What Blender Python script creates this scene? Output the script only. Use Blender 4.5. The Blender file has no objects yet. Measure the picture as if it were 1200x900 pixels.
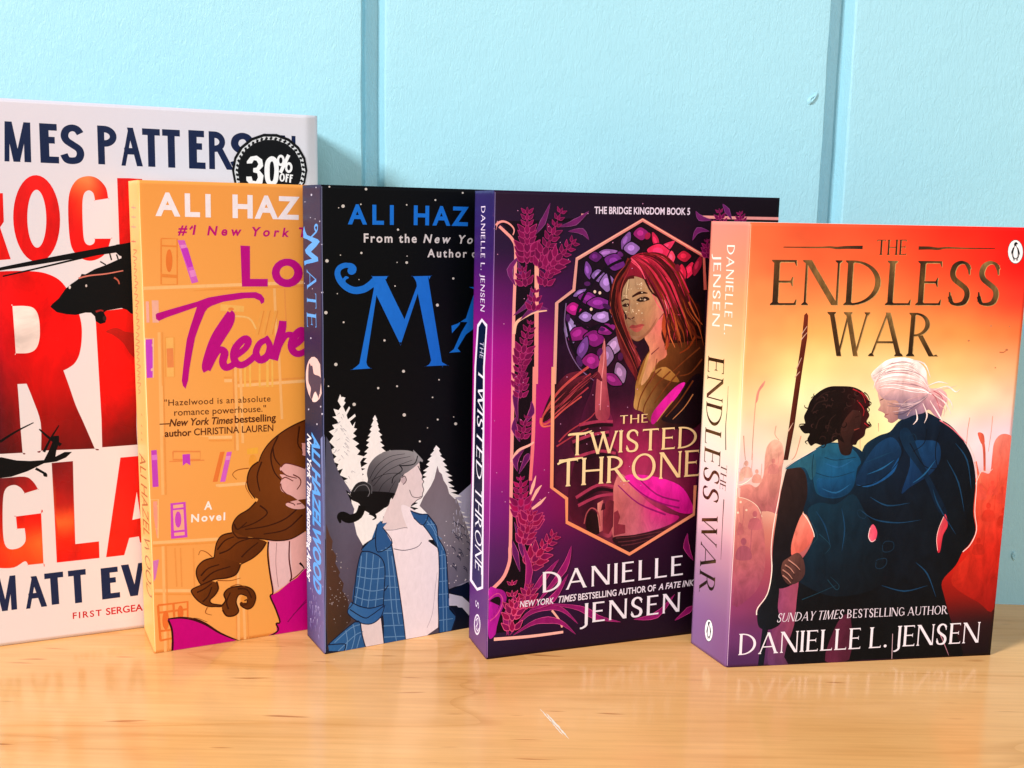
import bpy, math, random
import numpy as np
from mathutils import Matrix, Vector
from mathutils.geometry import delaunay_2d_cdt

scene = bpy.context.scene
C = scene.collection

# ---------------------------------------------------------------- camera
cam = bpy.data.objects.new('camera', bpy.data.cameras.new('camera'))
C.objects.link(cam)
cam.data.sensor_fit = 'HORIZONTAL'
cam.data.sensor_width = 36.0
cam.data.lens = 36.0 * 1255.32 / 1200.0
cam.data.clip_start = 0.01
cam.data.clip_end = 50
PITCH, ROLL, HCAM = 0.15800, 0.01984, 0.19895
_r = Vector((1, 0, 0)); _u = Vector((0, math.sin(PITCH), math.cos(PITCH))); _f = Vector((0, math.cos(PITCH), -math.sin(PITCH)))
_r2 = math.cos(ROLL) * _r + math.sin(ROLL) * _u
_u2 = -math.sin(ROLL) * _r + math.cos(ROLL) * _u
M = Matrix.Identity(4)
for i in range(3):
    M[i][0], M[i][1], M[i][2] = _r2[i], _u2[i], -_f[i]
M[0][3], M[1][3], M[2][3] = 0, 0, HCAM
cam.matrix_world = M
scene.camera = cam

# ---------------------------------------------------------------- light: one window to the upper left, added soft fill behind the camera
world = bpy.data.worlds.new('World')
scene.world = world
world.use_nodes = True
world.node_tree.nodes['Background'].inputs[0].default_value = (1.0, 0.90, 0.78, 1)
world.node_tree.nodes['Background'].inputs[1].default_value = 0.30

def area(name, loc, target, sx, sy, power, col):
    l = bpy.data.lights.new(name, 'AREA')
    l.shape = 'RECTANGLE'; l.size = sx; l.size_y = sy; l.energy = power; l.color = col
    o = bpy.data.objects.new(name, l)
    C.objects.link(o)
    o.location = loc
    o.rotation_euler = (Vector(target) - Vector(loc)).to_track_quat('-Z', 'Y').to_euler()
    return o
area('window_light', (-2.75, -1.65, 2.25), (0.0, 0.5, 0.1), 0.62, 0.80, 195.0, (0.95, 0.98, 1.0))
area('fill_light', (0.7, -1.9, 1.3), (0.0, 0.5, 0.1), 2.0, 1.4, 33.0, (0.97, 0.98, 1.0))  # fill lamp added behind the camera to brighten the covers

scene.view_settings.view_transform = 'Standard'
scene.view_settings.look = 'None'
scene.view_settings.exposure = 0.0
scene.view_settings.gamma = 1.0
scene.view_settings.use_curve_mapping = False

# ---------------------------------------------------------------- colours and materials
def lin(c):
    c = np.asarray(c, float)
    return np.where(c <= 0.04045, c / 12.92, ((c + 0.055) / 1.055) ** 2.4)
def hx(s):
    return np.array([int(s[i:i + 2], 16) / 255 for i in (0, 2, 4)])

class NT:
    def __init__(self, name):
        self.m = bpy.data.materials.new(name); self.m.use_nodes = True
        self.t = self.m.node_tree; self.b = self.t.nodes['Principled BSDF']
    def n(self, kind, **kw):
        x = self.t.nodes.new(kind)
        for k, v in kw.items():
            if k in x.inputs: x.inputs[k].default_value = v
            else: setattr(x, k, v)
        return x
    def l(self, a, ao, b, bi): self.t.links.new(a.outputs[ao], b.inputs[bi])

def print_material(name, rough=0.34, metal=0.0, spec=0.5, coat=0.0, bump=0.0, grain=0.0, gscale=160.0):
    """printed card: the ink colour is the mesh's own colour attribute"""
    k = NT(name)
    a = k.n('ShaderNodeAttribute', attribute_name='ink')
    if grain:      # the print's own brushy mottling; on foil, glints put into the colour
        t0 = k.n('ShaderNodeTexCoord'); mp = k.n('ShaderNodeMapping'); mp.inputs['Rotation'].default_value = (0, .5, 0); mp.inputs['Scale'].default_value = (1.6, 1, .7)
        k.l(t0, 'Object', mp, 'Vector')
        g = k.n('ShaderNodeTexNoise', Scale=gscale, Detail=5.0, Roughness=.65, Distortion=.7); k.l(mp, 0, g, 'Vector')
        mr = k.n('ShaderNodeMapRange'); mr.inputs['From Min'].default_value = .25; mr.inputs['From Max'].default_value = .75
        mr.inputs['To Min'].default_value = 1 - grain; mr.inputs['To Max'].default_value = 1 + grain; k.l(g, 0, mr, 'Value')
        mul = k.n('ShaderNodeMix', data_type='RGBA', blend_type='MULTIPLY'); mul.inputs[0].default_value = 1.0
        k.l(a, 'Color', mul, 6); k.l(mr, 0, mul, 7); k.t.links.new(mul.outputs[2], k.b.inputs['Base Color'])
    else: k.l(a, 'Color', k.b, 'Base Color')
    k.b.inputs['Roughness'].default_value = rough
    k.b.inputs['Metallic'].default_value = metal
    k.b.inputs['Specular IOR Level'].default_value = spec
    k.b.inputs['Coat Weight'].default_value = coat
    k.b.inputs['Coat Roughness'].default_value = 0.12
    tc = k.n('ShaderNodeTexCoord')
    nz = k.n('ShaderNodeTexNoise', Scale=900.0, Detail=2.0)
    k.l(tc, 'Object', nz, 'Vector')
    n2 = k.n('ShaderNodeTexNoise', Scale=28.0, Detail=3.0)
    k.l(tc, 'Object', n2, 'Vector')
    mx = k.n('ShaderNodeMath', operation='ADD'); 
    k.l(nz, 0, mx, 0)
    m2 = k.n('ShaderNodeMath', operation='MULTIPLY'); m2.inputs[1].default_value = 14.0
    k.l(n2, 0, m2, 0); k.l(m2, 0, mx, 1)
    bp = k.n('ShaderNodeBump', Strength=0.10 + bump, Distance=0.00006)
    k.l(mx, 0, bp, 'Height'); k.l(bp, 0, k.b, 'Normal')
    rr = k.n('ShaderNodeMapRange'); rr.inputs['To Min'].default_value = rough - 0.06; rr.inputs['To Max'].default_value = rough + 0.08
    k.l(n2, 0, rr, 'Value'); k.l(rr, 0, k.b, 'Roughness')
    return k.m

M_MATTE = print_material('matte_laminated_card', 0.40, spec=0.12)
M_GLOSS = print_material('gloss_laminated_card', 0.24, spec=0.4)
M_INK = print_material('printed_ink', 0.38, spec=0.10, grain=.06, gscale=300.0)
M_PAINTED = print_material('painterly_print', 0.38, spec=0.10, grain=.34, gscale=120.0)
M_FOIL = print_material('bronze_foil', 0.30, metal=0.55, grain=.5, gscale=260.0)  # strong grain paints glints into the foil colour
M_EMBOSS = print_material('embossed_ink', 0.26, spec=0.2)
M_SMOKY = print_material('embossed_smoky_print', 0.26, spec=0.2, grain=.42, gscale=34.0)

def paper_material():
    k = NT('paper_edges')
    tc = k.n('ShaderNodeTexCoord'); mp = k.n('ShaderNodeMapping'); mp.inputs['Scale'].default_value = (30, 6000, 30)
    nz = k.n('ShaderNodeTexNoise', Scale=1.0, Detail=2.0)
    k.l(tc, 'Object', mp, 'Vector'); k.l(mp, 0, nz, 'Vector')
    cr = k.n('ShaderNodeValToRGB')
    cr.color_ramp.elements[0].color = (.50, .43, .33, 1); cr.color_ramp.elements[1].color = (.82, .76, .64, 1)
    cr.color_ramp.elements[0].position = .3; cr.color_ramp.elements[1].position = .7
    k.l(nz, 0, cr, 0); k.l(cr, 0, k.b, 'Base Color'); k.b.inputs['Roughness'].default_value = .9
    return k.m
M_PAPER = paper_material()
def card_edge():
    k = NT('cut_card_edge'); k.b.inputs['Base Color'].default_value = (.82, .78, .74, 1); k.b.inputs['Roughness'].default_value = .8
    tc = k.n('ShaderNodeTexCoord'); nz = k.n('ShaderNodeTexNoise', Scale=400.0)
    k.l(tc, 'Object', nz, 'Vector'); bp = k.n('ShaderNodeBump', Strength=.3, Distance=.0001); k.l(nz, 0, bp, 'Height'); k.l(bp, 0, k.b, 'Normal')
    return k.m
M_EDGE = card_edge()

# ---------------------------------------------------------------- the setting
def link(name, verts, faces, mat, parent=None, smooth=False):
    me = bpy.data.meshes.new(name)
    me.from_pydata([tuple(v) for v in verts], [], [tuple(f) for f in faces])
    for m in (mat if isinstance(mat, (list, tuple)) else [mat]): me.materials.append(m)
    if smooth: me.polygons.foreach_set('use_smooth', [True] * len(me.polygons))
    o = bpy.data.objects.new(name, me); C.objects.link(o)
    if parent is not None: o.parent = parent
    return o

WY, WA, S1, S2 = 0.55372, -0.04582, -0.07420, 0.15741
def wall():
    k = NT('painted_panelling')
    tc = k.n('ShaderNodeTexCoord')
    # brush strokes: fine ripples running down the boards
    mp = k.n('ShaderNodeMapping'); mp.inputs['Scale'].default_value = (1.0, 1.0, 0.36)
    k.l(tc, 'Object', mp, 'Vector')
    nz = k.n('ShaderNodeTexNoise', Scale=560.0, Detail=4.0, Roughness=.65, Distortion=1.2)
    k.l(mp, 0, nz, 'Vector')
    n2 = k.n('ShaderNodeTexNoise', Scale=40.0, Detail=3.0)
    k.l(tc, 'Object', n2, 'Vector')
    m2 = k.n('ShaderNodeMath', operation='MULTIPLY_ADD'); m2.inputs[1].default_value = 1.6
    k.l(n2, 0, m2, 0); k.l(nz, 0, m2, 2)
    bp = k.n('ShaderNodeBump', Strength=.55, Distance=.0006)
    k.l(m2, 0, bp, 'Height'); k.l(bp, 0, k.b, 'Normal')
    cr = k.n('ShaderNodeValToRGB')
    cr.color_ramp.elements[0].color = (.31, .60, .70, 1); cr.color_ramp.elements[1].color = (.35, .645, .75, 1)
    n3 = k.n('ShaderNodeTexNoise', Scale=7.0, Detail=4.0); k.l(tc, 'Object', n3, 'Vector')
    k.l(n3, 0, cr, 0); k.l(cr, 0, k.b, 'Base Color')
    k.b.inputs['Roughness'].default_value = .45
    # board profile along x: flat, then a rounded-off V groove at each joint, edges slightly wavy with old paint
    xs = []
    grooves = [S1 - .231 * 3, S1 - .231 * 2, S1 - .231, S1, S2, S2 + .231, S2 + .462]
    prof = [(-.0075, 0), (-.0052, .0001), (-.0047, .0008), (-.0045, .0075), (-.0040, .0082), (.0018, .0082), (.0032, .0070), (.0068, .0006), (.0078, .0001), (.0100, 0)]
    pts = [(-1.2, 0, 0)]
    for g in grooves:
        for dx, dy in prof: pts.append((g + dx, dy, 1))
    pts.append((1.2, 0, 0))
    zs = [-.05, 0.0] + [i * .005 for i in range(1, 140)] + [.75, 1.2]
    rnd = random.Random(4)
    V, F = [], []
    ph = [rnd.random() * 6 for _ in pts]
    for z in zs:
        for i, (x, y, g) in enumerate(pts):
            w = .00012 * g * (math.sin(z * 95 + ph[i]) + .6 * math.sin(z * 240 + 2 * ph[i])) if 0 < z < .7 else 0
            V.append((x + w, y, z))
    n = len(pts)
    for j in range(len(zs) - 1):
        for i in range(n - 1):
            F.append((j * n + i, j * n + i + 1, (j + 1) * n + i + 1, (j + 1) * n + i))
    o = link('wall', V, F, k.m)
    o.location = (0, WY, 0); o.rotation_euler = (0, 0, WA)
    o['kind'] = 'structure'
    # paint chips and filled nail holes: shallow dents with a raised rim
    def dent(x, z, r, ang, sz=1.8):
        V, F = [], []
        N = 14
        rings = [(0, -.0003), (.45, -.0005), (.8, -.0009), (1.05, -.0006), (1.7, .0003)]
        for ri, (q, d) in enumerate(rings):
            for a in range(N):
                t = 2 * math.pi * a / N
                j = 1 + .35 * math.sin(2 * t + x * 900) + .2 * math.sin(3 * t + z * 700); px, pz = q * r * j * math.cos(t), q * r * j * sz * math.sin(t)
                px, pz = px * math.cos(ang) - pz * math.sin(ang), px * math.sin(ang) + pz * math.cos(ang)
                V.append((x + px, d - .0002 if ri < 4 else .0002, z + pz))
        for ri in range(len(rings) - 1):
            for a in range(N): F.append((ri * N + a, ri * N + (a + 1) % N, (ri + 1) * N + (a + 1) % N, (ri + 1) * N + a))
        d = link('paint_blister', V, F, k.m, o, True)
    for (x, z, r, a) in WALL_MARKS: dent(x, z, r, a)
    return o

def shelf():
    k = NT('varnished_maple')
    tc = k.n('ShaderNodeTexCoord')
    def noise(sx, sy, scale, detail, dist=0.0, rough=.55):
        mp = k.n('ShaderNodeMapping'); mp.inputs['Scale'].default_value = (sx, sy, 1)
        k.l(tc, 'Object', mp, 'Vector')
        z = k.n('ShaderNodeTexNoise', Scale=scale, Detail=detail, Distortion=dist, Roughness=rough); k.l(mp, 0, z, 'Vector'); return z
    warp = noise(1.0, 2.2, 5.0, 3.0)
    # long cathedral figure: rings cut by a warped plane
    mpa = k.n('ShaderNodeMapping'); mpa.inputs['Scale'].default_value = (.55, 4.2, 1); k.l(tc, 'Object', mpa, 'Vector')
    fig = k.n('ShaderNodeTexNoise', Scale=4.6, Detail=2.5, Distortion=.9, Roughness=.45); k.l(mpa, 0, fig, 'Vector')
    ring = k.n('ShaderNodeMath', operation='MULTIPLY'); ring.inputs[1].default_value = 4.0; k.l(fig, 0, ring, 0)
    fr = k.n('ShaderNodeMath', operation='FRACT'); k.l(ring, 0, fr, 0)
    c1 = k.n('ShaderNodeValToRGB')
    e = c1.color_ramp.elements
    e[0].position = 0; e[0].color = (.76, .38, .125, 1); e[1].position = 1; e[1].color = (.83, .435, .155, 1)
    x = e.new(.10); x.color = (.88, .475, .18, 1); x = e.new(.7); x.color = (.91, .51, .205, 1)
    k.l(fr, 0, c1, 0)
    fine = noise(6.0, 160.0, 3.0, 4.0)
    c2 = k.n('ShaderNodeValToRGB'); c2.color_ramp.elements[0].color = (.86, .80, .74, 1); c2.color_ramp.elements[1].color = (1.06, 1.06, 1.06, 1)
    c2.color_ramp.elements[0].position = .3; c2.color_ramp.elements[1].position = .62
    k.l(fine, 0, c2, 0)
    big = noise(1.0, 1.6, 6.0, 3.0)
    c3 = k.n('ShaderNodeValToRGB'); c3.color_ramp.elements[0].color = (.84, .76, .64, 1); c3.color_ramp.elements[1].color = (1.06, 1.07, 1.16, 1)
    c3.color_ramp.elements[0].position = .3; c3.color_ramp.elements[1].position = .7
    k.l(big, 0, c3, 0)
    # short dark pores
    pore = noise(14.0, 120.0, 2.2, 1.0)
    c4 = k.n('ShaderNodeValToRGB'); c4.color_ramp.elements[0].position = .70; c4.color_ramp.elements[0].color = (1, 1, 1, 1)
    c4.color_ramp.elements[1].position = .78; c4.color_ramp.elements[1].color = (.58, .42, .32, 1)
    k.l(pore, 0, c4, 0)
    def mul(a, b, f=1.0):
        m = k.n('ShaderNodeMix', data_type='RGBA', blend_type='MULTIPLY'); m.inputs[0].default_value = f
        k.t.links.new(a, m.inputs[6]); k.t.links.new(b, m.inputs[7]); return m.outputs[2]
    col = mul(c1.outputs[0], c2.outputs[0], .55); col = mul(col, c3.outputs[0]); col = mul(col, c4.outputs[0])
    k.t.links.new(col, k.b.inputs['Base Color'])
    k.b.inputs['Roughness'].default_value = .30
    k.b.inputs['Specular IOR Level'].default_value = .5
    rr = k.n('ShaderNodeMapRange'); rr.inputs['To Min'].default_value = .10; rr.inputs['To Max'].default_value = .22
    k.l(big, 0, rr, 'Value'); k.l(rr, 0, k.b, 'Roughness')
    bp = k.n('ShaderNodeBump', Strength=.18, Distance=.0004)
    orange = noise(1, 1, 140.0, 2.0); k.l(orange, 0, bp, 'Height'); k.l(bp, 0, k.b, 'Normal')
    V = [(-1.6, -.12, -.03), (1.6, -.12, -.03), (1.6, .70, -.03), (-1.6, .70, -.03), (-1.6, -.12, 0), (1.6, -.12, 0), (1.6, .70, 0), (-1.6, .70, 0)]
    F = [(0, 3, 2, 1), (4, 5, 6, 7), (0, 1, 5, 4), (1, 2, 6, 5), (2, 3, 7, 6), (3, 0, 4, 7)]
    o = link('shelf', V, F, k.m)
    o['kind'] = 'structure'
    # a pale scratch in the varnish
    s = NT('bare_scratch'); s.b.inputs['Base Color'].default_value = (.86, .76, .64, 1); s.b.inputs['Roughness'].default_value = .8
    tc2 = s.n('ShaderNodeTexCoord'); nn = s.n('ShaderNodeTexNoise', Scale=700.0); s.l(tc2, 'Object', nn, 'Vector')
    b2 = s.n('ShaderNodeBump', Strength=.4, Distance=.0003); s.l(nn, 0, b2, 'Height'); s.l(b2, 0, s.b, 'Normal')
    rnd = random.Random(8)
    for (x0, y0, x1, y1, wd) in SHELF_SCRATCHES:
        V, F = [], []
        d = Vector((x1 - x0, y1 - y0)); nrm = Vector((-d.y, d.x)).normalized(); N = 16
        for i in range(N + 1):
            t = i / N; p = Vector((x0, y0)) + d * t + nrm * rnd.uniform(-.15, .15) * wd
            w = wd * (.15 + .85 * math.sin(math.pi * min(1, t * 1.02)) ** .7) * rnd.uniform(.45, 1) * .5
            V += [(p.x - nrm.x * w, p.y - nrm.y * w, .00006), (p.x + nrm.x * w, p.y + nrm.y * w, .00006)]
            if i: F.append((2 * i - 2, 2 * i, 2 * i + 1, 2 * i - 1))
        link('scratch', V, F, s.m, o)
    return o

WALL_MARKS = [(0.1462, 0.2578, 0.0011, -0.45), (0.2648, 0.0269, 0.0008, 0.3)]
SHELF_SCRATCHES = [(0.0141, 0.4096, 0.0195, 0.3959, 0.0007), (0.0164, 0.406, 0.0247, 0.385, 0.0011), (0.0182, 0.3987, 0.0225, 0.3876, 0.0007)]
wall()
shelf()

# ---------------------------------------------------------------- 2-D drawing on a cover (millimetres, u right, v up)
def catmull(pts, closed, per=5):
    P = [np.array(p, float) for p in pts]; n = len(P); out = []
    rng = range(n) if closed else range(n - 1)
    for i in rng:
        if closed: a, b, c, d = P[i - 1], P[i], P[(i + 1) % n], P[(i + 2) % n]
        else: a, b, c, d = P[max(i - 1, 0)], P[i], P[i + 1], P[min(i + 2, n - 1)]
        for j in range(per):
            t = j / per
            out.append(.5 * (2 * b + (c - a) * t + (2 * a - 5 * b + 4 * c - d) * t * t + (3 * b - a - 3 * c + d) * t ** 3))
    if not closed: out.append(P[-1])
    return out

def stroke_quads(pts, w):
    """pts: centre line, w: width at each point -> overlapping quads"""
    P = [np.array(p, float) for p in pts]; n = len(P); q = []; L = []; R = []
    for i in range(n):
        d = P[min(i + 1, n - 1)] - P[max(i - 1, 0)]
        d = d / (np.linalg.norm(d) + 1e-9); nn = np.array([-d[1], d[0]]) * w[i] / 2
        L.append(P[i] + nn); R.append(P[i] - nn)
    for i in range(n - 1): q.append([L[i], R[i], R[i + 1], L[i + 1]])
    return q

def ccw(poly):
    a = 0
    for i in range(len(poly)):
        x0, y0 = poly[i - 1]; x1, y1 = poly[i]; a += x0 * y1 - x1 * y0
    return poly if a > 0 else poly[::-1]

def union(polys, extra=()):
    V, F = [], []
    for p in polys:
        p = ccw([(float(a[0]), float(a[1])) for a in p]); s = len(V)
        V += [Vector(a) for a in p]; F.append(list(range(s, s + len(p))))
    V += [Vector(e) for e in extra]
    v, e, f, ov, oe, of = delaunay_2d_cdt(V, [], F, 0, 1e-6)
    T = np.array([(v[a[0]].x + v[a[1]].x + v[a[2]].x, v[a[0]].y + v[a[1]].y + v[a[2]].y) for a in f]) / 3
    keep = np.zeros(len(T), bool)
    for q in F:                       # a triangle stays when its centre lies inside any of the outlines
        P = np.array([(V[i].x, V[i].y) for i in q]); A, B = P, np.roll(P, -1, 0)
        up = (A[:, 1][None] <= T[:, 1][:, None]); dn = (B[:, 1][None] <= T[:, 1][:, None])
        s = (B[:, 0] - A[:, 0])[None] * (T[:, 1][:, None] - A[:, 1][None]) - (T[:, 0][:, None] - A[:, 0][None]) * (B[:, 1] - A[:, 1])[None]
        keep |= ((up & ~dn & (s > 0)).sum(1) - (~up & dn & (s < 0)).sum(1)) != 0
    return [(a.x, a.y) for a in v], [tuple(a) for a, o in zip(f, keep) if o]

# capitals drawn from strokes; unit = cap height.  st stem, th hairline, sf serif overhang, sh serif height, wx width
def ell(cx, cy, rx, ry, a0, a1, st, th, n=22):
    out = []
    for i in range(n):
        q = []
        for a in (a0 + (a1 - a0) * i / n, a0 + (a1 - a0) * (i + 1) / n):
            t = math.radians(a); c, s = math.cos(t), math.sin(t)
            q.append(((cx + rx * c, cy + ry * s), (cx + (rx - st) * c, cy + (ry - th) * s)))
        out.append([q[0][0], q[1][0], q[1][1], q[0][1]])
    return out

def glyph(ch, k):
    st, th, sf, sh, wx = k['st'], k['th'], k['sf'], k['sh'], k['wx']
    G = []
    def rect(x0, y0, x1, y1): G.append([(x0, y0), (x1, y0), (x1, y1), (x0, y1)])
    def serif(x0, x1, y):            # foot (y=0) or head (y=1) serif under the stroke end x0..x1
        if sf <= 0: return
        d = 1 if y < .5 else -1
        G.append([(x0 - sf, y), (x1 + sf, y), (x1 + sf * .8, y + d * sh), (x1, y + d * sh * 2.4), (x0, y + d * sh * 2.4), (x0 - sf * .8, y + d * sh)])
    def stem(x, w=None, y0=0, y1=1, s0=True, s1=True):
        w = st if w is None else w
        rect(x, y0, x + w, y1)
        if s0: serif(x, x + w, y0)
        if s1: serif(x, x + w, y1)
    def diag(x0, y0, x1, y1, w, s0=False, s1=False):     # x = left side of the stroke at each end
        h = w * math.hypot(x1 - x0, y1 - y0) / abs(y1 - y0)
        G.append([(x0, y0), (x0 + h, y0), (x1 + h, y1), (x1, y1)])
        if s0: serif(x0, x0 + h, y0)
        if s1: serif(x1, x1 + h, y1)
        return h
    def bar(x0, x1, y, tick=0):       # y lower edge; tick: +1 upward, -1 downward, 2 both
        rect(x0, y, x1, y + th)
        if sf > 0 and tick:
            t = sf * 1.5
            if tick in (1, 2): G.append([(x1, y + th), (x1 - sf * .8, y + th), (x1 - sf * .1, y + th + t), (x1 + sf * .15, y + th + t)])
            if tick in (-1, 2): G.append([(x1, y), (x1 - sf * .8, y), (x1 - sf * .1, y - t), (x1 + sf * .15, y - t)])
    m = sf
    if ch == 'A':
        W = .72 * wx; diag(m, 0, m + W / 2, 1, th, True); diag(m + W - .02, 0, m + W / 2 - st * .25, 1, st, True)
        bar(m + W * .2, m + W * .92, .30); return G, W + st + 2 * m
    if ch in 'BPR':
        W = .52 * wx + max(0, st - .12) * 1.5; stem(m); r = .265 if ch == 'B' else .27
        G += ell(m + st, 1 - r, W - st * (1.25 if ch == 'B' else 1), r, -90, 90, st, th); rect(m + st * .5, 1 - th, m + st + .01, 1); rect(m + st * .5, 1 - 2 * r, m + st + .01, 1 - 2 * r + th)
        if ch == 'B':
            r2 = (1 - 2 * r + th) / 2; G += ell(m + st, r2, W - st * .7, r2, -90, 90, st, th); rect(m + st * .5, 0, m + st + .01, th); W += .06 * wx
        if ch == 'R':
            diag(m + W * 1.08, 0, m + W * .42, 1 - 2 * r + th * .5, st * .95); W += .14 * wx
            if sf > 0: G.append([(m + W * .98, 0), (m + W * .98 + st + sf, 0), (m + W * .98 + st, sh * 1.6)])
        return G, W + 2 * m + .02
    if ch in 'CG':
        W = .74 * wx; G += ell(m + W / 2, .5, W / 2, .5, 48, 312, st, th)
        if ch == 'C' and sf > 0:
            for s in (1, -1): G.append([(m + W * .82, .5 + s * .37), (m + W * .86, .5 + s * .40), (m + W * .88, .5 + s * .22), (m + W * .85, .5 + s * .22)])
        if ch == 'G':
            if sf > 0: G.append([(m + W * .82, .87), (m + W * .86, .90), (m + W * .88, .72), (m + W * .85, .72)])
            rect(m + W - st, .10, m + W, .46); bar(m + W * .55, m + W, .46 - th)
        return G, W + 2 * m
    if ch == 'D':
        W = .74 * wx + max(0, st - .12); stem(m); G += ell(m + st, .5, W - st, .5, -90, 90, st, th); rect(m + st * .5, 0, m + st + .01, th); rect(m + st * .5, 1 - th, m + st + .01, 1)
        return G, W + 2 * m
    if ch in 'EFL':
        W = .48 * wx; stem(m)
        if ch != 'L': bar(m + st * .5, m + W, 1 - th, -1); bar(m + st * .5, m + W * .86, .5, 2)
        if ch != 'F': bar(m + st * .5, m + W + .03, 0, 1)
        return G, W + 2 * m + .02
    if ch == 'H':
        W = .70 * wx; stem(m); stem(m + W - st); bar(m + st * .5, m + W - st * .5, .48); return G, W + 2 * m
    if ch == 'I':
        stem(m); return G, st + 2 * m
    if ch == 'J':
        d = k.get('jd', .2); stem(m + .06, None, -.0, 1, False)
        pts = catmull([(m + .06 + st / 2, .06), (m + .05 + st / 2, -.10 * d / .2), (m - .02, -d), (m - .12, -d - .01)], False)
        G += stroke_quads(pts, np.linspace(st, th, len(pts))); return G, st + .06 + 2 * m
    if ch == 'K':
        W = .62 * wx; stem(m); diag(m + st * .8, .42, m + W - st * .6, 1, th * 1.1, False, True); diag(m + W - st * .4, 0, m + W * .36, .56, st, True); return G, W + 2 * m + st * .6
    if ch == 'M':
        W = .86 * wx; diag(m, 0, m + W * .08, 1, th, True); diag(m + W * .5 - st * .4, 0, m + W * .08, 1, st); diag(m + W * .5 - th * .3, 0, m + W * .88, 1, th); diag(m + W - st * .5, 0, m + W * .88, 1, st, True)
        return G, W + st + 2 * m
    if ch == 'N':
        W = .74 * wx; stem(m, th, 0, 1, True, False); diag(m + W - st * 1.15, 0, m - .02, 1, st * 1.05); stem(m + W - th, th, 0, 1, False, True); serif(m - .01, m + th, 1); return G, W + 2 * m
    if ch in 'OQ':
        W = .84 * wx; G += ell(m + W / 2, .5, W / 2, .51, 0, 360, st, th, 40); return G, W + 2 * m
    if ch == 'S' or ch == '5':
        W = .48 * wx
        if ch == 'S': P = [(.90, .82), (.74, .94), (.48, .975), (.22, .90), (.12, .74), (.22, .60), (.50, .49), (.80, .37), (.88, .22), (.76, .07), (.48, .02), (.20, .05), (.06, .20)]
        else: P = [(.9, .975), (.25, .975), (.2, .6), (.5, .64), (.85, .5), (.9, .25), (.7, .05), (.4, .02), (.08, .1)]
        pts = catmull([(m + a * W, b) for a, b in P], False, 6); n = len(pts); w = []; st = min(st, .17)
        if not sf: pts = [np.array([q[0], .5 + (q[1] - .5) * (1 - th * .75)]) for q in pts]
        for i in range(n):
            a = pts[max(i - 1, 0)]; b = pts[min(i + 1, n - 1)]; d = b - a; s = abs(d[1]) / (np.linalg.norm(d) + 1e-9)
            mid = 1 - abs(i / (n - 1) - .5) * 2
            w.append(max(th, th + (st - th) * max(s * .6, min(1, mid * 1.9) ** 2)))
        G += stroke_quads(pts, w)
        if sf > 0: G.append([(m + W * .80, .86), (m + W * .92, .93), (m + W * .94, .70), (m + W * .88, .70)]); G.append([(m + W * .16, .12), (m + W * .03, .07), (m + W * .02, .30), (m + W * .08, .30)])
        return G, W + 2 * m
    if ch == 'T':
        W = .62 * wx; stem(m + W / 2 - st / 2, None, 0, 1, True, False); rect(m, 1 - th, m + W, 1)
        if sf > 0:
            for s, e in ((m, 1), (m + W, -1)): G.append([(s, 1 - th), (s + e * sf * .7, 1 - th), (s, 1 - th - sf * 1.5), (s - e * sf * .2, 1 - th - sf * 1.4), (s - e * sf * .2, 1)])
        return G, W + 2 * m
    if ch == 'U':
        W = .68 * wx; stem(m, None, .30, 1, False); stem(m + W - th, th, .30, 1, False)
        n = 20
        for i in range(n):
            q = []
            for a in (180 + 180 * i / n, 180 + 180 * (i + 1) / n):
                t = math.radians(a); f = .5 - .5 * math.cos(t); iw = st + (th - st) * f
                q.append(((m + W / 2 + W / 2 * math.cos(t), .32 + .32 * math.sin(t)), (m + W / 2 + (W / 2 - iw) * math.cos(t), .32 + (.32 - th) * math.sin(t))))
            G.append([q[0][0], q[1][0], q[1][1], q[0][1]])
        return G, W + 2 * m
    if ch == 'V':
        W = .68 * wx; diag(m + W / 2 - st * .3, 0, m, 1, st, False, True); diag(m + W / 2, 0, m + W - th * .5, 1, th, False, True); return G, W + 2 * m
    if ch == 'W':
        W = .98 * wx; diag(m + W * .27, 0, m, 1, st, False, True); diag(m + W * .29, 0, m + W * .50, 1, th); diag(m + W * .72, 0, m + W * .44, 1, st, False, True); diag(m + W * .74, 0, m + W, 1, th, False, True); return G, W + 2 * m
    if ch == 'X':
        W = .62 * wx; diag(m + W - st, 0, m, 1, st, True, True); diag(m, 0, m + W - th, 1, th, True, True); return G, W + 2 * m
    if ch == 'Y':
        W = .62 * wx; stem(m + W / 2 - st / 2, None, 0, .5, True, False); diag(m + W / 2 - st * .5, .46, m, 1, st, False, True); diag(m + W / 2 - st * .1, .46, m + W - th, 1, th, False, True); return G, W + 2 * m
    if ch == 'Z':
        W = .6 * wx; rect(m, 0, m + W, th); rect(m, 1 - th, m + W, 1); diag(m, 0, m + W - st, 1, st); return G, W + 2 * m
    if ch == '.':
        G += ell(m + st * .6, st * .6, st * .6, st * .6, 0, 360, st * .5, st * .5, 12); G.append([(m + st * .6 + st * .55 * math.cos(t * .5236), st * .6 + st * .55 * math.sin(t * .5236)) for t in range(12)]); return G, st * 1.2 + m * 2
    return G, .3

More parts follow.
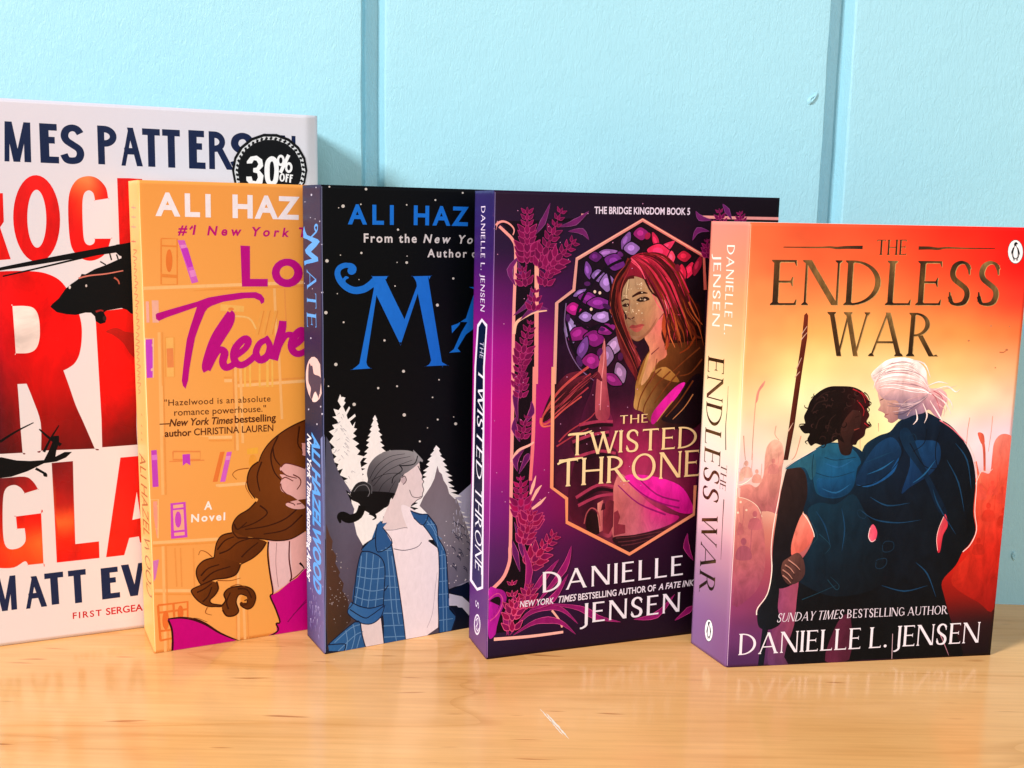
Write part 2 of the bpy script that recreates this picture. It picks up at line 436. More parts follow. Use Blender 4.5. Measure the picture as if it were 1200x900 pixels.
FACES = {
 'roman': dict(st=.118, th=.044, sf=.055, sh=.028, wx=1.0, tr=.07, sp=.30),
 'romanbook': dict(st=.115, th=.05, sf=.045, sh=.026, wx=1.0, tr=.07, sp=.30),
 'flare': dict(st=.105, th=.07, sf=.03, sh=.03, wx=.98, tr=.10, sp=.34, jd=.3),
 'optima': dict(st=.115, th=.08, sf=.012, sh=.02, wx=.92, tr=.16, sp=.34, jd=.22),
 'gothic': dict(st=.235, th=.17, sf=0, sh=0, wx=.94, tr=.10, sp=.28, jd=.0),
 'narrow': dict(st=.13, th=.11, sf=0, sh=0, wx=.62, tr=.13, sp=.30, jd=.0),
 'italicface': dict(st=.10, th=.055, sf=.04, sh=.025, wx=.9, tr=.06, sp=.28),
}
def caps(text, face):
    k = FACES[face]; x = 0; out = []
    for ch in text:
        if ch == ' ': x += k['sp']; continue
        g, adv = glyph(ch, k)
        out.append([[(a + x, b) for a, b in p] for p in g]); x += adv + k['tr']
    return out, x - k['tr']

def font_raw(text, bold, space):
    cu = bpy.data.curves.new('lettering', 'FONT'); cu.body = text; cu.size = 1.0; cu.offset = bold; cu.resolution_u = 4
    cu.space_character = space
    ob = bpy.data.objects.new('lettering', cu); C.objects.link(ob)
    dg = bpy.context.evaluated_depsgraph_get()
    me = ob.evaluated_get(dg).to_mesh()
    v = [(a.co.x, a.co.y) for a in me.vertices]; f = [tuple(p.vertices) for p in me.polygons]
    ob.evaluated_get(dg).to_mesh_clear()
    bpy.data.objects.remove(ob); bpy.data.curves.remove(cu)
    xs = [a[0] for a in v]
    return v, f, min(xs), max(xs)
_h = font_raw('H', 0, 1)[0]
CAPH = max(a[1] for a in _h)
def font_shape(text, bold, ratio):
    """the built-in sans face, letterspaced so that width / cap height comes out as asked (squeezed if it is too long)"""
    a = font_raw(text, bold, 1.0); w0 = a[3] - a[2]
    if len(text) < 2 or ratio * CAPH <= w0: return a
    b = font_raw(text, bold, 1.5); w1 = b[3] - b[2]
    return font_raw(text, bold, min(2.2, 1 + .5 * (ratio * CAPH - w0) / (w1 - w0)))

def value_noise(u, v, s, seed):
    rs = np.random.RandomState(seed); T = rs.rand(64, 64)
    x = np.asarray(u) / s; y = np.asarray(v) / s; xi = np.floor(x).astype(int); yi = np.floor(y).astype(int)
    fx = x - xi; fy = y - yi; fx = fx * fx * (3 - 2 * fx); fy = fy * fy * (3 - 2 * fy)
    g = lambda a, b: T[(yi + b) % 64, (xi + a) % 64]
    return (g(0, 0) * (1 - fx) + g(1, 0) * fx) * (1 - fy) + (g(0, 1) * (1 - fx) + g(1, 1) * fx) * fy - .5

def lattice(col, box):
    """col: rows (top to bottom) of hex colours over box (u0, v0, u1, v1) -> smooth colour field"""
    A = np.array([[hx(c) for c in r.split()] for r in col])
    nr, nc = A.shape[:2]
    def f(u, v):
        a = np.clip((u - box[0]) / (box[2] - box[0] + 1e-9), 0, 1) * (nc - 1)
        b = np.clip((box[3] - v) / (box[3] - box[1] + 1e-9), 0, 1) * (nr - 1)
        i = np.minimum(a.astype(int), max(nc - 2, 0)); j = np.minimum(b.astype(int), max(nr - 2, 0))
        s = (a - i)[:, None]; t = (b - j)[:, None]
        s = s * s * (3 - 2 * s) * .5 + s * .5; t = t * t * (3 - 2 * t) * .5 + t * .5
        i1 = np.minimum(i + 1, nc - 1); j1 = np.minimum(j + 1, nr - 1)
        return (A[j, i] * (1 - s) + A[j, i1] * s) * (1 - t) + (A[j1, i] * (1 - s) + A[j1, i1] * s) * t
    return f

STEP = 0.0025          # mm between one printed layer and the next
INK_GAIN = 1.0
class Face:
    """one face of a book: collects drawing items by sub-part and lays them on the cover"""
    def __init__(self, place, book, gain=1.0, sat=1.0):
        self.place = place; self.gain = gain; self.parts = {}; self.boxes = []; self.g = 1.0
    def add(self, part, verts, faces, colf):
        us = [a[0] for a in verts]; vs = [a[1] for a in verts]; b = (min(us), min(vs), max(us), max(vs))
        n = 1 + max([q[4] for q in self.boxes if q[0] < b[2] and q[2] > b[0] and q[1] < b[3] and q[3] > b[1]], default=0)
        self.boxes.append((*b, n))     # ink goes on top of whatever ink it overlaps
        g = self.g
        self.parts.setdefault(part, []).append((verts, faces, (lambda u, v: colf(u, v) * g), .015 + n * STEP + (.18 if part == 'discount_sticker' else 0)))
    def color(self, spec, verts):
        if isinstance(spec, str):
            c = hx(spec); return lambda u, v: np.tile(c, (len(u), 1))
        us = [a[0] for a in verts]; vs = [a[1] for a in verts]
        return lattice(spec, (min(us), min(vs), max(us), max(vs)))
    def poly(self, part, spec, pts, smooth=False, grid=0, noise=None):
        if smooth: pts = catmull(pts, True, 4)
        pts = [(float(a), float(b)) for a, b in pts]
        ex = []
        if not isinstance(spec, str):
            us = [a[0] for a in pts]; vs = [a[1] for a in pts]
            g = grid or max(.6, min(max(us) - min(us), max(vs) - min(vs)) / 14)
            x = min(us)
            while x < max(us):
                y = min(vs)
                while y < max(vs): ex.append((x + .01, y + .013)); y += g
                x += g
        v, f = union([pts], ex); self.add(part, v, f, self.color(spec, v))
    def disc(self, part, spec, x, y, ax, ay, bx, by, light=None):
        if light: spec = '%02x%02x%02x' % tuple(min(255, int(c * 255 * light + 8)) for c in hx(spec))
        self.poly(part, spec, [(x + ax * math.cos(a * .349) + bx * math.sin(a * .349), y + ay * math.cos(a * .349) + by * math.sin(a * .349)) for a in range(18)])
    def sprig(self, part, x0, y0, x1, y1, n, wd, colours):
        """a flower spike: small paired buds, each outlined in a lighter ink"""
        d = np.array([x1 - x0, y1 - y0]); Ln = np.linalg.norm(d); d = d / Ln; nn = np.array([-d[1], d[0]])
        for i in range(n):
            t = i / (n - 1); q = np.array([x0, y0]) + d * Ln * t; k = wd * (1 - .6 * t) * (.8 + .4 * ((i * 7) % 3) / 3)
            for s in (-1, 1, 0):
                p = q + nn * s * k * .5; a = s * -.75
                e = d * math.cos(a) + nn * -math.sin(a); g = np.array([-e[1], e[0]])
                for r, c in ((1.0, colours[0]), (.84, colours[1 + (i + s) % 2])):
                    L, W = e * k * .44 * r, g * k * .24 * (r - (.06 if r < 1 else 0))
                    self.poly(part, c, [tuple(p - L), tuple(p - L * .3 + W), tuple(p + L * .5 + W * .6), tuple(p + L * 1.15), tuple(p + L * .5 - W * .6), tuple(p - L * .3 - W)], True)
    def strands(self, part, A, B, n, colours, w, seed=1):
        """n tapering hair strokes between two guide curves"""
        rs = random.Random(seed); A = catmull(A, False, 4); B = catmull(B, False, 4)
        ia = np.linspace(0, 1, 14)
        ra = [np.array([np.interp(t, np.linspace(0, 1, len(q)), [p[k] for p in q]) for k in (0, 1)]) for q in (A,) for t in ia]
        rb = [np.array([np.interp(t, np.linspace(0, 1, len(q)), [p[k] for p in q]) for k in (0, 1)]) for q in (B,) for t in ia]
        for i in range(n):
            f = (i + rs.random()) / n; s0 = rs.choice((0, 0, 1, 3, 5)); s1 = rs.choice((14, 13, 11, 9))
            pts = [tuple(ra[k] * (1 - f) + rb[k] * f + np.array([math.sin(k * .9 + i), math.cos(k * .7 + 2 * i)]) * .25) for k in range(s0, s1)]
            self.stroke(part, rs.choice(colours), pts, .12, .08, True, w * rs.uniform(.5, 1.2))
    def stroke(self, part, spec, pts, w0, w1=None, smooth=True, wm=None):
        if smooth and len(pts) > 2: pts = catmull(pts, False, 4)
        n = len(pts); w1 = w0 if w1 is None else w1
        if wm is None: w = np.linspace(w0, w1, n)
        else: w = [np.interp(i / (n - 1), (0, .5, 1), (w0, wm, w1)) for i in range(n)]
        v, f = union(stroke_quads(pts, w)); self.add(part, v, f, self.color(spec, v))
    def cap(self, part, spec, o, e, t, text, face, shear=0.0, bold=None):
        """capitals: o baseline start, e baseline end, t a point at cap height above o"""
        o, e, t = np.array(o, float), np.array(e, float), np.array(t, float)
        L, W = caps(text, face); X = (e - o) / W
        d = (e - o) / np.linalg.norm(e - o); nn = np.array([-d[1], d[0]]); Y = nn * ((t - o) @ nn) + d * shear * abs((t - o) @ nn)
        V, F = [], []
        for g in L:
            pp = [[tuple(o + X * a + Y * b) for a, b in p] for p in g]
            v, f = union(pp); s = len(V); V += v; F += [tuple(i + s for i in a) for a in f]
        self.add(part, V, F, self.color(spec, V))
    def sans(self, part, spec, o, e, t, text, bold=0.0, shear=0.0):
        o, e, t = np.array(o, float), np.array(e, float), np.array(t, float)
        _d = np.linalg.norm(e - o); v, f, x0, x1 = font_shape(text, bold, _d / abs(np.array([-(e - o)[1], (e - o)[0]]) @ (t - o) / _d))
        X = (e - o) / (x1 - x0); d = (e - o) / np.linalg.norm(e - o); nn = np.array([-d[1], d[0]]); h = (t - o) @ nn
        Y = nn * h / CAPH + d * shear * abs(h) / CAPH
        V = [tuple(o + X * (a - x0) + Y * b) for a, b in v]
        self.add(part, V, f, self.color(spec, V))
    def build(self, parent, mats, names={}):
        for part, items in self.parts.items():
            V, F, K = [], [], []
            for v, f, colf, h in items:
                u = np.array([a[0] for a in v]); w = np.array([a[1] for a in v])
                c = lin(np.clip(colf(u, w), 0, 1)) * self.gain; s = len(V)
                V += [self.place(a, b, h) for a, b in v]; K.append(c); F += [tuple(i + s for i in x) for x in f]
            part = part.split('+')[0]
            o = link(part, V, F, mats.get(part, M_INK), parent)
            fix_normals(o, self.place)
            ink(o, np.vstack(K))
def fix_normals(o, place):
    c = Vector(place(60, 60, 1)) - Vector(place(60, 60, 0))
    me = o.data
    fl = [p.index for p in me.polygons if p.normal.dot(c) < 0]
    if fl:
        import bmesh
        bm = bmesh.new(); bm.from_mesh(me); bm.faces.ensure_lookup_table()
        bmesh.ops.reverse_faces(bm, faces=[bm.faces[i] for i in fl]); bm.to_mesh(me); bm.free()
def ink(o, cols):
    a = o.data.attributes.new('ink', 'FLOAT_COLOR', 'POINT')
    d = np.ones((len(cols), 4)); d[:, :3] = cols
    a.data.foreach_set('color', d.astype(np.float32).ravel())

# ---------------------------------------------------------------- a paperback
def make_book(spec):
    """spec: pose and size in metres, label, base colour fields.  Returns the two drawable faces."""
    w, h, t = spec['w'] * 1000, spec['h'] * 1000, spec['t'] * 1000
    R = spec.get('R', 1.0); bend = spec.get('bend', 0); sk = spec.get('skew', 0) * 1000
    root = bpy.data.objects.new('book', None); C.objects.link(root); root.empty_display_size = .05
    root['label'] = spec['label']; root['category'] = 'book'; root['group'] = 'paperback books standing on the shelf'
    x, y, yaw, lean, tilt = spec['pose']
    T = spec['t']
    B = Matrix.Rotation(yaw, 4, 'Z') @ Matrix.Translation((0, T, 0)) @ Matrix.Rotation(-lean, 4, 'X') @ Matrix.Translation((0, -T, 0)) @ Matrix.Rotation(tilt, 4, 'Y')
    zmin = min((B @ Vector(c)).z for c in ((0, 0, 0), (spec['w'], 0, 0), (0, T, 0), (spec['w'], T, 0)))
    root.matrix_world = Matrix.Translation((x, y, -zmin + .0001)) @ B
    curl = spec.get('curl', 0)
    def lift(u, v):                   # the free edge of a soft cover stands a little proud, and the fold line gives
        q = max(0, (u / w - .25) / .75)
        a = -curl * q * (v / h)
        if bend and u > w - bend: a += (u - w + bend) * .34
        return a
    q4 = math.pi / 4
    def front(u, v, d):
        u = min(u, w - .05); v = min(max(v, .05), h - .05) if d > 0 else v
        if u >= R: p = (u, -d + lift(u, v))
        else: th = (R - u) / R * q4; p = (R - (R + d) * math.sin(th), R - (R + d) * math.cos(th))
        return (p[0] / 1000, p[1] / 1000, v / 1000)
    def spine(u, v, d):
        u = max(u, 0); s = t - u
        k = sk * (s / t)
        if s >= R: p = (-d + k, s)
        else: th = (R - s) / R * q4; p = (R - (R + d) * math.cos(th) + k * 1.0, R - (R + d) * math.sin(th))
        return (p[0] / 1000, p[1] / 1000, v / 1000)
    # covers: a sheet of card with thickness, printed outside
    def sheet(name, place, U, Vv, th, mat, colf, gain, flip, wrap=False):
        nu, nv = len(U), len(Vv); V = []; 
        for b in Vv:
            for a in U: V.append(place(a, b, 0))
        for b in Vv:
            for a in U: V.append(place(a, b, -th))
        N = nu * nv; F = []; mi = []
        for j in range(nv - 1):
            for i in range(nu - 1):
                q = (j * nu + i, j * nu + i + 1, (j + 1) * nu + i + 1, (j + 1) * nu + i)
                F.append(q if not flip else q[::-1]); mi.append(0)
                q = tuple(k + N for k in q)
                F.append(q[::-1] if not flip else q); mi.append(1)
        loop = [i for i in range(nu)] + [j * nu + nu - 1 for j in range(1, nv)] + [(nv - 1) * nu + i for i in range(nu - 2, -1, -1)] + [j * nu for j in range(nv - 2, 0, -1)]
        for a, b in zip(loop, loop[1:] + loop[:1]):
            q = (a, a + N, b + N, b); F.append(q if not flip else q[::-1]); mi.append(0 if wrap and a % nu == b % nu else 1)
        o = link(name, V, F, [mat, M_EDGE], root)
        o.data.polygons.foreach_set('material_index', mi)
        o.data.polygons.foreach_set('use_smooth', [m == 0 for m in mi])
        uu = np.array([a for b in Vv for a in U]); vv = np.array([b for b in Vv for a in U])
        c = lin(np.clip(colf(uu, vv), 0, 1)) * gain
        ink(o, np.vstack([c, c if wrap else np.full_like(c, .8)]))
        return o
    def rngs(a, b, st, extra=()):
        n = max(2, int(round((b - a) / st))); return sorted(set([a + (b - a) * i / n for i in range(n + 1)] + list(extra)))
    g = spec.get('grid', 1.6)
    Vv = rngs(0, h, g)
    mat = spec['mat']
    fc = lattice(spec['front'], (0, 0, w, h)); nzs = spec.get('noise', (0, 0, 0))
    def fcol(u, v):
        c = fc(u, v)
        if nzs[0]:
            n = value_noise(u + 3 * value_noise(u, v, 17, 3), v, nzs[1], 5) + .5 * value_noise(u, v, nzs[1] / 2.3, 6) + .3 * value_noise(u, v, nzs[1] / 5, 8)
            c = c * (1 + nzs[0] * n[:, None])
        return c
    U = rngs(R, w, g) if True else 0
    U = [R * i / 5 for i in range(5)] + U
    f = sheet('front_cover', front, U, Vv, .32, mat, fcol, spec.get('gain', 1), False)
    sc = lattice(spec['spine'], (0, 0, t, h))
    Us = [u for u in rngs(0, t - R, 1.2)] + [t - R + R * i / 5 for i in range(1, 6)]
    s = sheet('spine', spine, Us, Vv, .32, mat, sc, spec.get('gain', 1), False, True)
    def back(u, v, d): return (u / 1000 + sk / 1000 * (1 - u / w), (t + d) / 1000, v / 1000)
    bk = sheet('back_cover', back, rngs(.33, w, 20), rngs(0, h, 20), .32, mat, lattice(spec['spine'], (0, 0, w, h)), spec.get('gain', 1), True)
    # page block, its fore-edge very slightly hollow
    N = 9; V = []; F = []
    yb = .8 + bend * .36; outl = [(.9, yb)] + [(w - 1.0 - (bend * .04) - .5 * math.sin(math.pi * i / (N - 1)), yb + (t - .7 - yb) * i / (N - 1)) for i in range(N)] + [(.9 + sk, t - .7)]
    for z in (.3, h - .5):
        for a, b in outl: V.append((a / 1000, b / 1000, z / 1000))
    n = len(outl)
    for i in range(n): F.append((i, (i + 1) % n, n + (i + 1) % n, n + i))
    F.append(tuple(range(n - 1, -1, -1))); F.append(tuple(range(n, 2 * n)))
    link('page_block', V, F, M_PAPER, root)
    return root, Face(front, spec), Face(spine, spec), f, s

# ---------------------------------------------------------------- the five books
spec1 = {'w': 0.15199, 'h': 0.24278, 't': 0.03407, 'pose': (-0.23317, 0.46011, 0.41989, 0.00349, 0.0), 'label': 'large white thriller book with huge red title letters and black helicopters', 'front': ['dedae8 dedae8 dcdae4', 'e0dce6 e0dce4 dedae2', 'e4dadc e4dadc e4dada', 'e6dad8 e6dad8 e4dad6'], 'spine': ['e4e0ea e4e0ea', 'e8e4e4 e8e4e4'], 'bend': 5.0}  # warm bounce from the shelf is painted into the lower white
spec1['mat'] = M_GLOSS
B1, F1, S1, FC1, SC1 = make_book(spec1)

spec2 = {'w': 0.14, 'h': 0.2096, 't': 0.03077, 'pose': (-0.15864, 0.45657, 0.46345, 0.0, 0.0), 'label': 'orange paperback with a long brown braid and faint bookshelves on its cover', 'front': ['f2a04c f2a04c f29a3c', 'f6a858 f4a448 f29c34', 'f6aa5c f4a648 f29c34', 'f4a658 f4a448 f4a040', 'f6aa5c f4a850 f4a64c'], 'spine': ['f6c078 f4b468', 'f4b870 f4b064']}  # spine paler than the cover: gloss haze painted in
spec2['mat'] = M_MATTE
B2, F2, S2, FC2, SC2 = make_book(spec2)

spec3 = {'w': 0.14, 'h': 0.20925, 't': 0.02461, 'pose': (-0.08241, 0.45935, 0.50312, 0.0, 0.0), 'label': 'black night-sky paperback with white fir trees and a person in a blue checked shirt', 'front': ['04070c 05080e 0a0a14', '03060a 04070c 08080e', '04060c 04060c 06060c', '060814 06080f 05050b', '26283a 1a1c2c 0c1020'], 'spine': ['34324c 302e48', '383048 342e4a', '2c2844 282440', '1c243c 202844', '484c78 565888', '565488 68648f', '3c3260 6c6494']}  # spine greyed by window haze painted into its colours
spec3['mat'] = M_MATTE
B3, F3, S3, FC3, SC3 = make_book(spec3)

spec4 = {'w': 0.13967, 'h': 0.20835, 't': 0.0264, 'pose': (-0.00917, 0.45739, 0.34234, 0.0, 0.0), 'label': 'dark purple and magenta paperback with pink ornament and a red-haired person in a window frame', 'front': ['2e1632 26122e 200e26 1c0c1e 180c1a', '301642 2a1238 260e2c 1e0b20 180812', '78187a 501056 3e0e36 30102c 200818', 'c010a0 a81078 701050 400c30 200818', 'd81098 cc107c a01058 600c40 300820', 'c81898 b01070 80104c 500c38 200818', '902090 901060 600c44 3a0a30 1a0814', '602870 581450 3a0c34 240820 140610', '381c4c 341040 280a24 1c081a 14060e', '281634 261028 241028 200e20 180a14'], 'spine': ['3c3276 362c6e', '44247c 3c206c', '7c1c8c 742084', 'c818a0 c01898', 'd818a4 d018a0', 'cc1ca0 c41c98', 'b0209c a82094', '8c2c90 843088', '6c3484 74408c', '7a4c88 86588e'], 'gain': 0.68}
spec4['mat'] = M_MATTE
B4, F4, S4, FC4, SC4 = make_book(spec4)

spec5 = {'w': 0.12871, 'h': 0.19714, 't': 0.02865, 'pose': (0.09819, 0.45367, 0.15663, 0.0, 0.0), 'skew': -0.00686, 'label': 'frontmost paperback with a red and yellow sunset cover showing a couple from behind', 'front': ['ff6a3c ff5a34 ff4a2a ff2818 f01010', 'ff7a46 ff6a3a ff5a30 ff3c22 f21212', 'ff8c50 ff8a4c ff8044 ff6a38 f83a28', 'ff9e5e ffa85c ffb060 ff9c50 ff7840', 'ffc27c ffd68c ffe09a ffc47c ffa070', 'ffd8a0 fff0b8 fff2b8 ffe2b0 fcc4a8', 'f2d8c0 f8e8c0 fff4b0 f8dcd8 f4c8d4', 'ecd0d4 f4e0c8 fff0a0 f4d8d8 ecccdc', 'e8a898 f0c0a0 f0c080 e88880 e05a50', 'c87068 c87868 b05050 d03828 d82a1c', 'b05060 a84858 803848 c01c14 cc1c10', '8c3a64 983c58 703040 8c1410 881410', '6e3468 6c3060 482848 38101c 241014', '4c2858 50284e 30183c 1a0c14 140a10'], 'spine': ['ff9484 ff8c78', 'ff9a80 ff9272', 'ffac80 ffa470', 'ffc090 ffba80', 'ffdca8 ffd898', 'fff0c8 fff0b8', 'f8e8d8 fae8d0', 'f4d8dc f4d4d4', 'eec4cc eebcc0', 'c896b0 c48ea2', 'a87ca2 a07294', '94689c 8a5c8c', '886498 7e5486'], 'R': 1.5, 'curl': 0.8, 'gain': 0.92, 'noise': (0.16, 26, 0)}
spec5['mat'] = M_MATTE
B5, F5, S5, FC5, SC5 = make_book(spec5)

# printed matter, traced in millimetres on each face
crowd_illustration = 'crowd_illustration'
crowd_illustration_r = 'crowd_illustration+r'
staff = 'staff'
couple_illustration = 'couple_illustration'
title_lettering = 'title_lettering'
author_lettering = 'author_lettering'
tagline_lettering = 'tagline_lettering'
publisher_emblem = 'publisher_emblem'
border_ornament = 'border_ornament'
window_illustration = 'window_illustration'
flower_ornament = 'flower_ornament'
series_lettering = 'series_lettering'
title_panel = 'title_panel'
night_sky_illustration = 'night_sky_illustration'
person_illustration = 'person_illustration'
night_sky_illustration_b = 'night_sky_illustration+b'
emblem = 'emblem'
night_sky_illustration_c = 'night_sky_illustration+c'
bookshelf_illustration = 'bookshelf_illustration'
quote_lettering = 'quote_lettering'
subtitle_lettering = 'subtitle_lettering'
coauthor_lettering = 'coauthor_lettering'
helicopter_illustration = 'helicopter_illustration'
helicopter_illustration_b = 'helicopter_illustration+b'
discount_sticker = 'discount_sticker'
fold_wear_and_highlight = 'fold_wear_and_highlight'
F5.poly(crowd_illustration,['f0c0a8 ecb098', 'dc9080 d48478', 'b86464 ac5c60'],[(-2.5,77.5),(-1.4,80.6),(1.7,83.1),(6.1,84.3),(9.7,82.9),(12.4,88),(12.6,96.3),(13.5,101.3),(16.6,104),(20,102.2),(21.4,96.1),(20.8,89.8),(20.6,71.8),(15.4,71.9),(2.3,72.2)],True)
F5.poly(crowd_illustration,['e89a84 d8847c', 'c06868 b05c60', '8c3c60 903e5c'],[(-4.5,77.2),(-0,78.7),(5.2,77.5),(10.3,74),(13,68.1),(15,56.3),(15.2,43.2),(9.8,32.9),(-1.9,30.7)],True)
F5.stroke(crowd_illustration,'f8d8c0',[(-2.5,77.2),(1.9,78.4),(6.6,77),(10.7,73.9),(12.9,69.4)],0.25,0.25)
F5.disc(crowd_illustration,'f8d0b8',-1.1,74.61,0.52,-0.01,0.03,-0.52)
F5.disc(crowd_illustration,'f8d0b8',2.7,76.31,0.52,-0.01,0.03,-0.51)
F5.disc(crowd_illustration,'f8d0b8',5.51,72.65,0.53,-0.01,0.03,-0.51)
F5.disc(crowd_illustration,'f8d0b8',9.64,69.2,0.52,-0.01,0.03,-0.52)
F5.disc(crowd_illustration,'f8d0b8',1.67,71.59,0.52,-0.01,0.03,-0.52)
F5.stroke(crowd_illustration,'f6e4d0',[(-2.2,87.9),(-0.8,85.1),(2.2,84.2),(5.2,85.5),(7.1,87.2)],0.5,0.3)
F5.stroke(crowd_illustration,'d89078',[(10.7,129.8),(7.9,125.8),(7,120.2),(6.7,107.7),(6.7,95.1)],0.45,0.27)
F5.stroke(crowd_illustration,'d89078',[(2.4,105.9),(3,100.2),(3.8,95.1)],0.4,0.24)
F5.stroke(crowd_illustration,'d89078',[(16.9,110.1),(16.6,106.3),(18.6,103.8)],0.35,0.21)
F5.stroke(crowd_illustration,'d89078',[(28.6,105.5),(26.8,97.3),(25,94.8)],0.5,0.3)
F5.stroke(crowd_illustration,'d89078',[(107.5,112.9),(107,106.5),(107.2,98.7)],0.35,0.21)
F5.stroke(crowd_illustration,'d89078',[(118.5,113.5),(118.5,106.3),(118,97.2)],0.35,0.21)
F5.stroke(crowd_illustration,'d89078',[(99,107.8),(99.1,100.1)],0.3,0.18)
F5.stroke(crowd_illustration,'d89078',[(64.2,110.8),(64.6,107)],0.35,0.21)
F5.stroke(crowd_illustration,'d89078',[(56.1,103.9),(56.5,99.4)],0.3,0.18)
F5.poly(crowd_illustration,'d48474',[(10.7,129.8),(8.7,127.6),(7.3,123.7),(7,120.2),(7.9,121.4),(8.5,125.2),(10.1,127.6)],True)
F5.poly(crowd_illustration_r,['f09c8c e87464', 'e85840 e04430', 'cc2c1c c42016', '98140f 881210'],[(112,80.8),(113.6,85.4),(115.8,87.8),(119.7,87.3),(120.1,94.5),(120.4,101.1),(122.8,104.7),(126.2,105.2),(129.5,103.6),(130.2,100.7),(128.6,55.7),(128.3,22.9),(120.2,26),(106.6,34.7),(107.2,42.8),(114,53.4)],True)
F5.stroke(crowd_illustration_r,'e06048',[(113.8,104.8),(115.8,98.5),(117.1,88)],1.5,1.0)
F5.poly(crowd_illustration_r,'e06048',[(112,105.8),(114.8,105.3),(115.8,101.1),(114.2,100.9)],True)
F5.stroke(crowd_illustration_r,'e86a50',[(112.2,92.7),(114.2,86.7),(115.7,82.7)],1.2,1.0)
F5.stroke(crowd_illustration,'f8c8b8',[(113.2,82.1),(115.5,88),(119,87.7),(120.9,89.2)],0.3,0.25)
F5.poly(staff,['8a3a20 6a2416', '7c3420 501a10', '6a2818 30100c', '401c16 1c0e0c'],[(26.6,158.3),(27.6,159.3),(28.4,158.1),(28.6,148.6),(27.1,132.5),(25.3,110),(23.3,94.8),(21.2,94.8),(22.7,108.8),(24.7,132.5),(26.2,148.6)],False)
F5.stroke(staff,'d8a890',[(25.9,150),(28.2,153.5)],0.5,0.2)
F5.stroke(staff,'d8a890',[(25.8,147.6),(28.4,150.8)],0.5,0.2)
F5.stroke(staff,'d8a890',[(24.6,135),(26.6,139.9)],0.5,0.2)
F5.stroke(staff,'d8a890',[(24.1,131.3),(26.2,133.8)],0.5,0.2)
F5.stroke(staff,'d8a890',[(22.5,107.5),(24.6,111.3)],0.5,0.2)
F5.disc(crowd_illustration,'e4a898',4.29,93.61,0.98,-0.02,0.07,-1.27)
F5.poly(crowd_illustration,'e4a898',[(2,87.6),(2.1,90.9),(3.5,92.1),(5.3,92.1),(6.8,90.8),(7.2,87.5)],True)
F5.stroke(crowd_illustration,'e4a898',[(6.7,88.7),(6.9,93.8),(6.9,97.9)],0.35,0.2)
F5.disc(crowd_illustration,'dc9888',9.3,89.89,0.79,-0.01,0.07,-1.02)
F5.poly(crowd_illustration,'dc9888',[(7.5,85),(7.6,87.7),(8.7,88.7),(10.1,88.7),(11.3,87.6),(11.7,85)],True)
F5.stroke(crowd_illustration,'dc9888',[(11.2,86),(11.4,90.1),(11.4,93.3)],0.35,0.2)
F5.disc(crowd_illustration,'e8b4a0',1.23,90.56,0.74,-0.02,0.06,-0.96)
F5.poly(crowd_illustration,'e8b4a0',[(-0.5,86),(-0.4,88.5),(0.6,89.4),(2,89.4),(3.1,88.4),(3.4,85.9)],True)
F5.stroke(crowd_illustration,'e8b4a0',[(3,86.9),(3.2,90.7),(3.2,93.8)],0.35,0.2)
F5.disc(crowd_illustration,'d08078',16.57,94.44,0.89,-0.01,0.07,-1.14)
F5.poly(crowd_illustration,'d08078',[(14.6,89),(14.6,92),(15.8,93.1),(17.5,93),(18.9,91.9),(19.3,88.9)],True)
F5.stroke(crowd_illustration,'d08078',[(18.7,90),(18.9,94.6),(18.9,98.3)],0.35,0.2)
F5.disc(crowd_illustration,'bc6468',1.15,69.24,1.19,-0.03,0.09,-1.55)
F5.poly(crowd_illustration,'bc6468',[(-1.6,61.9),(-1.5,65.9),(0.2,67.4),(2.4,67.3),(4.2,65.8),(4.7,61.7)],True)
F5.stroke(crowd_illustration,'bc6468',[(4,63.3),(4.3,69.5),(4.3,74.4)],0.35,0.2)
F5.disc(crowd_illustration,'b86068',9.54,70.73,1.1,-0.03,0.09,-1.43)
F5.poly(crowd_illustration,'b86068',[(7.1,64),(7.1,67.7),(8.6,69),(10.7,69),(12.3,67.5),(12.8,63.8)],True)
F5.stroke(crowd_illustration,'b86068',[(12.2,65.3),(12.4,70.9),(12.4,75.5)],0.35,0.2)
F5.disc(crowd_illustration,'a05060',5.04,58.37,1.3,-0.03,0.1,-1.69)
F5.poly(crowd_illustration,'a05060',[(2.1,50.3),(2.2,54.7),(4,56.4),(6.3,56.3),(8.3,54.6),(8.9,50.1)],True)
F5.stroke(crowd_illustration,'a05060',[(8.2,51.9),(8.4,58.6),(8.4,64)],0.35,0.2)
F5.disc(crowd_illustration_r,'e45040',116.15,80.9,0.96,-0.02,0.12,-1.19)
F5.poly(crowd_illustration_r,'e45040',[(114.2,75.2),(114.2,78.3),(115.4,79.5),(117.2,79.5),(118.7,78.2),(119.2,75.1)],True)
F5.stroke(crowd_illustration_r,'e45040',[(118.6,76.3),(118.7,81.1),(118.5,84.9)],0.35,0.2)
F5.disc(crowd_illustration_r,'e04838',121.57,82.66,0.91,-0.02,0.12,-1.13)
F5.poly(crowd_illustration_r,'e04838',[(119.7,77.3),(119.7,80.2),(120.9,81.3),(122.5,81.3),(124,80.1),(124.5,77.2)],True)
F5.stroke(crowd_illustration_r,'e04838',[(123.9,78.3),(123.9,82.8),(123.8,86.4)],0.35,0.2)
F5.disc(crowd_illustration_r,'d84030',126.8,79.6,1.07,-0.03,0.13,-1.34)
F5.poly(crowd_illustration_r,'d84030',[(124.6,73.2),(124.6,76.7),(126,78),(128,78),(129.6,76.6),(130.3,73.1)],True)
F5.stroke(crowd_illustration_r,'d84030',[(129.6,74.5),(129.6,79.8),(129.4,84.1)],0.35,0.2)
F5.disc(crowd_illustration_r,'d03424',120.55,71.98,1.17,-0.02,0.14,-1.47)
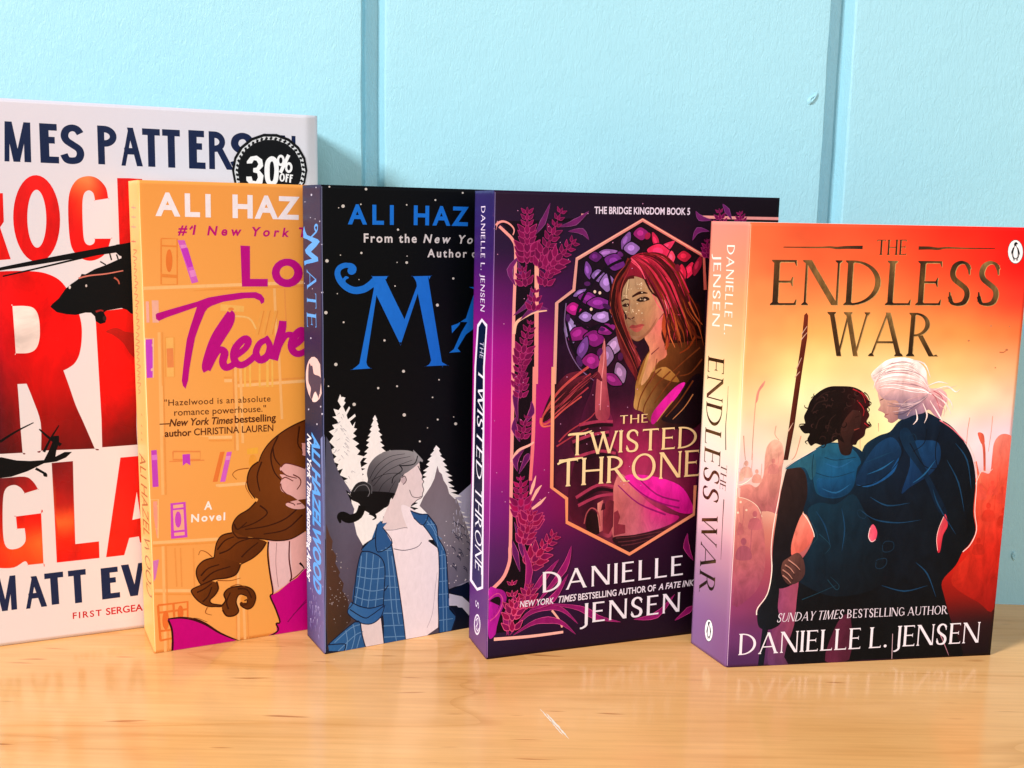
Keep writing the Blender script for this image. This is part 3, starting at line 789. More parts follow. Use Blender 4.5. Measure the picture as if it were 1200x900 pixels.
F5.poly(crowd_illustration_r,'d03424',[(118.2,65),(118.1,68.8),(119.6,70.2),(121.8,70.2),(123.7,68.7),(124.4,64.8)],True)
F5.stroke(crowd_illustration_r,'d03424',[(123.6,66.3),(123.6,72.2),(123.5,76.9)],0.35,0.2)
F5.disc(crowd_illustration_r,'c82c1c',128.56,69.36,1.29,-0.03,0.17,-1.61)
F5.poly(crowd_illustration_r,'c82c1c',[(126,61.7),(125.9,65.9),(127.6,67.5),(129.9,67.4),(132,65.7),(132.8,61.5)],True)
F5.stroke(crowd_illustration_r,'c82c1c',[(131.9,63.1),(131.9,69.6),(131.7,74.7)],0.35,0.2)
F5.disc(crowd_illustration_r,'b82418',117.25,55.74,1.07,-0.03,0.13,-1.35)
F5.poly(crowd_illustration_r,'b82418',[(115.1,49.3),(115,52.8),(116.4,54.1),(118.4,54.1),(120.1,52.7),(120.7,49.2)],True)
F5.stroke(crowd_illustration_r,'b82418',[(120,50.5),(120,55.9),(119.9,60.2)],0.35,0.2)
F5.poly(couple_illustration,['8c4064 a84c64', '7c3860 8c3c54', '583058 583048'],[(23.5,37.7),(31.4,38.4),(33.2,26.6),(33.3,10.5),(30.6,0.4),(19.8,0.5),(21.1,19.1)],True)
F5.poly(couple_illustration,['3a2220 30201e', '2a1a1a 201618', '181318 141118', '101018 0c0e14'],[(30.9,94.9),(26.5,93.2),(23.1,91),(21.8,85.9),(20.8,79.5),(19.6,67.9),(18.7,56.2),(19.1,45.7),(20.4,37.8),(23.6,36.1),(28.2,37.5),(30.4,40.1),(28.1,49.4),(27.2,56),(29.1,63.8),(31.9,71.5),(33.4,77.9),(34.5,85.7)],True)
F5.poly(couple_illustration,['141820 101418', '10141c 0c1016'],[(19.1,45.7),(21.5,37.7),(22.9,35.7),(22.8,27.1),(24.6,20.3),(21.2,17.5),(17.7,17.1),(14.4,18.6),(13.3,23.4),(13.9,27.4),(17.7,33.9)],True)
F5.poly(couple_illustration,['101722 0c1018'],[(16.2,19.3),(18.9,19.2),(17.7,0.1),(15,-0.2)],False)
F5.g = .86
F5.poly(couple_illustration,['1a5274 164a6c 10304a 10263e 0c1c30 0c1826', '184a68 123c58 0e2a40 0c1c30 0a1624 0a121c', '10283c 0e2030 0a1420 0c1826 0a1622 080e16', '0c1824 0a121a 080e14 0a1420 0a121c 080c12', '0a0e14 0a0c12 080a10 080c12 080c12 080a0e', '160f1a 0c0c12 080a0e 080a0e 0a0a0e 080a0e'],[(38.4,101.2),(43.6,102.4),(53,100.7),(58.7,96.8),(57,93.2),(58.4,100.7),(64.7,105.1),(69.9,106.9),(73.6,111.4),(78.8,113.9),(85.4,115.7),(93.1,112.4),(99.7,108.5),(107.3,100),(111.1,92.7),(113.2,82.8),(113.4,69.5),(115.4,60.4),(112.9,54.1),(110,50.8),(107.1,44.2),(101.1,36.9),(102.9,29.4),(107.6,16.8),(114.8,1.3),(108.4,0.7),(97,0.7),(63.5,0.6),(29.3,0.4),(31,18.7),(31.5,32),(31.8,40),(30.1,45.4),(35.1,53.1),(37.5,60.9),(34.1,68.8),(31.9,71.5),(33.3,79.2),(31.6,88.9),(26.5,92.5),(22,91),(25.1,93.5),(30.8,96.6),(34.9,99.1)],True,grid=1.2)
F5.poly(couple_illustration,['2a6a84 246480 1c5a7c', '1e5c7c 1a6090 12507c', '164a68 10456c 0c2c48'],[(38.4,101),(45,101.9),(53.1,99.2),(57.3,93.6),(55.8,90.4),(55,83.3),(52,78.8),(45.5,77),(38,79.1),(35.9,84.3),(34.3,88.2),(31,94.7),(33.7,97.5)],True)
F5.poly(couple_illustration,['2e6c84 286078'],[(30.9,96.2),(26.4,93.7),(22.3,90.8),(24.6,91),(31.2,91.1),(34.5,85.7),(36.6,89.5),(35.5,95.9)],True)
F5.stroke(couple_illustration,'123448',[(35,97.2),(34.7,90.8),(36,83),(38.1,77.8)],0.35,0.3)
F5.stroke(couple_illustration,'123448',[(40.1,95.8),(45.5,94.4),(54.8,95.6)],0.3,0.3)
F5.stroke(couple_illustration,'0e3a58',[(36.6,88.8),(44.8,86.7),(54.6,89.1)],0.35,0.3)
F5.poly(couple_illustration,['1c6498 125080', '10406a 0c3454'],[(37.5,86.2),(44.9,85.5),(54,87.9),(54.2,82),(49.4,78.2),(42.8,77.7),(38.6,79.8)],True)
F5.poly(couple_illustration,['123a50 0c2436', '0c1c2a 0a121a'],[(33.9,71.5),(38.9,75.2),(47,74.4),(54.7,78.8),(60.7,70.8),(70.2,54.7),(70.3,36),(50.2,31.4),(34.9,37.2),(30.5,42.7),(35.1,53.1),(37.9,60.9)],True)
F5.stroke(couple_illustration,'1c4458',[(36.2,66.2),(39.4,59.6),(36.3,55.7)],0.4,0.15)
F5.stroke(couple_illustration,'1c4458',[(40,60.9),(45.7,55.4),(43.3,51.5)],0.4,0.15)
F5.stroke(couple_illustration,'1c4458',[(34,30.6),(40.6,33),(49.8,36.7)],0.4,0.15)
F5.stroke(couple_illustration,'1c4458',[(45.5,39.5),(49.9,34.7),(51.1,36.7),(46.8,40.8)],0.4,0.15)
F5.poly(couple_illustration,['1a4a78 143c66', '0e2c4c 0a1c30'],[(60.1,95.5),(65,101.8),(71.5,104.3),(76.1,97.8),(72.7,90.1),(66.4,84.4),(57.1,82.3),(55.7,86.5)],True)
F5.poly(couple_illustration,['1e5c94 16508a'],[(56,83.2),(61.1,82.8),(70.2,87.5),(75,95.2),(73.5,88.8),(67.8,84.3),(61.2,81.9)],True)
F5.poly(couple_illustration,['184878 123c68', '103460 0c2444'],[(79.8,101.6),(86.5,102.8),(93.5,101.5),(94.9,93.6),(90.7,87.2),(81.6,81.5),(77.7,78.9),(80.7,91.3)],True)
F5.poly(couple_illustration,['10304e 0a1e34'],[(74.7,106.9),(79.3,107.4),(87.6,91.1),(100.5,69.8),(96.3,69.9),(88,85.9),(77.3,99.1)],True)
F5.stroke(couple_illustration,'0a1420',[(57.1,82.3),(65.1,84),(72.7,90.1),(76.8,97.8),(74.2,104.3)],0.45,0.3)
F5.stroke(couple_illustration,'0a1420',[(79.8,101.6),(87.6,91.1),(95.2,89.7)],0.45,0.3)
F5.stroke(couple_illustration,'0a1420',[(93.7,106.6),(92.3,98.9),(94.5,89.7),(103.9,77.7),(110.7,65.6)],0.45,0.3)
F5.stroke(couple_illustration,'0a1420',[(101.3,76.4),(96.6,67.3),(94.8,56.7)],0.45,0.3)
F5.stroke(couple_illustration,'0a1420',[(68.8,54.8),(75.9,51.9),(98,52.5)],0.45,0.3)
F5.stroke(couple_illustration,'0a1420',[(69.5,46.7),(81.6,49),(98.1,51.2)],0.45,0.3)
F5.stroke(couple_illustration,'0a1420',[(101.9,69.8),(104.1,76.4),(109,82.9)],0.45,0.3)
F5.stroke(couple_illustration,'0a1420',[(87.4,108),(86.6,101.5),(81.5,97.7)],0.45,0.3)
F5.stroke(couple_illustration,'16344c',[(70.8,55.4),(72.1,56.6),(75.5,56.1),(76,53.2),(73.8,51.7),(71.1,52),(70.6,55)],0.35,0.35)
F5.stroke(couple_illustration,'16344c',[(68,47.5),(69.3,48.3),(72.7,48.5),(73.1,46),(71,44),(68.3,44.4),(68.1,47)],0.35,0.35)
F5.stroke(couple_illustration,'16344c',[(57.3,70.9),(58.6,71.5),(61.5,69.5),(61,67.5),(58.2,68.5),(57.4,70.6)],0.35,0.35)
F5.stroke(couple_illustration,'16344c',[(78.9,104.9),(81.5,105.7),(82.7,102.9),(79.8,102.3),(78.9,104.8)],0.35,0.35)
F5.g = 1.0
F5.poly(couple_illustration,['f0907c e87866', 'e06858 d05850'],[(31.8,70.5),(34.1,67.5),(36.9,62),(37.6,59.6),(35,55.1),(31.8,52.6),(28.8,52),(27.5,52),(27.5,57.3),(29.3,65.1)],True)
F5.stroke(couple_illustration,'ffe8dc',[(31.8,70.5),(34.4,67.3),(37.2,62),(37.8,59.6)],0.3,0.3)
F5.poly(couple_illustration,['f86880 e84868'],[(64,63.1),(65.5,64.6),(67.5,61.1),(67,57.5),(65.1,56.5),(63.6,58.9)],True)
F5.stroke(couple_illustration,'ffe0e0',[(64,63.1),(63.5,59.1),(65.1,56.6),(67,57.5)],0.3,0.2)
F5.poly(couple_illustration,['f06878 e03848', 'c82838 b82030'],[(99.1,67.5),(100.1,68.2),(101.4,63.1),(99.5,58.5),(98.8,51.2),(97.5,51.2),(96.6,56.6),(97.1,61.7)],True)
F5.stroke(couple_illustration,'ffc8c0',[(99.1,67.5),(97.1,61.7),(96.6,56.6),(97.6,51.5)],0.3,0.2)
F5.stroke(couple_illustration,'ffe4d8',[(21.1,88.5),(20.2,78.2),(18.6,66.6),(18,54.9),(18.9,44.4),(17.5,33.9),(13.3,27.4),(13,24.2)],0.35,0.5)
F5.stroke(couple_illustration,'ffe4d8',[(22,91),(26.4,94.1),(30.8,96.6),(35.9,99.5)],0.25,0.25)
F5.stroke(couple_illustration,'f8d0c8',[(107.9,101),(111.9,93.3),(113.7,82.8),(114.1,69.5),(115.8,60.8),(113.5,54.1),(110,50.6)],0.3,0.45)
F5.stroke(couple_illustration,'e0707c',[(93.2,111.8),(99.7,107.8),(107.2,101)],0.6,0.3)
F5.poly(couple_illustration,['70443c 5c3834', '50302e 402828'],[(23.7,48.2),(26.6,50.5),(30.5,52.5),(33.4,49.2),(34.5,42.6),(31.4,38.7),(26.8,38.1),(23.5,43)],True)
F5.stroke(couple_illustration,'c08474',[(24.9,47.1),(27.4,45.5),(29.4,43)],0.55,0.3)
F5.stroke(couple_illustration,'281818',[(25.3,46),(27.9,44.4),(29.9,41.9)],0.3,0.2)
F5.stroke(couple_illustration,'c08474',[(23.9,44.9),(26.8,42.8),(28.8,40.4)],0.55,0.3)
F5.stroke(couple_illustration,'281818',[(24.4,43.8),(27.2,41.8),(29.2,39.3)],0.3,0.2)
F5.stroke(couple_illustration,'c08474',[(24.1,42.3),(26.4,40.5),(28.1,38.5)],0.55,0.3)
F5.stroke(couple_illustration,'281818',[(24.6,41.2),(26.8,39.4),(28.6,37.5)],0.3,0.2)
F5.stroke(couple_illustration,'c08474',[(26.3,49.4),(30,46.7),(32,44.6)],0.55,0.3)
F5.stroke(couple_illustration,'281818',[(26.8,48.4),(30.4,45.6),(32.5,43.6)],0.3,0.2)
F5.stroke(couple_illustration,'c08090',[(102.4,11.5),(105.9,4.5),(107.7,0.8)],0.5,0.1)
F5.stroke(couple_illustration,'d0a8b0',[(78.9,12.6),(79.5,0.4)],0.25,0.3)
F5.poly(couple_illustration,['5c2038 4a1a2c'],[(51.8,19.2),(57.7,21.6),(58.6,1.1),(46.9,1)],True)
F5.poly(couple_illustration,['48241e 381c1a', '2a1816 201414'],[(46.2,114.2),(51.8,117.3),(56.2,114.7),(57,108.3),(54.5,105.6),(53,101.4),(52,96.9),(48,97),(46,102.1),(45,109.8)],True)
F5.poly(couple_illustration,['1c1010 180c0c 3a1012', '120a0a 140a0a 3a1014', '120a0a 120a0a 2c1012'],[(30.7,117.2),(32,121.2),(35.2,124.7),(39.8,127.1),(45.1,127.4),(51,127),(55.4,125.1),(58.3,122),(59.6,119.1),(58.4,117.2),(59.7,114.4),(58.6,111.5),(60.6,109.8),(58.5,108.1),(58,105.2),(55.2,103),(54.3,101.2),(51.9,102),(53.1,107.1),(55.6,109),(55.6,115.4),(51.8,116.5),(48.2,112.3),(46.7,107.2),(48.9,102.3),(45.9,103.7),(43.6,102.7),(41.3,101.9),(38.4,101.2),(35.5,102),(33.4,101),(31.6,103.8),(32.5,106.4),(29.9,106.7),(27.6,109.7),(30.1,110.7),(29.4,114)],True)
F5.stroke(couple_illustration,'1a0c0c',[(30.1,110.7),(27.8,110.6),(27.4,109.2)],0.6,0.2)
F5.stroke(couple_illustration,'1a0c0c',[(32.3,103.6),(30.7,102.8),(31.8,101.7)],0.6,0.2)
F5.stroke(couple_illustration,'1a0c0c',[(58.1,121),(60.1,119.8),(59.1,118.2)],0.6,0.2)
F5.stroke(couple_illustration,'1a0c0c',[(59.5,111.5),(60.9,109.6),(59.1,108.6)],0.6,0.2)
F5.stroke(couple_illustration,'1a0c0c',[(40.4,101.8),(39.5,100.3),(37.4,100.7)],0.6,0.2)
F5.stroke(couple_illustration,'1a0c0c',[(56.5,124.6),(58.2,123.3),(59.4,121)],0.6,0.2)
F5.stroke(couple_illustration,'a82028',[(51.1,126.1),(55.5,123.8),(57.5,119.8)],0.5,0.2)
F5.stroke(couple_illustration,'a82028',[(53.5,121.1),(56.8,117.2),(56.8,114.1)],0.5,0.2)
F5.stroke(couple_illustration,'a82028',[(57.6,110.9),(59.7,109.3)],0.5,0.2)
F5.stroke(couple_illustration,'a82028',[(55.1,124.8),(58.8,121)],0.5,0.2)
F5.stroke(couple_illustration,'2c1a18',[(34.4,121.2),(38.1,124.3),(43.2,125.5)],0.6,0.3)
F5.stroke(couple_illustration,'2c1a18',[(32.8,116.2),(35.1,120),(39.6,121.2)],0.6,0.3)
F5.stroke(couple_illustration,'2c1a18',[(35.2,108.6),(36.3,112.4),(38.8,114.3)],0.6,0.3)
F5.stroke(couple_illustration,'2c1a18',[(40.6,107.3),(41.6,112.3),(44,114.8)],0.6,0.3)
F5.stroke(couple_illustration,'28100e',[(53.1,113.5),(55.4,114.2)],0.4,0.3)
F5.stroke(couple_illustration,'7a3028',[(53,107.8),(55.4,108.6)],0.6,0.3)
F5.stroke(couple_illustration,'2e1a18',[(45.4,105.7),(46,106),(46.7,105.8),(47.1,105.2),(47,104.5)],0.2,0.15,wm=0.5)
F5.stroke(couple_illustration,'1a0e0e',[(32.1,122),(32.5,122.6),(33.3,122.7),(34,122.1),(34,121.3)],0.2,0.15,wm=0.5)
F5.stroke(couple_illustration,'1a0e0e',[(50,120.5),(49.1,120.3),(48.4,120.8),(48.1,121.7),(48.6,122.3)],0.2,0.15,wm=0.5)
F5.stroke(couple_illustration,'2e1a18',[(50.5,121.7),(51.5,121.8),(52.3,121.2),(52.4,120.3),(51.8,119.6)],0.2,0.15,wm=0.5)
F5.stroke(couple_illustration,'0c0606',[(48.7,120.7),(48.9,119.9),(48.4,119.2),(47.5,119.2),(46.8,119.7)],0.2,0.15,wm=0.5)
F5.stroke(couple_illustration,'0c0606',[(40.9,127),(41.5,126.5),(41.6,125.8),(41.1,125.2),(40.3,125.2)],0.2,0.15,wm=0.5)
F5.stroke(couple_illustration,'0c0606',[(41.3,109.7),(40.6,110),(40.3,110.8),(40.6,111.5),(41.4,111.7)],0.2,0.15,wm=0.5)
F5.stroke(couple_illustration,'3a2220',[(46.7,126.5),(47.2,125.9),(47.2,125.1),(46.6,124.7),(45.8,124.8)],0.2,0.15,wm=0.5)
F5.stroke(couple_illustration,'2e1a18',[(35.2,115.3),(34.8,115.8),(34.9,116.4),(35.4,116.7),(36,116.6)],0.2,0.15,wm=0.5)
F5.stroke(couple_illustration,'3a2220',[(53.9,123.2),(53,123.1),(52.2,123.7),(52.1,124.5),(52.6,125.2)],0.2,0.15,wm=0.5)
F5.stroke(couple_illustration,'1a0e0e',[(58,117.8),(58.9,117.7),(59.4,117),(59.3,116.2),(58.6,115.7)],0.2,0.15,wm=0.5)
F5.stroke(couple_illustration,'0c0606',[(34.7,123.1),(34.1,122.9),(33.4,123.2),(33.2,123.8),(33.4,124.3)],0.2,0.15,wm=0.5)
F5.stroke(couple_illustration,'0c0606',[(53.2,125),(53.7,124.6),(53.7,124.1),(53.4,123.7),(52.8,123.7)],0.2,0.15,wm=0.5)
F5.stroke(couple_illustration,'2e1a18',[(48,116.5),(47.8,117.2),(48.3,117.8),(49,117.9),(49.6,117.4)],0.2,0.15,wm=0.5)
F5.stroke(couple_illustration,'2e1a18',[(37.3,103.9),(37.7,104.9),(38.7,105.2),(39.8,104.7),(40.2,103.7)],0.2,0.15,wm=0.5)
F5.stroke(couple_illustration,'1a0e0e',[(44,109.3),(43.6,108.6),(42.7,108.4),(42,108.9),(41.8,109.8)],0.2,0.15,wm=0.5)
F5.stroke(couple_illustration,'3a2220',[(43.8,102.8),(43.1,103.7),(43.2,104.7),(44.1,105.3),(45.2,105)],0.2,0.15,wm=0.5)
F5.stroke(couple_illustration,'0c0606',[(57.2,117),(57.2,117.7),(57.8,118.1),(58.6,118),(59,117.4)],0.2,0.15,wm=0.5)
F5.stroke(couple_illustration,'3a2220',[(36.5,122.4),(37.2,122.7),(38.1,122.4),(38.4,121.7),(38.1,120.9)],0.2,0.15,wm=0.5)
F5.stroke(couple_illustration,'3a2220',[(33.7,109.1),(33.2,109.5),(33.1,110.2),(33.5,110.6),(34.2,110.7)],0.2,0.15,wm=0.5)
F5.stroke(couple_illustration,'3a2220',[(33.6,115.2),(33.5,115.7),(33.8,116),(34.3,116.1),(34.7,115.8)],0.2,0.15,wm=0.5)
F5.stroke(couple_illustration,'3a2220',[(39.5,117.7),(39.6,118.5),(40.3,119),(41.2,118.8),(41.7,118)],0.2,0.15,wm=0.5)
F5.stroke(couple_illustration,'2e1a18',[(37.3,119.1),(38,119.5),(38.8,119.3),(39.3,118.7),(39.2,117.9)],0.2,0.15,wm=0.5)
F5.stroke(couple_illustration,'3a2220',[(51.2,116.2),(51.8,116.6),(52.6,116.4),(53.1,115.8),(53,115.1)],0.2,0.15,wm=0.5)
F5.stroke(couple_illustration,'3a2220',[(48.9,109.8),(49.5,109),(49.3,108),(48.5,107.6),(47.5,107.8)],0.2,0.15,wm=0.5)
F5.stroke(couple_illustration,'1a0e0e',[(43.8,106.7),(43.3,106),(42.3,105.8),(41.5,106.3),(41.2,107.3)],0.2,0.15,wm=0.5)
F5.stroke(couple_illustration,'1a0e0e',[(42.6,107.1),(41.6,107.4),(41.2,108.3),(41.4,109.2),(42.3,109.6)],0.2,0.15,wm=0.5)
F5.stroke(couple_illustration,'3a2220',[(38.4,123.6),(38.8,123.8),(39.4,123.7),(39.7,123.2),(39.6,122.7)],0.2,0.15,wm=0.5)
F5.stroke(couple_illustration,'2e1a18',[(42.2,120.2),(42.1,119.2),(41.3,118.6),(40.3,118.8),(39.7,119.6)],0.2,0.15,wm=0.5)
F5.stroke(couple_illustration,'1a0e0e',[(38.1,105.3),(38.1,106.4),(38.9,107),(39.9,106.9),(40.6,106)],0.2,0.15,wm=0.5)
F5.stroke(couple_illustration,'1a0e0e',[(45.2,117.5),(44.4,118.3),(44.3,119.4),(45.1,120.1),(46.2,120)],0.2,0.15,wm=0.5)
F5.stroke(couple_illustration,'3a2220',[(51.1,119),(50.3,118.5),(49.3,118.6),(48.6,119.4),(48.8,120.4)],0.2,0.15,wm=0.5)
F5.stroke(couple_illustration,'0c0606',[(37.1,119.3),(37.6,118.7),(37.4,117.9),(36.7,117.5),(35.9,117.7)],0.2,0.15,wm=0.5)
F5.stroke(couple_illustration,'0c0606',[(39.1,107.2),(38.9,107.9),(39.4,108.5),(40.1,108.6),(40.8,108.2)],0.2,0.15,wm=0.5)
F5.stroke(couple_illustration,'0c0606',[(48.9,111.4),(49.3,110.4),(48.9,109.4),(47.9,109.1),(46.9,109.6)],0.2,0.15,wm=0.5)
F5.stroke(couple_illustration,'0c0606',[(31.7,118.7),(31.2,117.9),(30.3,117.8),(29.5,118.3),(29.3,119.2)],0.2,0.15,wm=0.5)
F5.stroke(couple_illustration,'3a2220',[(50,121.8),(49.2,122.2),(49.1,123),(49.5,123.7),(50.4,123.7)],0.2,0.15,wm=0.5)
F5.stroke(couple_illustration,'2e1a18',[(56,121.8),(55.9,120.9),(55,120.4),(54,120.6),(53.4,121.5)],0.2,0.15,wm=0.5)
F5.stroke(couple_illustration,'1a0e0e',[(45.9,119.9),(47,119.8),(47.7,119.1),(47.7,118),(47,117.4)],0.2,0.15,wm=0.5)
F5.stroke(couple_illustration,'2e1a18',[(56.5,121.3),(56.1,120.6),(55.3,120.4),(54.5,120.8),(54.3,121.6)],0.2,0.15,wm=0.5)
F5.stroke(couple_illustration,'2e1a18',[(39.6,122.2),(39.7,121.4),(39.2,120.9),(38.4,121),(37.9,121.5)],0.2,0.15,wm=0.5)
F5.stroke(couple_illustration,'2e1a18',[(39.6,108.5),(39.8,109.5),(40.7,110),(41.7,109.7),(42.3,108.8)],0.2,0.15,wm=0.5)
F5.stroke(couple_illustration,'1a0e0e',[(41.2,110.3),(41.8,109.7),(41.8,108.9),(41.2,108.3),(40.4,108.4)],0.2,0.15,wm=0.5)
F5.stroke(couple_illustration,'2e1a18',[(46.8,106.5),(45.8,106.1),(44.8,106.6),(44.4,107.5),(44.8,108.5)],0.2,0.15,wm=0.5)
F5.stroke(couple_illustration,'1a0e0e',[(34,114.5),(34.7,114.2),(35,113.5),(34.7,112.8),(34,112.7)],0.2,0.15,wm=0.5)
F5.stroke(couple_illustration,'2e1a18',[(43.2,105.2),(43.3,105.9),(44,106.3),(44.7,106.1),(45.2,105.4)],0.2,0.15,wm=0.5)
F5.stroke(couple_illustration,'0c0606',[(52.7,122.5),(52.4,122.2),(51.9,122.1),(51.4,122.5),(51.4,123)],0.2,0.15,wm=0.5)
F5.stroke(couple_illustration,'3a2220',[(57.4,116),(57.5,116.5),(58.1,116.7),(58.6,116.4),(58.8,115.9)],0.2,0.15,wm=0.5)
F5.stroke(couple_illustration,'3a2220',[(47.6,109.4),(47.3,110.1),(47.6,110.7),(48.4,110.9),(49,110.5)],0.2,0.15,wm=0.5)
F5.stroke(couple_illustration,'2e1a18',[(41.2,109),(40.6,108.7),(39.9,109),(39.6,109.6),(39.9,110.3)],0.2,0.15,wm=0.5)
F5.stroke(couple_illustration,'3a2220',[(42.6,121),(42.1,121),(41.6,121.4),(41.6,121.9),(41.9,122.3)],0.2,0.15,wm=0.5)
F5.poly(couple_illustration,['e0b0a0 c89484', 'b88078 986a6c'],[(63.1,124.8),(63.7,121),(64.5,118.7),(63.5,116.7),(65.2,115.9),(66.9,114.9),(66.7,113.6),(68.4,112.6),(68.8,111.3),(71.2,111),(74.7,114.5),(74.4,120.9),(68.5,123.5)],True)
F5.stroke(couple_illustration,'5c3430',[(64.2,121),(66.3,122)],0.5,0.3)
F5.stroke(couple_illustration,'904848',[(66.9,114.4),(68.7,114.9)],0.4,0.3)
F5.g = 1.12
F5.poly(couple_illustration,['f6ece4 f4e8e0 f0dcd8', 'f0dcd4 ecd4d0 e4c0c0', 'c89c98 d0a4a4 d8a0a0', '8c6a74 8c7080 c08088', '5c5068 605870 a06878'],[(59,132.4),(62.2,136.1),(66.2,138.9),(71.4,140),(76.8,139.5),(81.8,137.3),(84.8,133.8),(85.8,129.1),(87.4,126.2),(91.2,126.2),(94.9,124.3),(95.8,120.8),(94.4,117.6),(93.2,112.8),(90.4,114.1),(87.5,116.7),(84.8,115.1),(80.4,114.2),(76.2,112.5),(73.2,113),(73.5,118.4),(71.7,120.9),(67.7,121),(64.6,122.5),(61.7,126.1),(61,128.6)],True)
F5.stroke(couple_illustration,'c09490',[(61,128.3),(65.4,132.3),(71.7,133.6),(79.9,132.3),(85.4,127.2)],0.35,0.2)
F5.stroke(couple_illustration,'c09490',[(63,126.1),(68.1,128.6),(76.1,129.2),(84.5,125.3)],0.35,0.2)
F5.stroke(couple_illustration,'c09490',[(65.4,122.8),(69.7,125.4),(77.7,126),(86.2,124)],0.35,0.2)
F5.stroke(couple_illustration,'c09490',[(73.1,117.1),(76.8,120.9),(83.3,123.1)],0.35,0.2)
F5.stroke(couple_illustration,'c09490',[(63.8,132.4),(68.8,136.1),(76.8,136.1),(82.5,132.3)],0.35,0.2)
F5.stroke(couple_illustration,'c09490',[(77.4,113.9),(81,119.6),(86.3,123.1)],0.35,0.2)
F5.stroke(couple_illustration,'d8a0a0',[(87.2,125.9),(93.9,125.9),(99.9,127.4)],0.5,0.12)
F5.stroke(couple_illustration,'d8a0a0',[(90,124),(95.8,120.8),(95.6,115.6)],0.5,0.12)
F5.stroke(couple_illustration,'d8a0a0',[(91.1,119.5),(94.8,116.9),(94.8,113.7)],0.5,0.12)
F5.stroke(couple_illustration,'b05860',[(87,124.6),(90.2,122.1),(92.7,116.9)],0.5,0.3)
F5.stroke(couple_illustration,'b05860',[(88.6,125.3),(92.9,122.7),(94.3,119.5)],0.5,0.3)
F5.strands(couple_illustration,[(59.6,132.4),(66.1,137.4),(75.3,138.4),(83.1,133.6),(86.1,125.9)],[(63,126.1),(69.7,126),(77.8,124.7),(84.6,124),(88.7,123.4)],22,['f8f0ea', 'd8b0ac', 'b8888c', 'c8a0a0', 'e8ccc8', 'a07880'],0.5,11)
F5.strands(couple_illustration,[(64.6,122.8),(70.1,121),(75.6,119.6),(82.2,120.9),(87.3,124.6)],[(72.4,113.3),(75.4,113.9),(78.6,115.8),(83.7,119.6),(88.1,123.4)],12,['806878', 'a08890', '5c4c60', 'c0a0a4'],0.5,12)
F5.stroke(couple_illustration,'123450',[(59,92.9),(65.5,95.4),(72,97.9)],0.15,0.1,wm=0.7)
F5.stroke(couple_illustration,'123450',[(59.4,70.8),(66.5,66.7),(77.5,65.1),(88.4,66.2)],0.15,0.1,wm=0.7)
F5.stroke(couple_illustration,'123450',[(62.9,77.3),(71.4,73.2),(82.2,74.2)],0.15,0.1,wm=0.7)
F5.stroke(couple_illustration,'123450',[(98.3,93.6),(104.8,83),(108.9,69.6)],0.15,0.1,wm=0.7)
F5.stroke(couple_illustration,'123450',[(92.6,80.6),(96.1,72.6),(105.7,59)],0.15,0.1,wm=0.7)
F5.stroke(couple_illustration,'123450',[(37.9,71.3),(42.4,64.7),(45.7,55.4)],0.15,0.1,wm=0.7)
F5.stroke(couple_illustration,'123450',[(49.8,72.4),(51.9,63.1),(51.3,52.6)],0.15,0.1,wm=0.7)
F5.stroke(couple_illustration,'123450',[(87.4,46.2),(93.5,40.6),(98.7,29.5)],0.15,0.1,wm=0.7)
F5.stroke(couple_illustration,'123450',[(71.7,35.9),(83,32.8),(94,35.1)],0.15,0.1,wm=0.7)
F5.stroke(couple_illustration,'123450',[(101.7,101.3),(108,93.4),(111.3,80.2)],0.15,0.1,wm=0.7)
F5.stroke(couple_illustration,'1c5078',[(60.7,87.7),(67.3,90.2),(73,94)],0.15,0.1,wm=0.8)
F5.stroke(couple_illustration,'1c5078',[(82.8,83.4),(87.9,87.2),(92.8,93.7)],0.15,0.1,wm=0.8)
F5.stroke(couple_illustration,'1c5078',[(39.8,81.7),(46.6,79.6),(53,83.3)],0.15,0.1,wm=0.8)
F5.stroke(couple_illustration,'1c5078',[(40.3,93.2),(47.1,91.2),(53.5,94.3)],0.15,0.1,wm=0.8)
F5.stroke(couple_illustration,'e8ccc8',[(88.6,125.3),(95.2,127.1),(99.5,124.6),(101.4,125.8)],0.2,0.1,wm=0.7)
F5.stroke(couple_illustration,'e8ccc8',[(89.4,123.3),(95.2,119.5),(98.4,114.3)],0.2,0.1,wm=0.7)
F5.stroke(couple_illustration,'e8ccc8',[(87.6,120.8),(92.3,114.4),(94.6,111.1)],0.2,0.1,wm=0.7)
F5.stroke(couple_illustration,'e8ccc8',[(84.3,119.6),(86.8,114.4),(85.8,110.6)],0.2,0.1,wm=0.7)
F5.stroke(couple_illustration,'e8ccc8',[(81.2,117),(82.3,112.5),(80.5,110)],0.2,0.1,wm=0.7)
F5.stroke(couple_illustration,'e8ccc8',[(63.7,133.6),(61.4,129.8),(60.6,126.1)],0.2,0.1,wm=0.7)
F5.stroke(couple_illustration,'e8ccc8',[(68.7,137.9),(63.6,134.9),(59.7,130.9)],0.2,0.1,wm=0.7)
F5.stroke(couple_illustration,'e8ccc8',[(91.3,125.2),(97.1,120.7),(98.9,116.9)],0.2,0.1,wm=0.7)
F5.stroke(couple_illustration,'e8ccc8',[(75.2,139.2),(83.4,137.3),(87,131)],0.2,0.1,wm=0.7)
F5.stroke(couple_illustration,'e8ccc8',[(85.7,127.2),(90.9,129.1),(95.8,128.2)],0.2,0.1,wm=0.7)
F5.g = 1.0
F5.disc(couple_illustration,'c87850',103.7,147.41,0.54,0,0.04,-0.41)
F5.disc(couple_illustration,'c87850',122.27,143.36,0.69,0,0.06,-0.51)
F5.disc(couple_illustration,'c87850',117.6,135.34,0.41,0,0.03,-0.31)
F5.disc(couple_illustration,'c87850',113.65,153.98,0.55,0,0.04,-0.41)
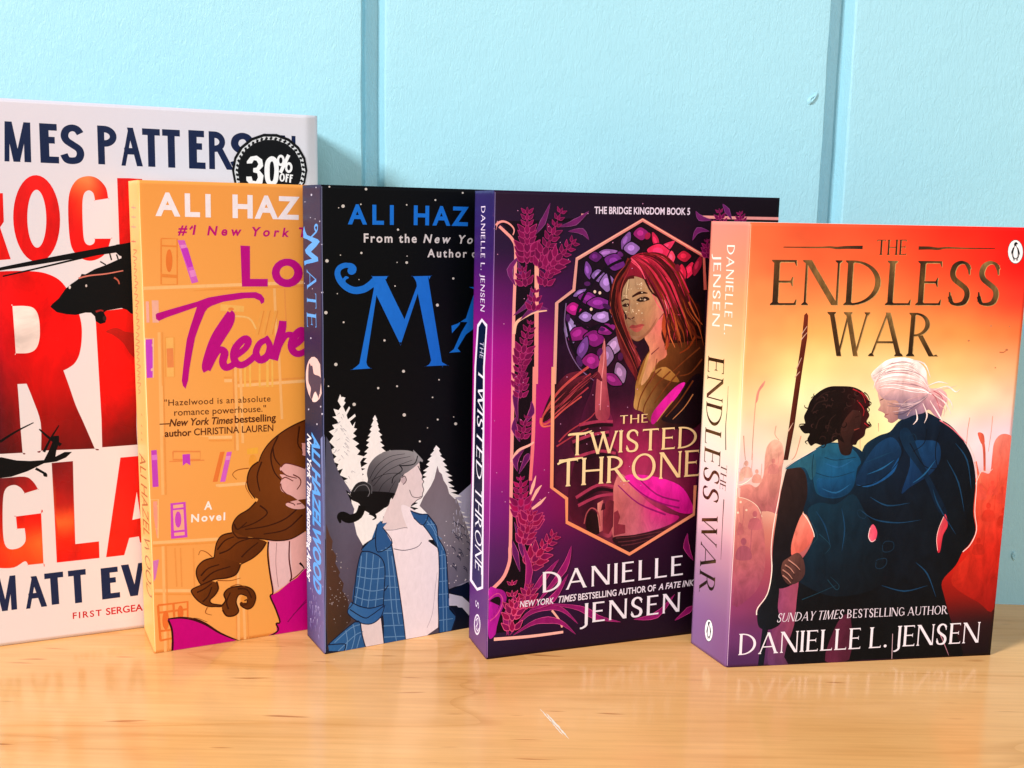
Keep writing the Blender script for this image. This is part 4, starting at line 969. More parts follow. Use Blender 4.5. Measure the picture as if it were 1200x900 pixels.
F5.disc(couple_illustration,'c87850',122.56,153.75,0.41,0,0.03,-0.3)
F5.stroke(couple_illustration,'c06840',[(118.9,142.3),(121,142.3),(122.5,143.6)],0.5,0.3)
F5.cap(title_lettering,'d8ac68',(57.37, 184.24),(71.47, 184.43),(56.86, 190.63),'THE','roman',0.0)
F5.cap(title_lettering,['3a2414 5a3c1c 3a2414', '2a1a10 3a2614 2a1a10'],(57.24, 184.36),(71.33, 184.55),(56.72, 190.75),'THE','roman',0.0)
F5.cap(title_lettering,'dcb070',(11.02, 162.27),(117.24, 162.91),(10.08, 181.35),'ENDLESS','roman',0.0)
F5.cap(title_lettering,['6e4a24 3a2412 a87c44 2c1a0e 8a6030 3c2616 b08850 3a2414 7a5428 2c1c10 c09c60 5a3c1e', '4a3018 8a6030 2c1c10 6a4824 2c1a0e a07840 3a2414 7c5a2c 2e1c10 8c6634 3a2818 a88450', '2a1a10 4a2e16 2a1810 8a6434 2c1c10 3a2412 2a1810 4a2e18 2a1a10 3a2614 2a1810 6a4c28'],(10.75, 162.51),(116.94, 163.16),(9.81, 181.59),'ENDLESS','roman',0.0)  # gold lattice with foil highlights painted in
F5.cap(title_lettering,'dcb070',(37.17, 140.41),(88.56, 140.22),(36.19, 159.49),'WAR','roman',0.0)
F5.cap(title_lettering,['6e4a24 3a2412 a87c44 2c1a0e 8a6030 3c2616 b08850 3a2414 7a5428 2c1c10 c09c60 5a3c1e', '4a3018 8a6030 2c1c10 6a4824 2c1a0e a07840 3a2414 7c5a2c 2e1c10 8c6634 3a2818 a88450', '2a1a10 4a2e16 2a1810 8a6434 2c1c10 3a2412 2a1810 4a2e18 2a1a10 3a2614 2a1810 6a4c28'],(36.89, 140.66),(88.27, 140.47),(35.91, 159.73),'WAR','roman',0.0)
F5.stroke(title_lettering,['4a2c14 8a6030 3a2414'],[(15.5,187),(31,187.1),(36.1,187.3),(39.3,187),(43.8,187.3),(51,187.4)],0.35,1.5)
F5.stroke(title_lettering,['4a2c14 8a6030 3a2414'],[(112.2,187.9),(98.8,187.7),(89.5,187.8),(85.6,187.3),(81.6,187.6),(76.6,187.5)],0.35,1.5)
F5.cap(author_lettering,'f2e6ee',(5.43, 5.68),(122.4, 6.5),(4.87, 15.64),'DANIELLE L. JENSEN','romanbook',0.0)
F5.cap(tagline_lettering,'e8d8e4',(22.58, 20.37),(53.95, 20.96),(22.32, 24.53),'SUNDAY TIMES','italicface',0.22)
F5.cap(tagline_lettering,'e8d8e4',(56.0, 21.02),(105.07, 21.07),(55.69, 25.08),'BESTSELLING AUTHOR','romanbook',0.0)
F5.disc(publisher_emblem,'101014',121.98,186.58,3.73,0.05,0.56,-5.32)
F5.disc(publisher_emblem,'f6f4f8',121.98,186.58,3.52,0.05,0.53,-5.06)
F5.poly(publisher_emblem,'101014',[(121.2,190.6),(122,190.8),(122.7,190.2),(123,189.9),(122.1,189.7),(122.3,188.9),(123.3,187.9),(124.1,186.1),(124.3,184.8),(123.7,185.8),(123.8,184.3),(123.4,183.5),(121.2,183.4),(120.7,184.4),(120.4,186.1),(120,184.9),(120,186.6),(120.5,188.1),(121.2,189),(120.9,189.9)],False)
F5.poly(publisher_emblem,'f6f4f8',[(121.6,189.1),(122.5,188.1),(123.1,186.1),(123.1,184.3),(122.3,183.8),(121.4,184.3),(121,186.1),(121.3,188.1)],True)
F5.poly(publisher_emblem,'101014',[(121.3,183.2),(122.2,183.3),(122,182.8),(121.1,182.8)],False)
F5.poly(publisher_emblem,'101014',[(122.5,183.3),(123.5,183.3),(123.7,182.8),(122.7,182.8)],False)
S5.cap(author_lettering,'fff0e4',(13.09, 187.11),(14.07, 148.22),(18.79, 186.86),'DANIELLE L.','optima',0.0)
S5.cap(author_lettering,'fff0e4',(3.35, 181.97),(4.8, 150.93),(9.06, 181.88),'JENSEN','optima',0.0)
S5.cap(title_lettering,['6e4a24 3a2412 a87c44 2c1a0e 8a6030 3c2616 b08850 3a2414 7a5428 2c1c10 c09c60 5a3c1e', '4a3018 8a6030 2c1c10 6a4824 2c1a0e a07840 3a2414 7c5a2c 2e1c10 8c6634 3a2818 a88450', '2a1a10 4a2e16 2a1810 8a6434 2c1c10 3a2412 2a1810 4a2e18 2a1a10 3a2614 2a1810 6a4c28'],(2.84, 137.48),(4.63, 27.89),(15.35, 138.97),'ENDLESS WAR','roman',0.0)
S5.cap(title_lettering,['4a3018 6a4824'],(17.08, 91.18),(16.85, 79.15),(21.58, 92.12),'THE','roman',0.0)
S5.stroke(title_lettering,'4a3018',[(19.3,126.1),(19.4,116),(19,108.3),(20,97.7)],0.2,0.7)
S5.stroke(title_lettering,'4a3018',[(20.5,75.4),(20.4,64.7),(20.6,47.6)],0.7,0.2)
S5.disc(publisher_emblem,'101014',14.06,11.76,3.3,1.32,0.47,-5.3)
S5.disc(publisher_emblem,'f6f4f8',14.06,11.76,3.12,1.24,0.45,-5.05)
S5.poly(publisher_emblem,'101014',[(13.4,15.7),(14.1,16.1),(14.7,15.8),(14.9,15.6),(14.2,15.1),(14.4,14.2),(15.3,13.5),(15.9,12),(16.1,10.8),(15.6,11.6),(15.6,10),(15.3,9),(13.4,8.2),(12.9,9.1),(12.7,10.7),(12.2,9.4),(12.3,11.1),(12.8,12.8),(13.3,14),(13.1,14.8)],False)
S5.poly(publisher_emblem,'f6f4f8',[(13.8,14.2),(14.5,13.5),(15,11.6),(15,9.8),(14.3,8.9),(13.5,9.2),(13.2,10.9),(13.5,13.1)],True)
S5.poly(publisher_emblem,'101014',[(13.4,8.1),(14.3,8.5),(14.1,7.9),(13.3,7.6)],False)
S5.poly(publisher_emblem,'101014',[(14.5,8.6),(15.4,8.9),(15.6,8.5),(14.7,8.2)],False)
F4.poly(border_ornament,['160818 140616', '140612 120612', '100410 0e040e'],[(0.3,196.7),(41.4,197.4),(37.2,194.6),(24.4,196.3),(21.1,181.7),(19.8,180.2),(19.9,132.7),(18.7,81.7),(19.8,60.6),(19.6,42.6),(17.1,11.6),(0.3,9.3),(-0,31.6),(6.8,35.3),(10.6,46.6),(10.5,55.1),(10.2,133),(10.1,184.6),(5.9,191.2),(0.3,194)],False)
F4.stroke(border_ornament,'f49c98',[(-0.6,198.1),(41.3,198.6)],1.45,None)
F4.stroke(border_ornament,'f49c98',[(98.3,198.9),(113.6,198.8)],1.3,None)
F4.stroke(border_ornament,'f49c98',[(113.4,198.8),(140.8,198.8)],1.3,None)
F4.stroke(border_ornament,'f49c98',[(2.6,193.3),(5.9,190.5),(8.5,188),(10.1,184.1),(10.2,172.9),(9.9,155.3),(10.1,125.5),(10.2,123),(10.3,82.2),(10.5,55.1),(10.3,50.9),(10.2,45.1),(7.8,38.4),(3.6,34),(0.6,32.1)],1.2,1.7)
F4.stroke(border_ornament,'f49c98',[(0.6,191.9),(1.7,194.4),(4.3,195.4),(7.3,194.3),(9.3,192),(8.8,189.7)],1.2,0.4)
F4.stroke(border_ornament,['f8a898 f8a898', 'e8707c e87078'],[(19.9,180.2),(20.4,155.2),(20.9,125.1),(20.1,132.7),(20.2,102.2),(19.3,81.6)],2.0,1.5)
F4.stroke(border_ornament,'f4b8a0',[(10.1,147.4),(11.3,152.3),(16,155.2),(20.1,156.7),(25.2,157.3)],1.6,0.5)
F4.stroke(border_ornament,'f8b0a4',[(10.2,90.5),(13.1,95.4),(18.4,97.7),(20.5,99.1)],1.5,0.8)
F4.stroke(border_ornament,'f8b0a0',[(19.4,75.3),(20.7,79.4),(21.9,83.7)],0.9,0.2,wm=1.6)
F4.stroke(border_ornament,'f8b0a0',[(20.2,72.2),(22.6,76.7),(24.8,79.2)],0.9,0.2,wm=1.6)
F4.stroke(border_ornament,'f8b0a0',[(19.6,68),(23.9,70.8),(27,73.6)],0.9,0.2,wm=1.6)
F4.stroke(border_ornament,'f8b0a0',[(20.2,57.4),(20.5,42.5)],0.9,0.2,wm=1.6)
F4.stroke(border_ornament,'f8b4a8',[(0.1,9.3),(20.4,8.5),(37.2,8.7)],1.6,1.2)
F4.stroke(border_ornament,'f4b0a0',[(31.3,19.8),(34.8,15.1),(36.6,11)],1.0,0.8)
F4.poly(window_illustration,['160a1c 180814 240a10', '180a20 1a0a18 140810', '200a24 24081c 180808', '280820 300a24 140608', '380c28 a02050 50102c', '4a1028 c0406c 601030', '200810 501c28 200810'],[(69.3,197.1),(101,181.7),(103,172.9),(103,165.6),(104.3,108.8),(102.7,69.5),(102,59.5),(69.4,43.5),(37.1,60.3),(37,72.5),(29.7,77.8),(28.8,132.5),(29.5,125.8),(29.4,160.2),(37.2,166.2),(38.2,179.8)],False,grid=1.5)
F4.poly(window_illustration,'0c0610',[(47.2,181.3),(51.2,180.3),(54.5,180.4),(57.1,182),(58.5,183.6),(54.8,184.4),(51.8,184.5),(48.8,183.1)],True)
F4.poly(window_illustration,'8a58a4',[(47.9,181.4),(51.3,180.8),(54.2,180.9),(56.6,182.2),(57.9,183.4),(54.6,184),(51.9,184),(49.3,182.9)],True)
F4.disc(window_illustration,'8a58a4',52.3,182.57,2.15,0.36,0.17,-0.75,1.25)
F4.poly(window_illustration,'0c0610',[(63.7,192.3),(60.8,190.2),(59.1,188),(59.2,185.3),(60,183.4),(62.8,185.4),(64.5,187.4),(64.7,190.2)],True)
F4.poly(window_illustration,'7a4a98',[(63.5,191.8),(61.1,189.9),(59.7,187.9),(59.7,185.6),(60.2,184),(62.5,185.8),(63.9,187.6),(64.2,190)],True)
F4.disc(window_illustration,'7a4a98',61.5,188.14,-0.77,-1.64,-0.82,0.33,1.25)
F4.poly(window_illustration,'0c0610',[(60.4,184.1),(63.4,181.8),(66,181.2),(68.2,182.8),(69.5,184.9),(66.7,187),(64.3,187.8),(61.8,186.4)],True)
F4.poly(window_illustration,'8a60ac',[(61,184.2),(63.6,182.2),(65.8,181.7),(67.7,183.1),(68.8,184.8),(66.4,186.6),(64.4,187.3),(62.3,186.2)],True)
F4.disc(window_illustration,'8a60ac',64.49,184.77,1.67,0.01,0.05,-1.27,1.25)
F4.poly(window_illustration,'0c0610',[(51.2,179.8),(53.7,175.9),(56.5,174.2),(60.1,175.2),(62.6,177),(60.2,180.6),(57.7,182.4),(54,181.9)],True)
F4.poly(window_illustration,'6a2480',[(51.8,179.7),(54.1,176.3),(56.6,174.7),(59.7,175.6),(61.9,177.1),(59.8,180.3),(57.6,182),(54.3,181.5)],True)
F4.disc(window_illustration,'6a2480',56.29,178.79,2.1,-0.68,-0.56,-1.53,1.25)
F4.poly(window_illustration,'0c0610',[(43.7,180.4),(46.1,178.5),(48.2,178),(50.1,179.3),(51.1,181),(48.9,182.7),(46.9,183.4),(44.9,182.3)],True)
F4.poly(window_illustration,'5a1c68',[(44.3,180.4),(46.4,178.9),(48.1,178.5),(49.6,179.6),(50.5,180.9),(48.6,182.3),(47,182.9),(45.3,182)],True)
F4.disc(window_illustration,'5a1c68',47.07,180.9,1.3,0.01,0.03,-0.98,1.25)
F4.poly(window_illustration,'0c0610',[(64.8,190.7),(67.7,188.4),(70.1,187.8),(72.2,189.4),(73.5,191.4),(70.8,193.6),(68.5,194.3),(66.2,193)],True)
F4.poly(window_illustration,'8a1c68',[(65.5,190.7),(67.9,188.8),(69.9,188.2),(71.8,189.7),(72.8,191.4),(70.5,193.2),(68.6,193.8),(66.6,192.7)],True)
F4.disc(window_illustration,'8a1c68',68.7,191.32,1.57,0.02,0.06,-1.26,1.25)
F4.poly(window_illustration,'0c0610',[(74.4,192.3),(74.2,189.1),(74.9,186.5),(76.9,184.6),(78.7,183.8),(78.8,186.8),(78.3,189.2),(76.4,191.3)],True)
F4.poly(window_illustration,'c0204c',[(74.7,191.8),(74.7,189),(75.4,186.8),(77,185.1),(78.4,184.3),(78.3,186.9),(77.8,188.9),(76.3,190.8)],True)
F4.disc(window_illustration,'c0204c',76.08,188.25,0.73,-1.6,-0.66,-0.22,1.25)
F4.poly(window_illustration,'0c0610',[(77.2,181.9),(81.3,182.7),(84.2,184.1),(85.9,186.5),(86.5,188.5),(82.7,187.8),(79.9,186.6),(77.8,184.2)],True)
F4.poly(window_illustration,'d8305c',[(77.7,182.3),(81.2,183.1),(83.8,184.4),(85.4,186.5),(86,188.1),(82.7,187.3),(80.2,186.2),(78.3,184.2)],True)
F4.disc(window_illustration,'d8305c',81.26,185.28,1.82,1.18,0.5,-0.59,1.25)
F4.poly(window_illustration,'0c0610',[(71.8,183.7),(75.6,180.3),(79.2,179),(83,180.4),(85.4,182.4),(81.7,185.6),(78.4,187.1),(74.5,186.1)],True)
F4.poly(window_illustration,'e02858',[(72.4,183.6),(75.9,180.7),(79.2,179.5),(82.6,180.7),(84.7,182.5),(81.4,185.2),(78.4,186.6),(74.8,185.7)],True)
F4.disc(window_illustration,'e02858',77.87,183.41,2.59,-0.38,-0.24,-1.52,1.25)
F4.poly(window_illustration,'0c0610',[(84.4,184.2),(82.8,181.8),(82.4,179.8),(83.7,177.9),(85.2,176.8),(86.7,179),(87.2,180.9),(86.1,182.9)],True)
F4.poly(window_illustration,'e84468',[(84.5,183.6),(83.3,181.6),(83,179.9),(84,178.3),(85.1,177.4),(86.2,179.2),(86.6,180.8),(85.8,182.6)],True)
F4.disc(window_illustration,'e84468',84.5,180.73,0.06,-1.32,-0.83,0,1.25)
F4.poly(window_illustration,'0c0610',[(87,180.8),(89.8,178.7),(92.2,178.1),(94.3,179.6),(95.4,181.4),(92.8,183.3),(90.6,184.1),(88.3,182.9)],True)
F4.poly(window_illustration,'b01838',[(87.7,180.8),(90,179.1),(92,178.7),(93.7,179.9),(94.7,181.4),(92.5,183),(90.7,183.6),(88.8,182.6)],True)
F4.disc(window_illustration,'b01838',90.81,181.36,1.5,0,0.05,-1.11,1.25)
F4.poly(window_illustration,'0c0610',[(95.5,179.2),(92.6,177.1),(91.2,174.9),(91.8,172.3),(93.1,170.6),(95.8,172.5),(97.2,174.4),(97,177.1)],True)
F4.poly(window_illustration,'d02048',[(95.4,178.6),(93,176.8),(91.8,174.9),(92.3,172.7),(93.2,171.2),(95.4,172.9),(96.7,174.6),(96.5,176.9)],True)
F4.disc(window_illustration,'d02048',93.95,175.17,-0.56,-1.55,-1,0.31,1.25)
F4.poly(window_illustration,'0c0610',[(89.8,178.2),(88,174.8),(87.5,171.8),(89.1,169),(90.9,167.3),(92.7,170.6),(93.2,173.4),(91.9,176.4)],True)
F4.poly(window_illustration,'c81c40',[(89.9,177.6),(88.4,174.5),(88.1,171.9),(89.4,169.4),(90.8,167.9),(92.2,170.8),(92.7,173.3),(91.6,176)],True)
F4.disc(window_illustration,'c81c40',89.89,173.11,0.11,-2.06,-1.04,0,1.25)
F4.poly(window_illustration,'0c0610',[(99.9,182.1),(97.1,179.4),(95.6,176.7),(95.8,173.7),(96.7,171.7),(99.3,174.3),(100.8,176.7),(100.9,179.9)],True)
F4.poly(window_illustration,'8a1430',[(99.7,181.6),(97.4,179),(96.2,176.6),(96.2,174),(96.8,172.3),(99,174.7),(100.2,176.9),(100.4,179.6)],True)
F4.disc(window_illustration,'8a1430',97.83,177.19,-0.69,-1.94,-0.8,0.25,1.25)
F4.poly(window_illustration,'0c0610',[(42.8,179.2),(41.9,176.1),(42,173.6),(43.7,171.5),(45.3,170.3),(46.2,173.3),(46.2,175.7),(44.7,178)],True)
F4.poly(window_illustration,'6e3c90',[(43,178.7),(42.4,176),(42.5,173.8),(43.8,171.9),(45.1,170.9),(45.7,173.4),(45.7,175.5),(44.5,177.6)],True)
F4.disc(window_illustration,'6e3c90',43.67,175.07,0.38,-1.67,-0.76,-0.13,1.25)
F4.poly(window_illustration,'0c0610',[(45.1,172.1),(47.9,169.8),(50.3,169.1),(52.4,170.8),(53.6,172.7),(51,174.9),(48.8,175.7),(46.5,174.4)],True)
F4.poly(window_illustration,'7c5aa0',[(45.8,172.1),(48.1,170.2),(50.1,169.6),(51.9,171),(52.9,172.7),(50.7,174.5),(48.9,175.2),(46.9,174.1)],True)
F4.disc(window_illustration,'7c5aa0',48.94,172.7,1.54,-0.01,0.05,-1.26,1.25)
F4.poly(window_illustration,'0c0610',[(52.9,173.9),(50.1,171),(49.4,168.4),(51.5,166.1),(54,164.7),(56.6,167.4),(57.5,169.8),(55.8,172.3)],True)
F4.poly(window_illustration,'8c68b0',[(52.9,173.3),(50.6,170.8),(49.9,168.6),(51.8,166.5),(53.9,165.3),(56.1,167.7),(57,169.7),(55.5,172)],True)
F4.disc(window_illustration,'8c68b0',53.05,169.72,0.06,-1.71,-1.59,0.01,1.25)
F4.poly(window_illustration,'0c0610',[(37,163.1),(40.2,163),(42.6,163.6),(44.1,165.3),(44.8,166.9),(41.8,167),(39.5,166.5),(37.7,164.9)],True)
F4.poly(window_illustration,'7e5aa2',[(37.5,163.4),(40.2,163.4),(42.2,164),(43.6,165.4),(44.2,166.6),(41.7,166.5),(39.8,166.1),(38.2,164.8)],True)
F4.disc(window_illustration,'7e5aa2',40.46,165.09,1.45,0.62,0.31,-0.57,1.25)
F4.poly(window_illustration,'0c0610',[(33.4,157.7),(36.3,155.3),(38.8,154.7),(41,156.3),(42.3,158.2),(39.6,160.4),(37.3,161.3),(34.9,160)],True)
F4.poly(window_illustration,'a01878',[(34,157.7),(36.5,155.7),(38.6,155.2),(40.6,156.5),(41.7,158.2),(39.3,160.1),(37.3,160.8),(35.3,159.7)],True)
F4.disc(window_illustration,'a01878',37.42,158.25,1.63,-0.01,0.04,-1.26,1.25)
F4.poly(window_illustration,'0c0610',[(39.1,163),(42.3,160.1),(45.4,158.9),(48.6,160.1),(50.6,161.8),(47.5,164.4),(44.7,165.8),(41.4,165)],True)
F4.poly(window_illustration,'74207c',[(39.7,163),(42.6,160.5),(45.3,159.5),(48.1,160.4),(49.9,161.8),(47.2,164.1),(44.7,165.2),(41.7,164.6)],True)
F4.disc(window_illustration,'74207c',44.23,162.7,2.17,-0.36,-0.19,-1.24,1.25)
F4.poly(window_illustration,'0c0610',[(43.5,160.1),(47.6,157.9),(51.1,157.2),(54.3,158.8),(56.2,160.6),(52.3,162.7),(49,163.5),(45.6,162.3)],True)
F4.poly(window_illustration,'7a2484',[(44.1,160.2),(47.8,158.3),(51,157.7),(53.9,159),(55.5,160.6),(52,162.3),(49.1,163),(46,162)],True)
F4.disc(window_illustration,'7a2484',49.19,160.63,2.42,-0.02,0.04,-1.18,1.25)
F4.poly(window_illustration,'0c0610',[(39.8,154.2),(42.4,152.2),(44.6,151.6),(46.6,153),(47.7,154.6),(45.3,156.4),(43.2,157.1),(41,156.1)],True)
F4.poly(window_illustration,'8a6ab0',[(40.4,154.2),(42.5,152.6),(44.4,152.2),(46.1,153.2),(47,154.6),(45,156),(43.3,156.6),(41.5,155.7)],True)
F4.disc(window_illustration,'8a6ab0',43.34,154.61,1.42,-0.02,0.03,-1,1.25)
F4.poly(window_illustration,'0c0610',[(46.2,153.6),(50,151.6),(53.1,151.2),(55.8,153),(57.2,155),(53.6,156.8),(50.7,157.4),(47.8,155.9)],True)
F4.poly(window_illustration,'9a78bc',[(46.8,153.7),(50.2,152.1),(52.9,151.7),(55.3,153.2),(56.5,154.9),(53.4,156.4),(50.8,156.9),(48.2,155.6)],True)
F4.disc(window_illustration,'9a78bc',51.12,154.54,2.09,0.14,0.15,-1.18,1.25)
F4.poly(window_illustration,'0c0610',[(34.4,155.3),(33,150.7),(33.3,146.9),(35.9,143.8),(38.5,142.2),(39.8,146.6),(39.7,150.1),(37.4,153.6)],True)
F4.poly(window_illustration,'9078b4',[(34.6,154.8),(33.5,150.6),(33.8,147.1),(36.1,144.3),(38.3,142.8),(39.3,146.8),(39.2,150),(37.2,153.1)],True)
F4.disc(window_illustration,'9078b4',35.83,149.24,0.66,-2.57,-1.32,-0.24,1.25)
F4.poly(window_illustration,'0c0610',[(35.2,143.8),(40,143.4),(43.4,144.3),(45.2,147.3),(45.5,150.1),(41,150.4),(37.8,149.7),(35.7,146.9)],True)
F4.poly(window_illustration,'801a70',[(35.8,144.1),(40,143.9),(43,144.7),(44.6,147.4),(45,149.7),(41,149.9),(38.1,149.3),(36.2,146.8)],True)
F4.disc(window_illustration,'801a70',39.78,147.18,2.05,1.07,0.78,-1.2,1.25)
F4.poly(window_illustration,'0c0610',[(42.3,145.3),(45.5,141.8),(48.6,140.4),(51.9,141.9),(54,144),(51,147.3),(48.2,148.9),(44.7,147.8)],True)
F4.poly(window_illustration,'7a1870',[(43,145.2),(45.8,142.1),(48.5,140.9),(51.5,142.2),(53.3,144.1),(50.6,147),(48.1,148.3),(45.1,147.4)],True)
F4.disc(window_illustration,'7a1870',47.56,145.06,2.19,-0.4,-0.25,-1.62,1.25)
F4.poly(window_illustration,'0c0610',[(44.5,146.1),(41.2,143),(39.4,140),(39.7,136.5),(40.8,134.1),(43.9,137),(45.7,139.7),(45.7,143.4)],True)
F4.poly(window_illustration,'6a3a88',[(44.3,145.5),(41.5,142.7),(40,139.9),(40.1,136.8),(40.9,134.7),(43.6,137.3),(45.1,139.9),(45.3,143.1)],True)
F4.disc(window_illustration,'6a3a88',42.14,140.46,-0.83,-2.27,-1.03,0.37,1.25)
F4.poly(window_illustration,'0c0610',[(49.5,146.9),(53.4,145.7),(56.3,146),(58,148.2),(58.7,150.5),(55,151.5),(52.3,151.5),(50.2,149.5)],True)
F4.poly(window_illustration,'84207a',[(50,147.1),(53.4,146.2),(55.9,146.4),(57.5,148.3),(58.1,150.2),(54.9,151.1),(52.5,151),(50.7,149.3)],True)
F4.disc(window_illustration,'84207a',53.58,148.92,1.75,0.56,0.48,-1.13,1.25)
F4.poly(window_illustration,'0c0610',[(60.6,146.2),(56.1,144.2),(53.7,141.7),(53.8,138),(54.9,135.3),(59.1,137.2),(61.6,139.5),(61.9,143.1)],True)
F4.poly(window_illustration,'9a78a8',[(60.3,145.7),(56.4,143.8),(54.3,141.5),(54.3,138.3),(55.2,135.9),(58.8,137.7),(61,139.7),(61.4,143)],True)
F4.disc(window_illustration,'9a78a8',57.29,141.22,-1.21,-2.02,-1.33,0.72,1.25)
F4.poly(window_illustration,'0c0610',[(41.8,134.2),(45.5,131.3),(48.6,130.5),(51.4,132.4),(53,134.7),(49.5,137.4),(46.6,138.5),(43.6,137)],True)
F4.poly(window_illustration,'8a1c74',[(42.5,134.3),(45.7,131.8),(48.4,131),(50.9,132.7),(52.3,134.7),(49.3,137.1),(46.7,138),(44,136.7)],True)
F4.disc(window_illustration,'8a1c74',46.83,134.85,2.1,-0.05,0.05,-1.56,1.25)
F4.poly(window_illustration,'0c0610',[(54.8,141.6),(51.6,138.8),(50.4,135.9),(51.9,132.9),(54,130.8),(57,133.5),(58.4,136.1),(57.3,139.3)],True)
F4.poly(window_illustration,'8c689c',[(54.8,141.1),(52,138.5),(50.9,136),(52.2,133.2),(54,131.4),(56.6,133.9),(57.8,136.1),(56.9,139)],True)
F4.disc(window_illustration,'8c689c',53.95,136.68,-0.31,-2.02,-1.49,0.27,1.25)
F4.poly(window_illustration,'0c0610',[(59.4,134.1),(58.1,130.2),(58.5,127.1),(61,124.7),(63.5,123.5),(64.7,127.2),(64.6,130.1),(62.3,132.8)],True)
F4.poly(window_illustration,'906a98',[(59.6,133.5),(58.6,130.1),(59,127.3),(61.1,125.2),(63.3,124.1),(64.2,127.3),(64.1,129.9),(62.1,132.3)],True)
F4.disc(window_illustration,'906a98',60.96,129.21,0.66,-2.02,-1.27,-0.27,1.25)
F4.poly(window_illustration,'0c0610',[(52.3,128.5),(54.6,124.9),(57.2,122.8),(60.6,122.5),(63.1,123.2),(61,126.6),(58.7,128.7),(55.2,129.3)],True)
F4.poly(window_illustration,'7c1c68',[(52.9,128.2),(55,125.1),(57.3,123.3),(60.3,123),(62.5,123.5),(60.5,126.4),(58.5,128.3),(55.4,128.9)],True)
F4.disc(window_illustration,'7c1c68',57.13,126.2,1.99,-1.1,-0.57,-0.95,1.25)
F4.stroke(window_illustration,'120818',[(38.5,150.9),(40.4,158.9),(44.5,166.9),(53,175.9),(63.9,180.5),(70.6,181.5)],1.3,1.3)
F4.stroke(window_illustration,'120818',[(33.4,159),(35.3,149),(38.9,138.8),(45.8,129.4),(54.8,125)],1.3,1.3)
F4.stroke(window_illustration,'120818',[(39.3,152.9),(45.1,148.8),(51.7,150.7),(58.5,146.5)],1.3,1.3)
F4.stroke(window_illustration,'120818',[(53,175.9),(55.5,166.9),(54.7,158.8),(56.1,150.7)],1.3,1.3)
F4.stroke(window_illustration,'120818',[(40.4,158.9),(49.2,156.8),(55.8,158.8)],1.3,1.3)
F4.stroke(window_illustration,'7a5c8c',[(34.1,160.5),(33.6,151),(35.6,140.9),(41.3,131.6),(49.2,125.2)],0.5,0.4)
F4.disc(window_illustration,'e8c8b8',47.64,165.41,0.66,-0.01,0.02,-0.71)
F4.disc(window_illustration,'e8c8b8',46.15,157.68,0.66,-0.01,0.02,-0.71)
F4.disc(window_illustration,'e8c8b8',58.61,172.91,0.67,0,0.03,-0.7)
F4.disc(window_illustration,'e8c8b8',50.07,164.89,0.66,0,0.03,-0.7)
F4.poly(window_illustration,['6a1850 4c1030 a02858', '5a1440 380c24 8a2050', '380c20 280a18 581430', '4a0e28 30081c 8a2840', '6a1830 4a1024 b04458'],[(49.1,127.8),(52.6,129.7),(55.1,116.2),(58.6,107.1),(57.8,104.5),(55.8,97.2),(61.7,91.6),(61.1,78.9),(60.4,72.5),(60.2,63.9),(59.8,52.5),(52.8,54.2),(41.3,60),(37.6,70.9),(38.5,80.3),(40.4,90.8),(37.9,98.2),(42.1,106.3),(44.6,114.5),(47.2,120.6)],True)
F4.stroke(window_illustration,'a03050',[(42.1,105.8),(51,106.9),(58.6,106.6)],1.5,1.2)
F4.stroke(window_illustration,'a03050',[(39,98.1),(47.8,100.8),(56.8,101.9)],1.5,1.2)
F4.stroke(window_illustration,'a03050',[(40.4,90.8),(51.5,93.3),(60.6,91.7)],1.5,1.2)
F4.stroke(window_illustration,'a03050',[(41.5,72.2),(52,77.3),(60.2,76.2)],1.5,1.2)
F4.stroke(window_illustration,'a03050',[(42.7,68.4),(52.2,72),(59.9,72.5)],1.5,1.2)
F4.stroke(window_illustration,'200814',[(42.6,104.2),(51,105.3),(58.7,104.9)],1.8,1.4)
F4.stroke(window_illustration,'200814',[(39.6,96.5),(47.9,99.1),(56.8,100.4)],1.8,1.4)
F4.stroke(window_illustration,'200814',[(41,88.8),(51.5,91.4),(60.6,90)],1.8,1.4)
F4.stroke(window_illustration,'200814',[(42.7,70.3),(52.1,75.2),(60.3,74.1)],1.8,1.4)
F4.poly(window_illustration,['c06868 b04c58', 'a84454 8a2c44'],[(52.5,142.6),(53.3,143.6),(54.5,134.3),(54.8,125.5),(57,111.9),(55.5,107.3),(50.4,108.5),(49.5,116.4),(50.2,128.8)],True)
F4.stroke(window_illustration,'e08890',[(53,143.4),(53.1,134.3),(52.3,125.6),(52.1,112.1)],0.5,0.4)
F4.poly(window_illustration,['d07878 c86868 e01890 d8108c', 'c06060 b85868 d82080 c01470', 'b0585c c06070 c85080 8a1050'],[(60.2,76.8),(63.2,81.9),(68,78.4),(77.7,68),(87.5,61.8),(94.8,59),(87.8,55.1),(71.4,52.1),(60.7,52.1),(60.3,68.2)],True)
F4.poly(window_illustration,['e02098 f01ca8', 'd81890 c0107c'],[(65.6,80.7),(79.6,79.8),(94,74.5),(100.5,66.3),(102,60.7),(94.7,61.2),(84.9,66.4),(74.1,71.5)],True)
F4.stroke(window_illustration,'8a1060',[(65.6,79.6),(75.2,71.4),(84.9,66.4),(94.6,63.5)],0.5,0.9)
F4.stroke(window_illustration,'8a1060',[(70.2,81.5),(82.3,70.9),(94.4,66.8)],0.5,0.9)
F4.stroke(window_illustration,'8a1060',[(62.3,76.6),(73.1,67.2),(87.5,60.7)],0.5,0.9)
F4.poly(window_illustration,['281018 381420'],[(60.7,51.9),(71.4,52.3),(87.9,53.5),(69.4,44),(63.4,47.3)],True)
F4.stroke(window_illustration,'5c2830',[(62.1,51.5),(71.4,51.5),(86.7,52.8)],0.5,0.4)
F4.stroke(window_illustration,'5c2830',[(63.3,49.5),(71.5,49.6),(82,51)],0.5,0.4)
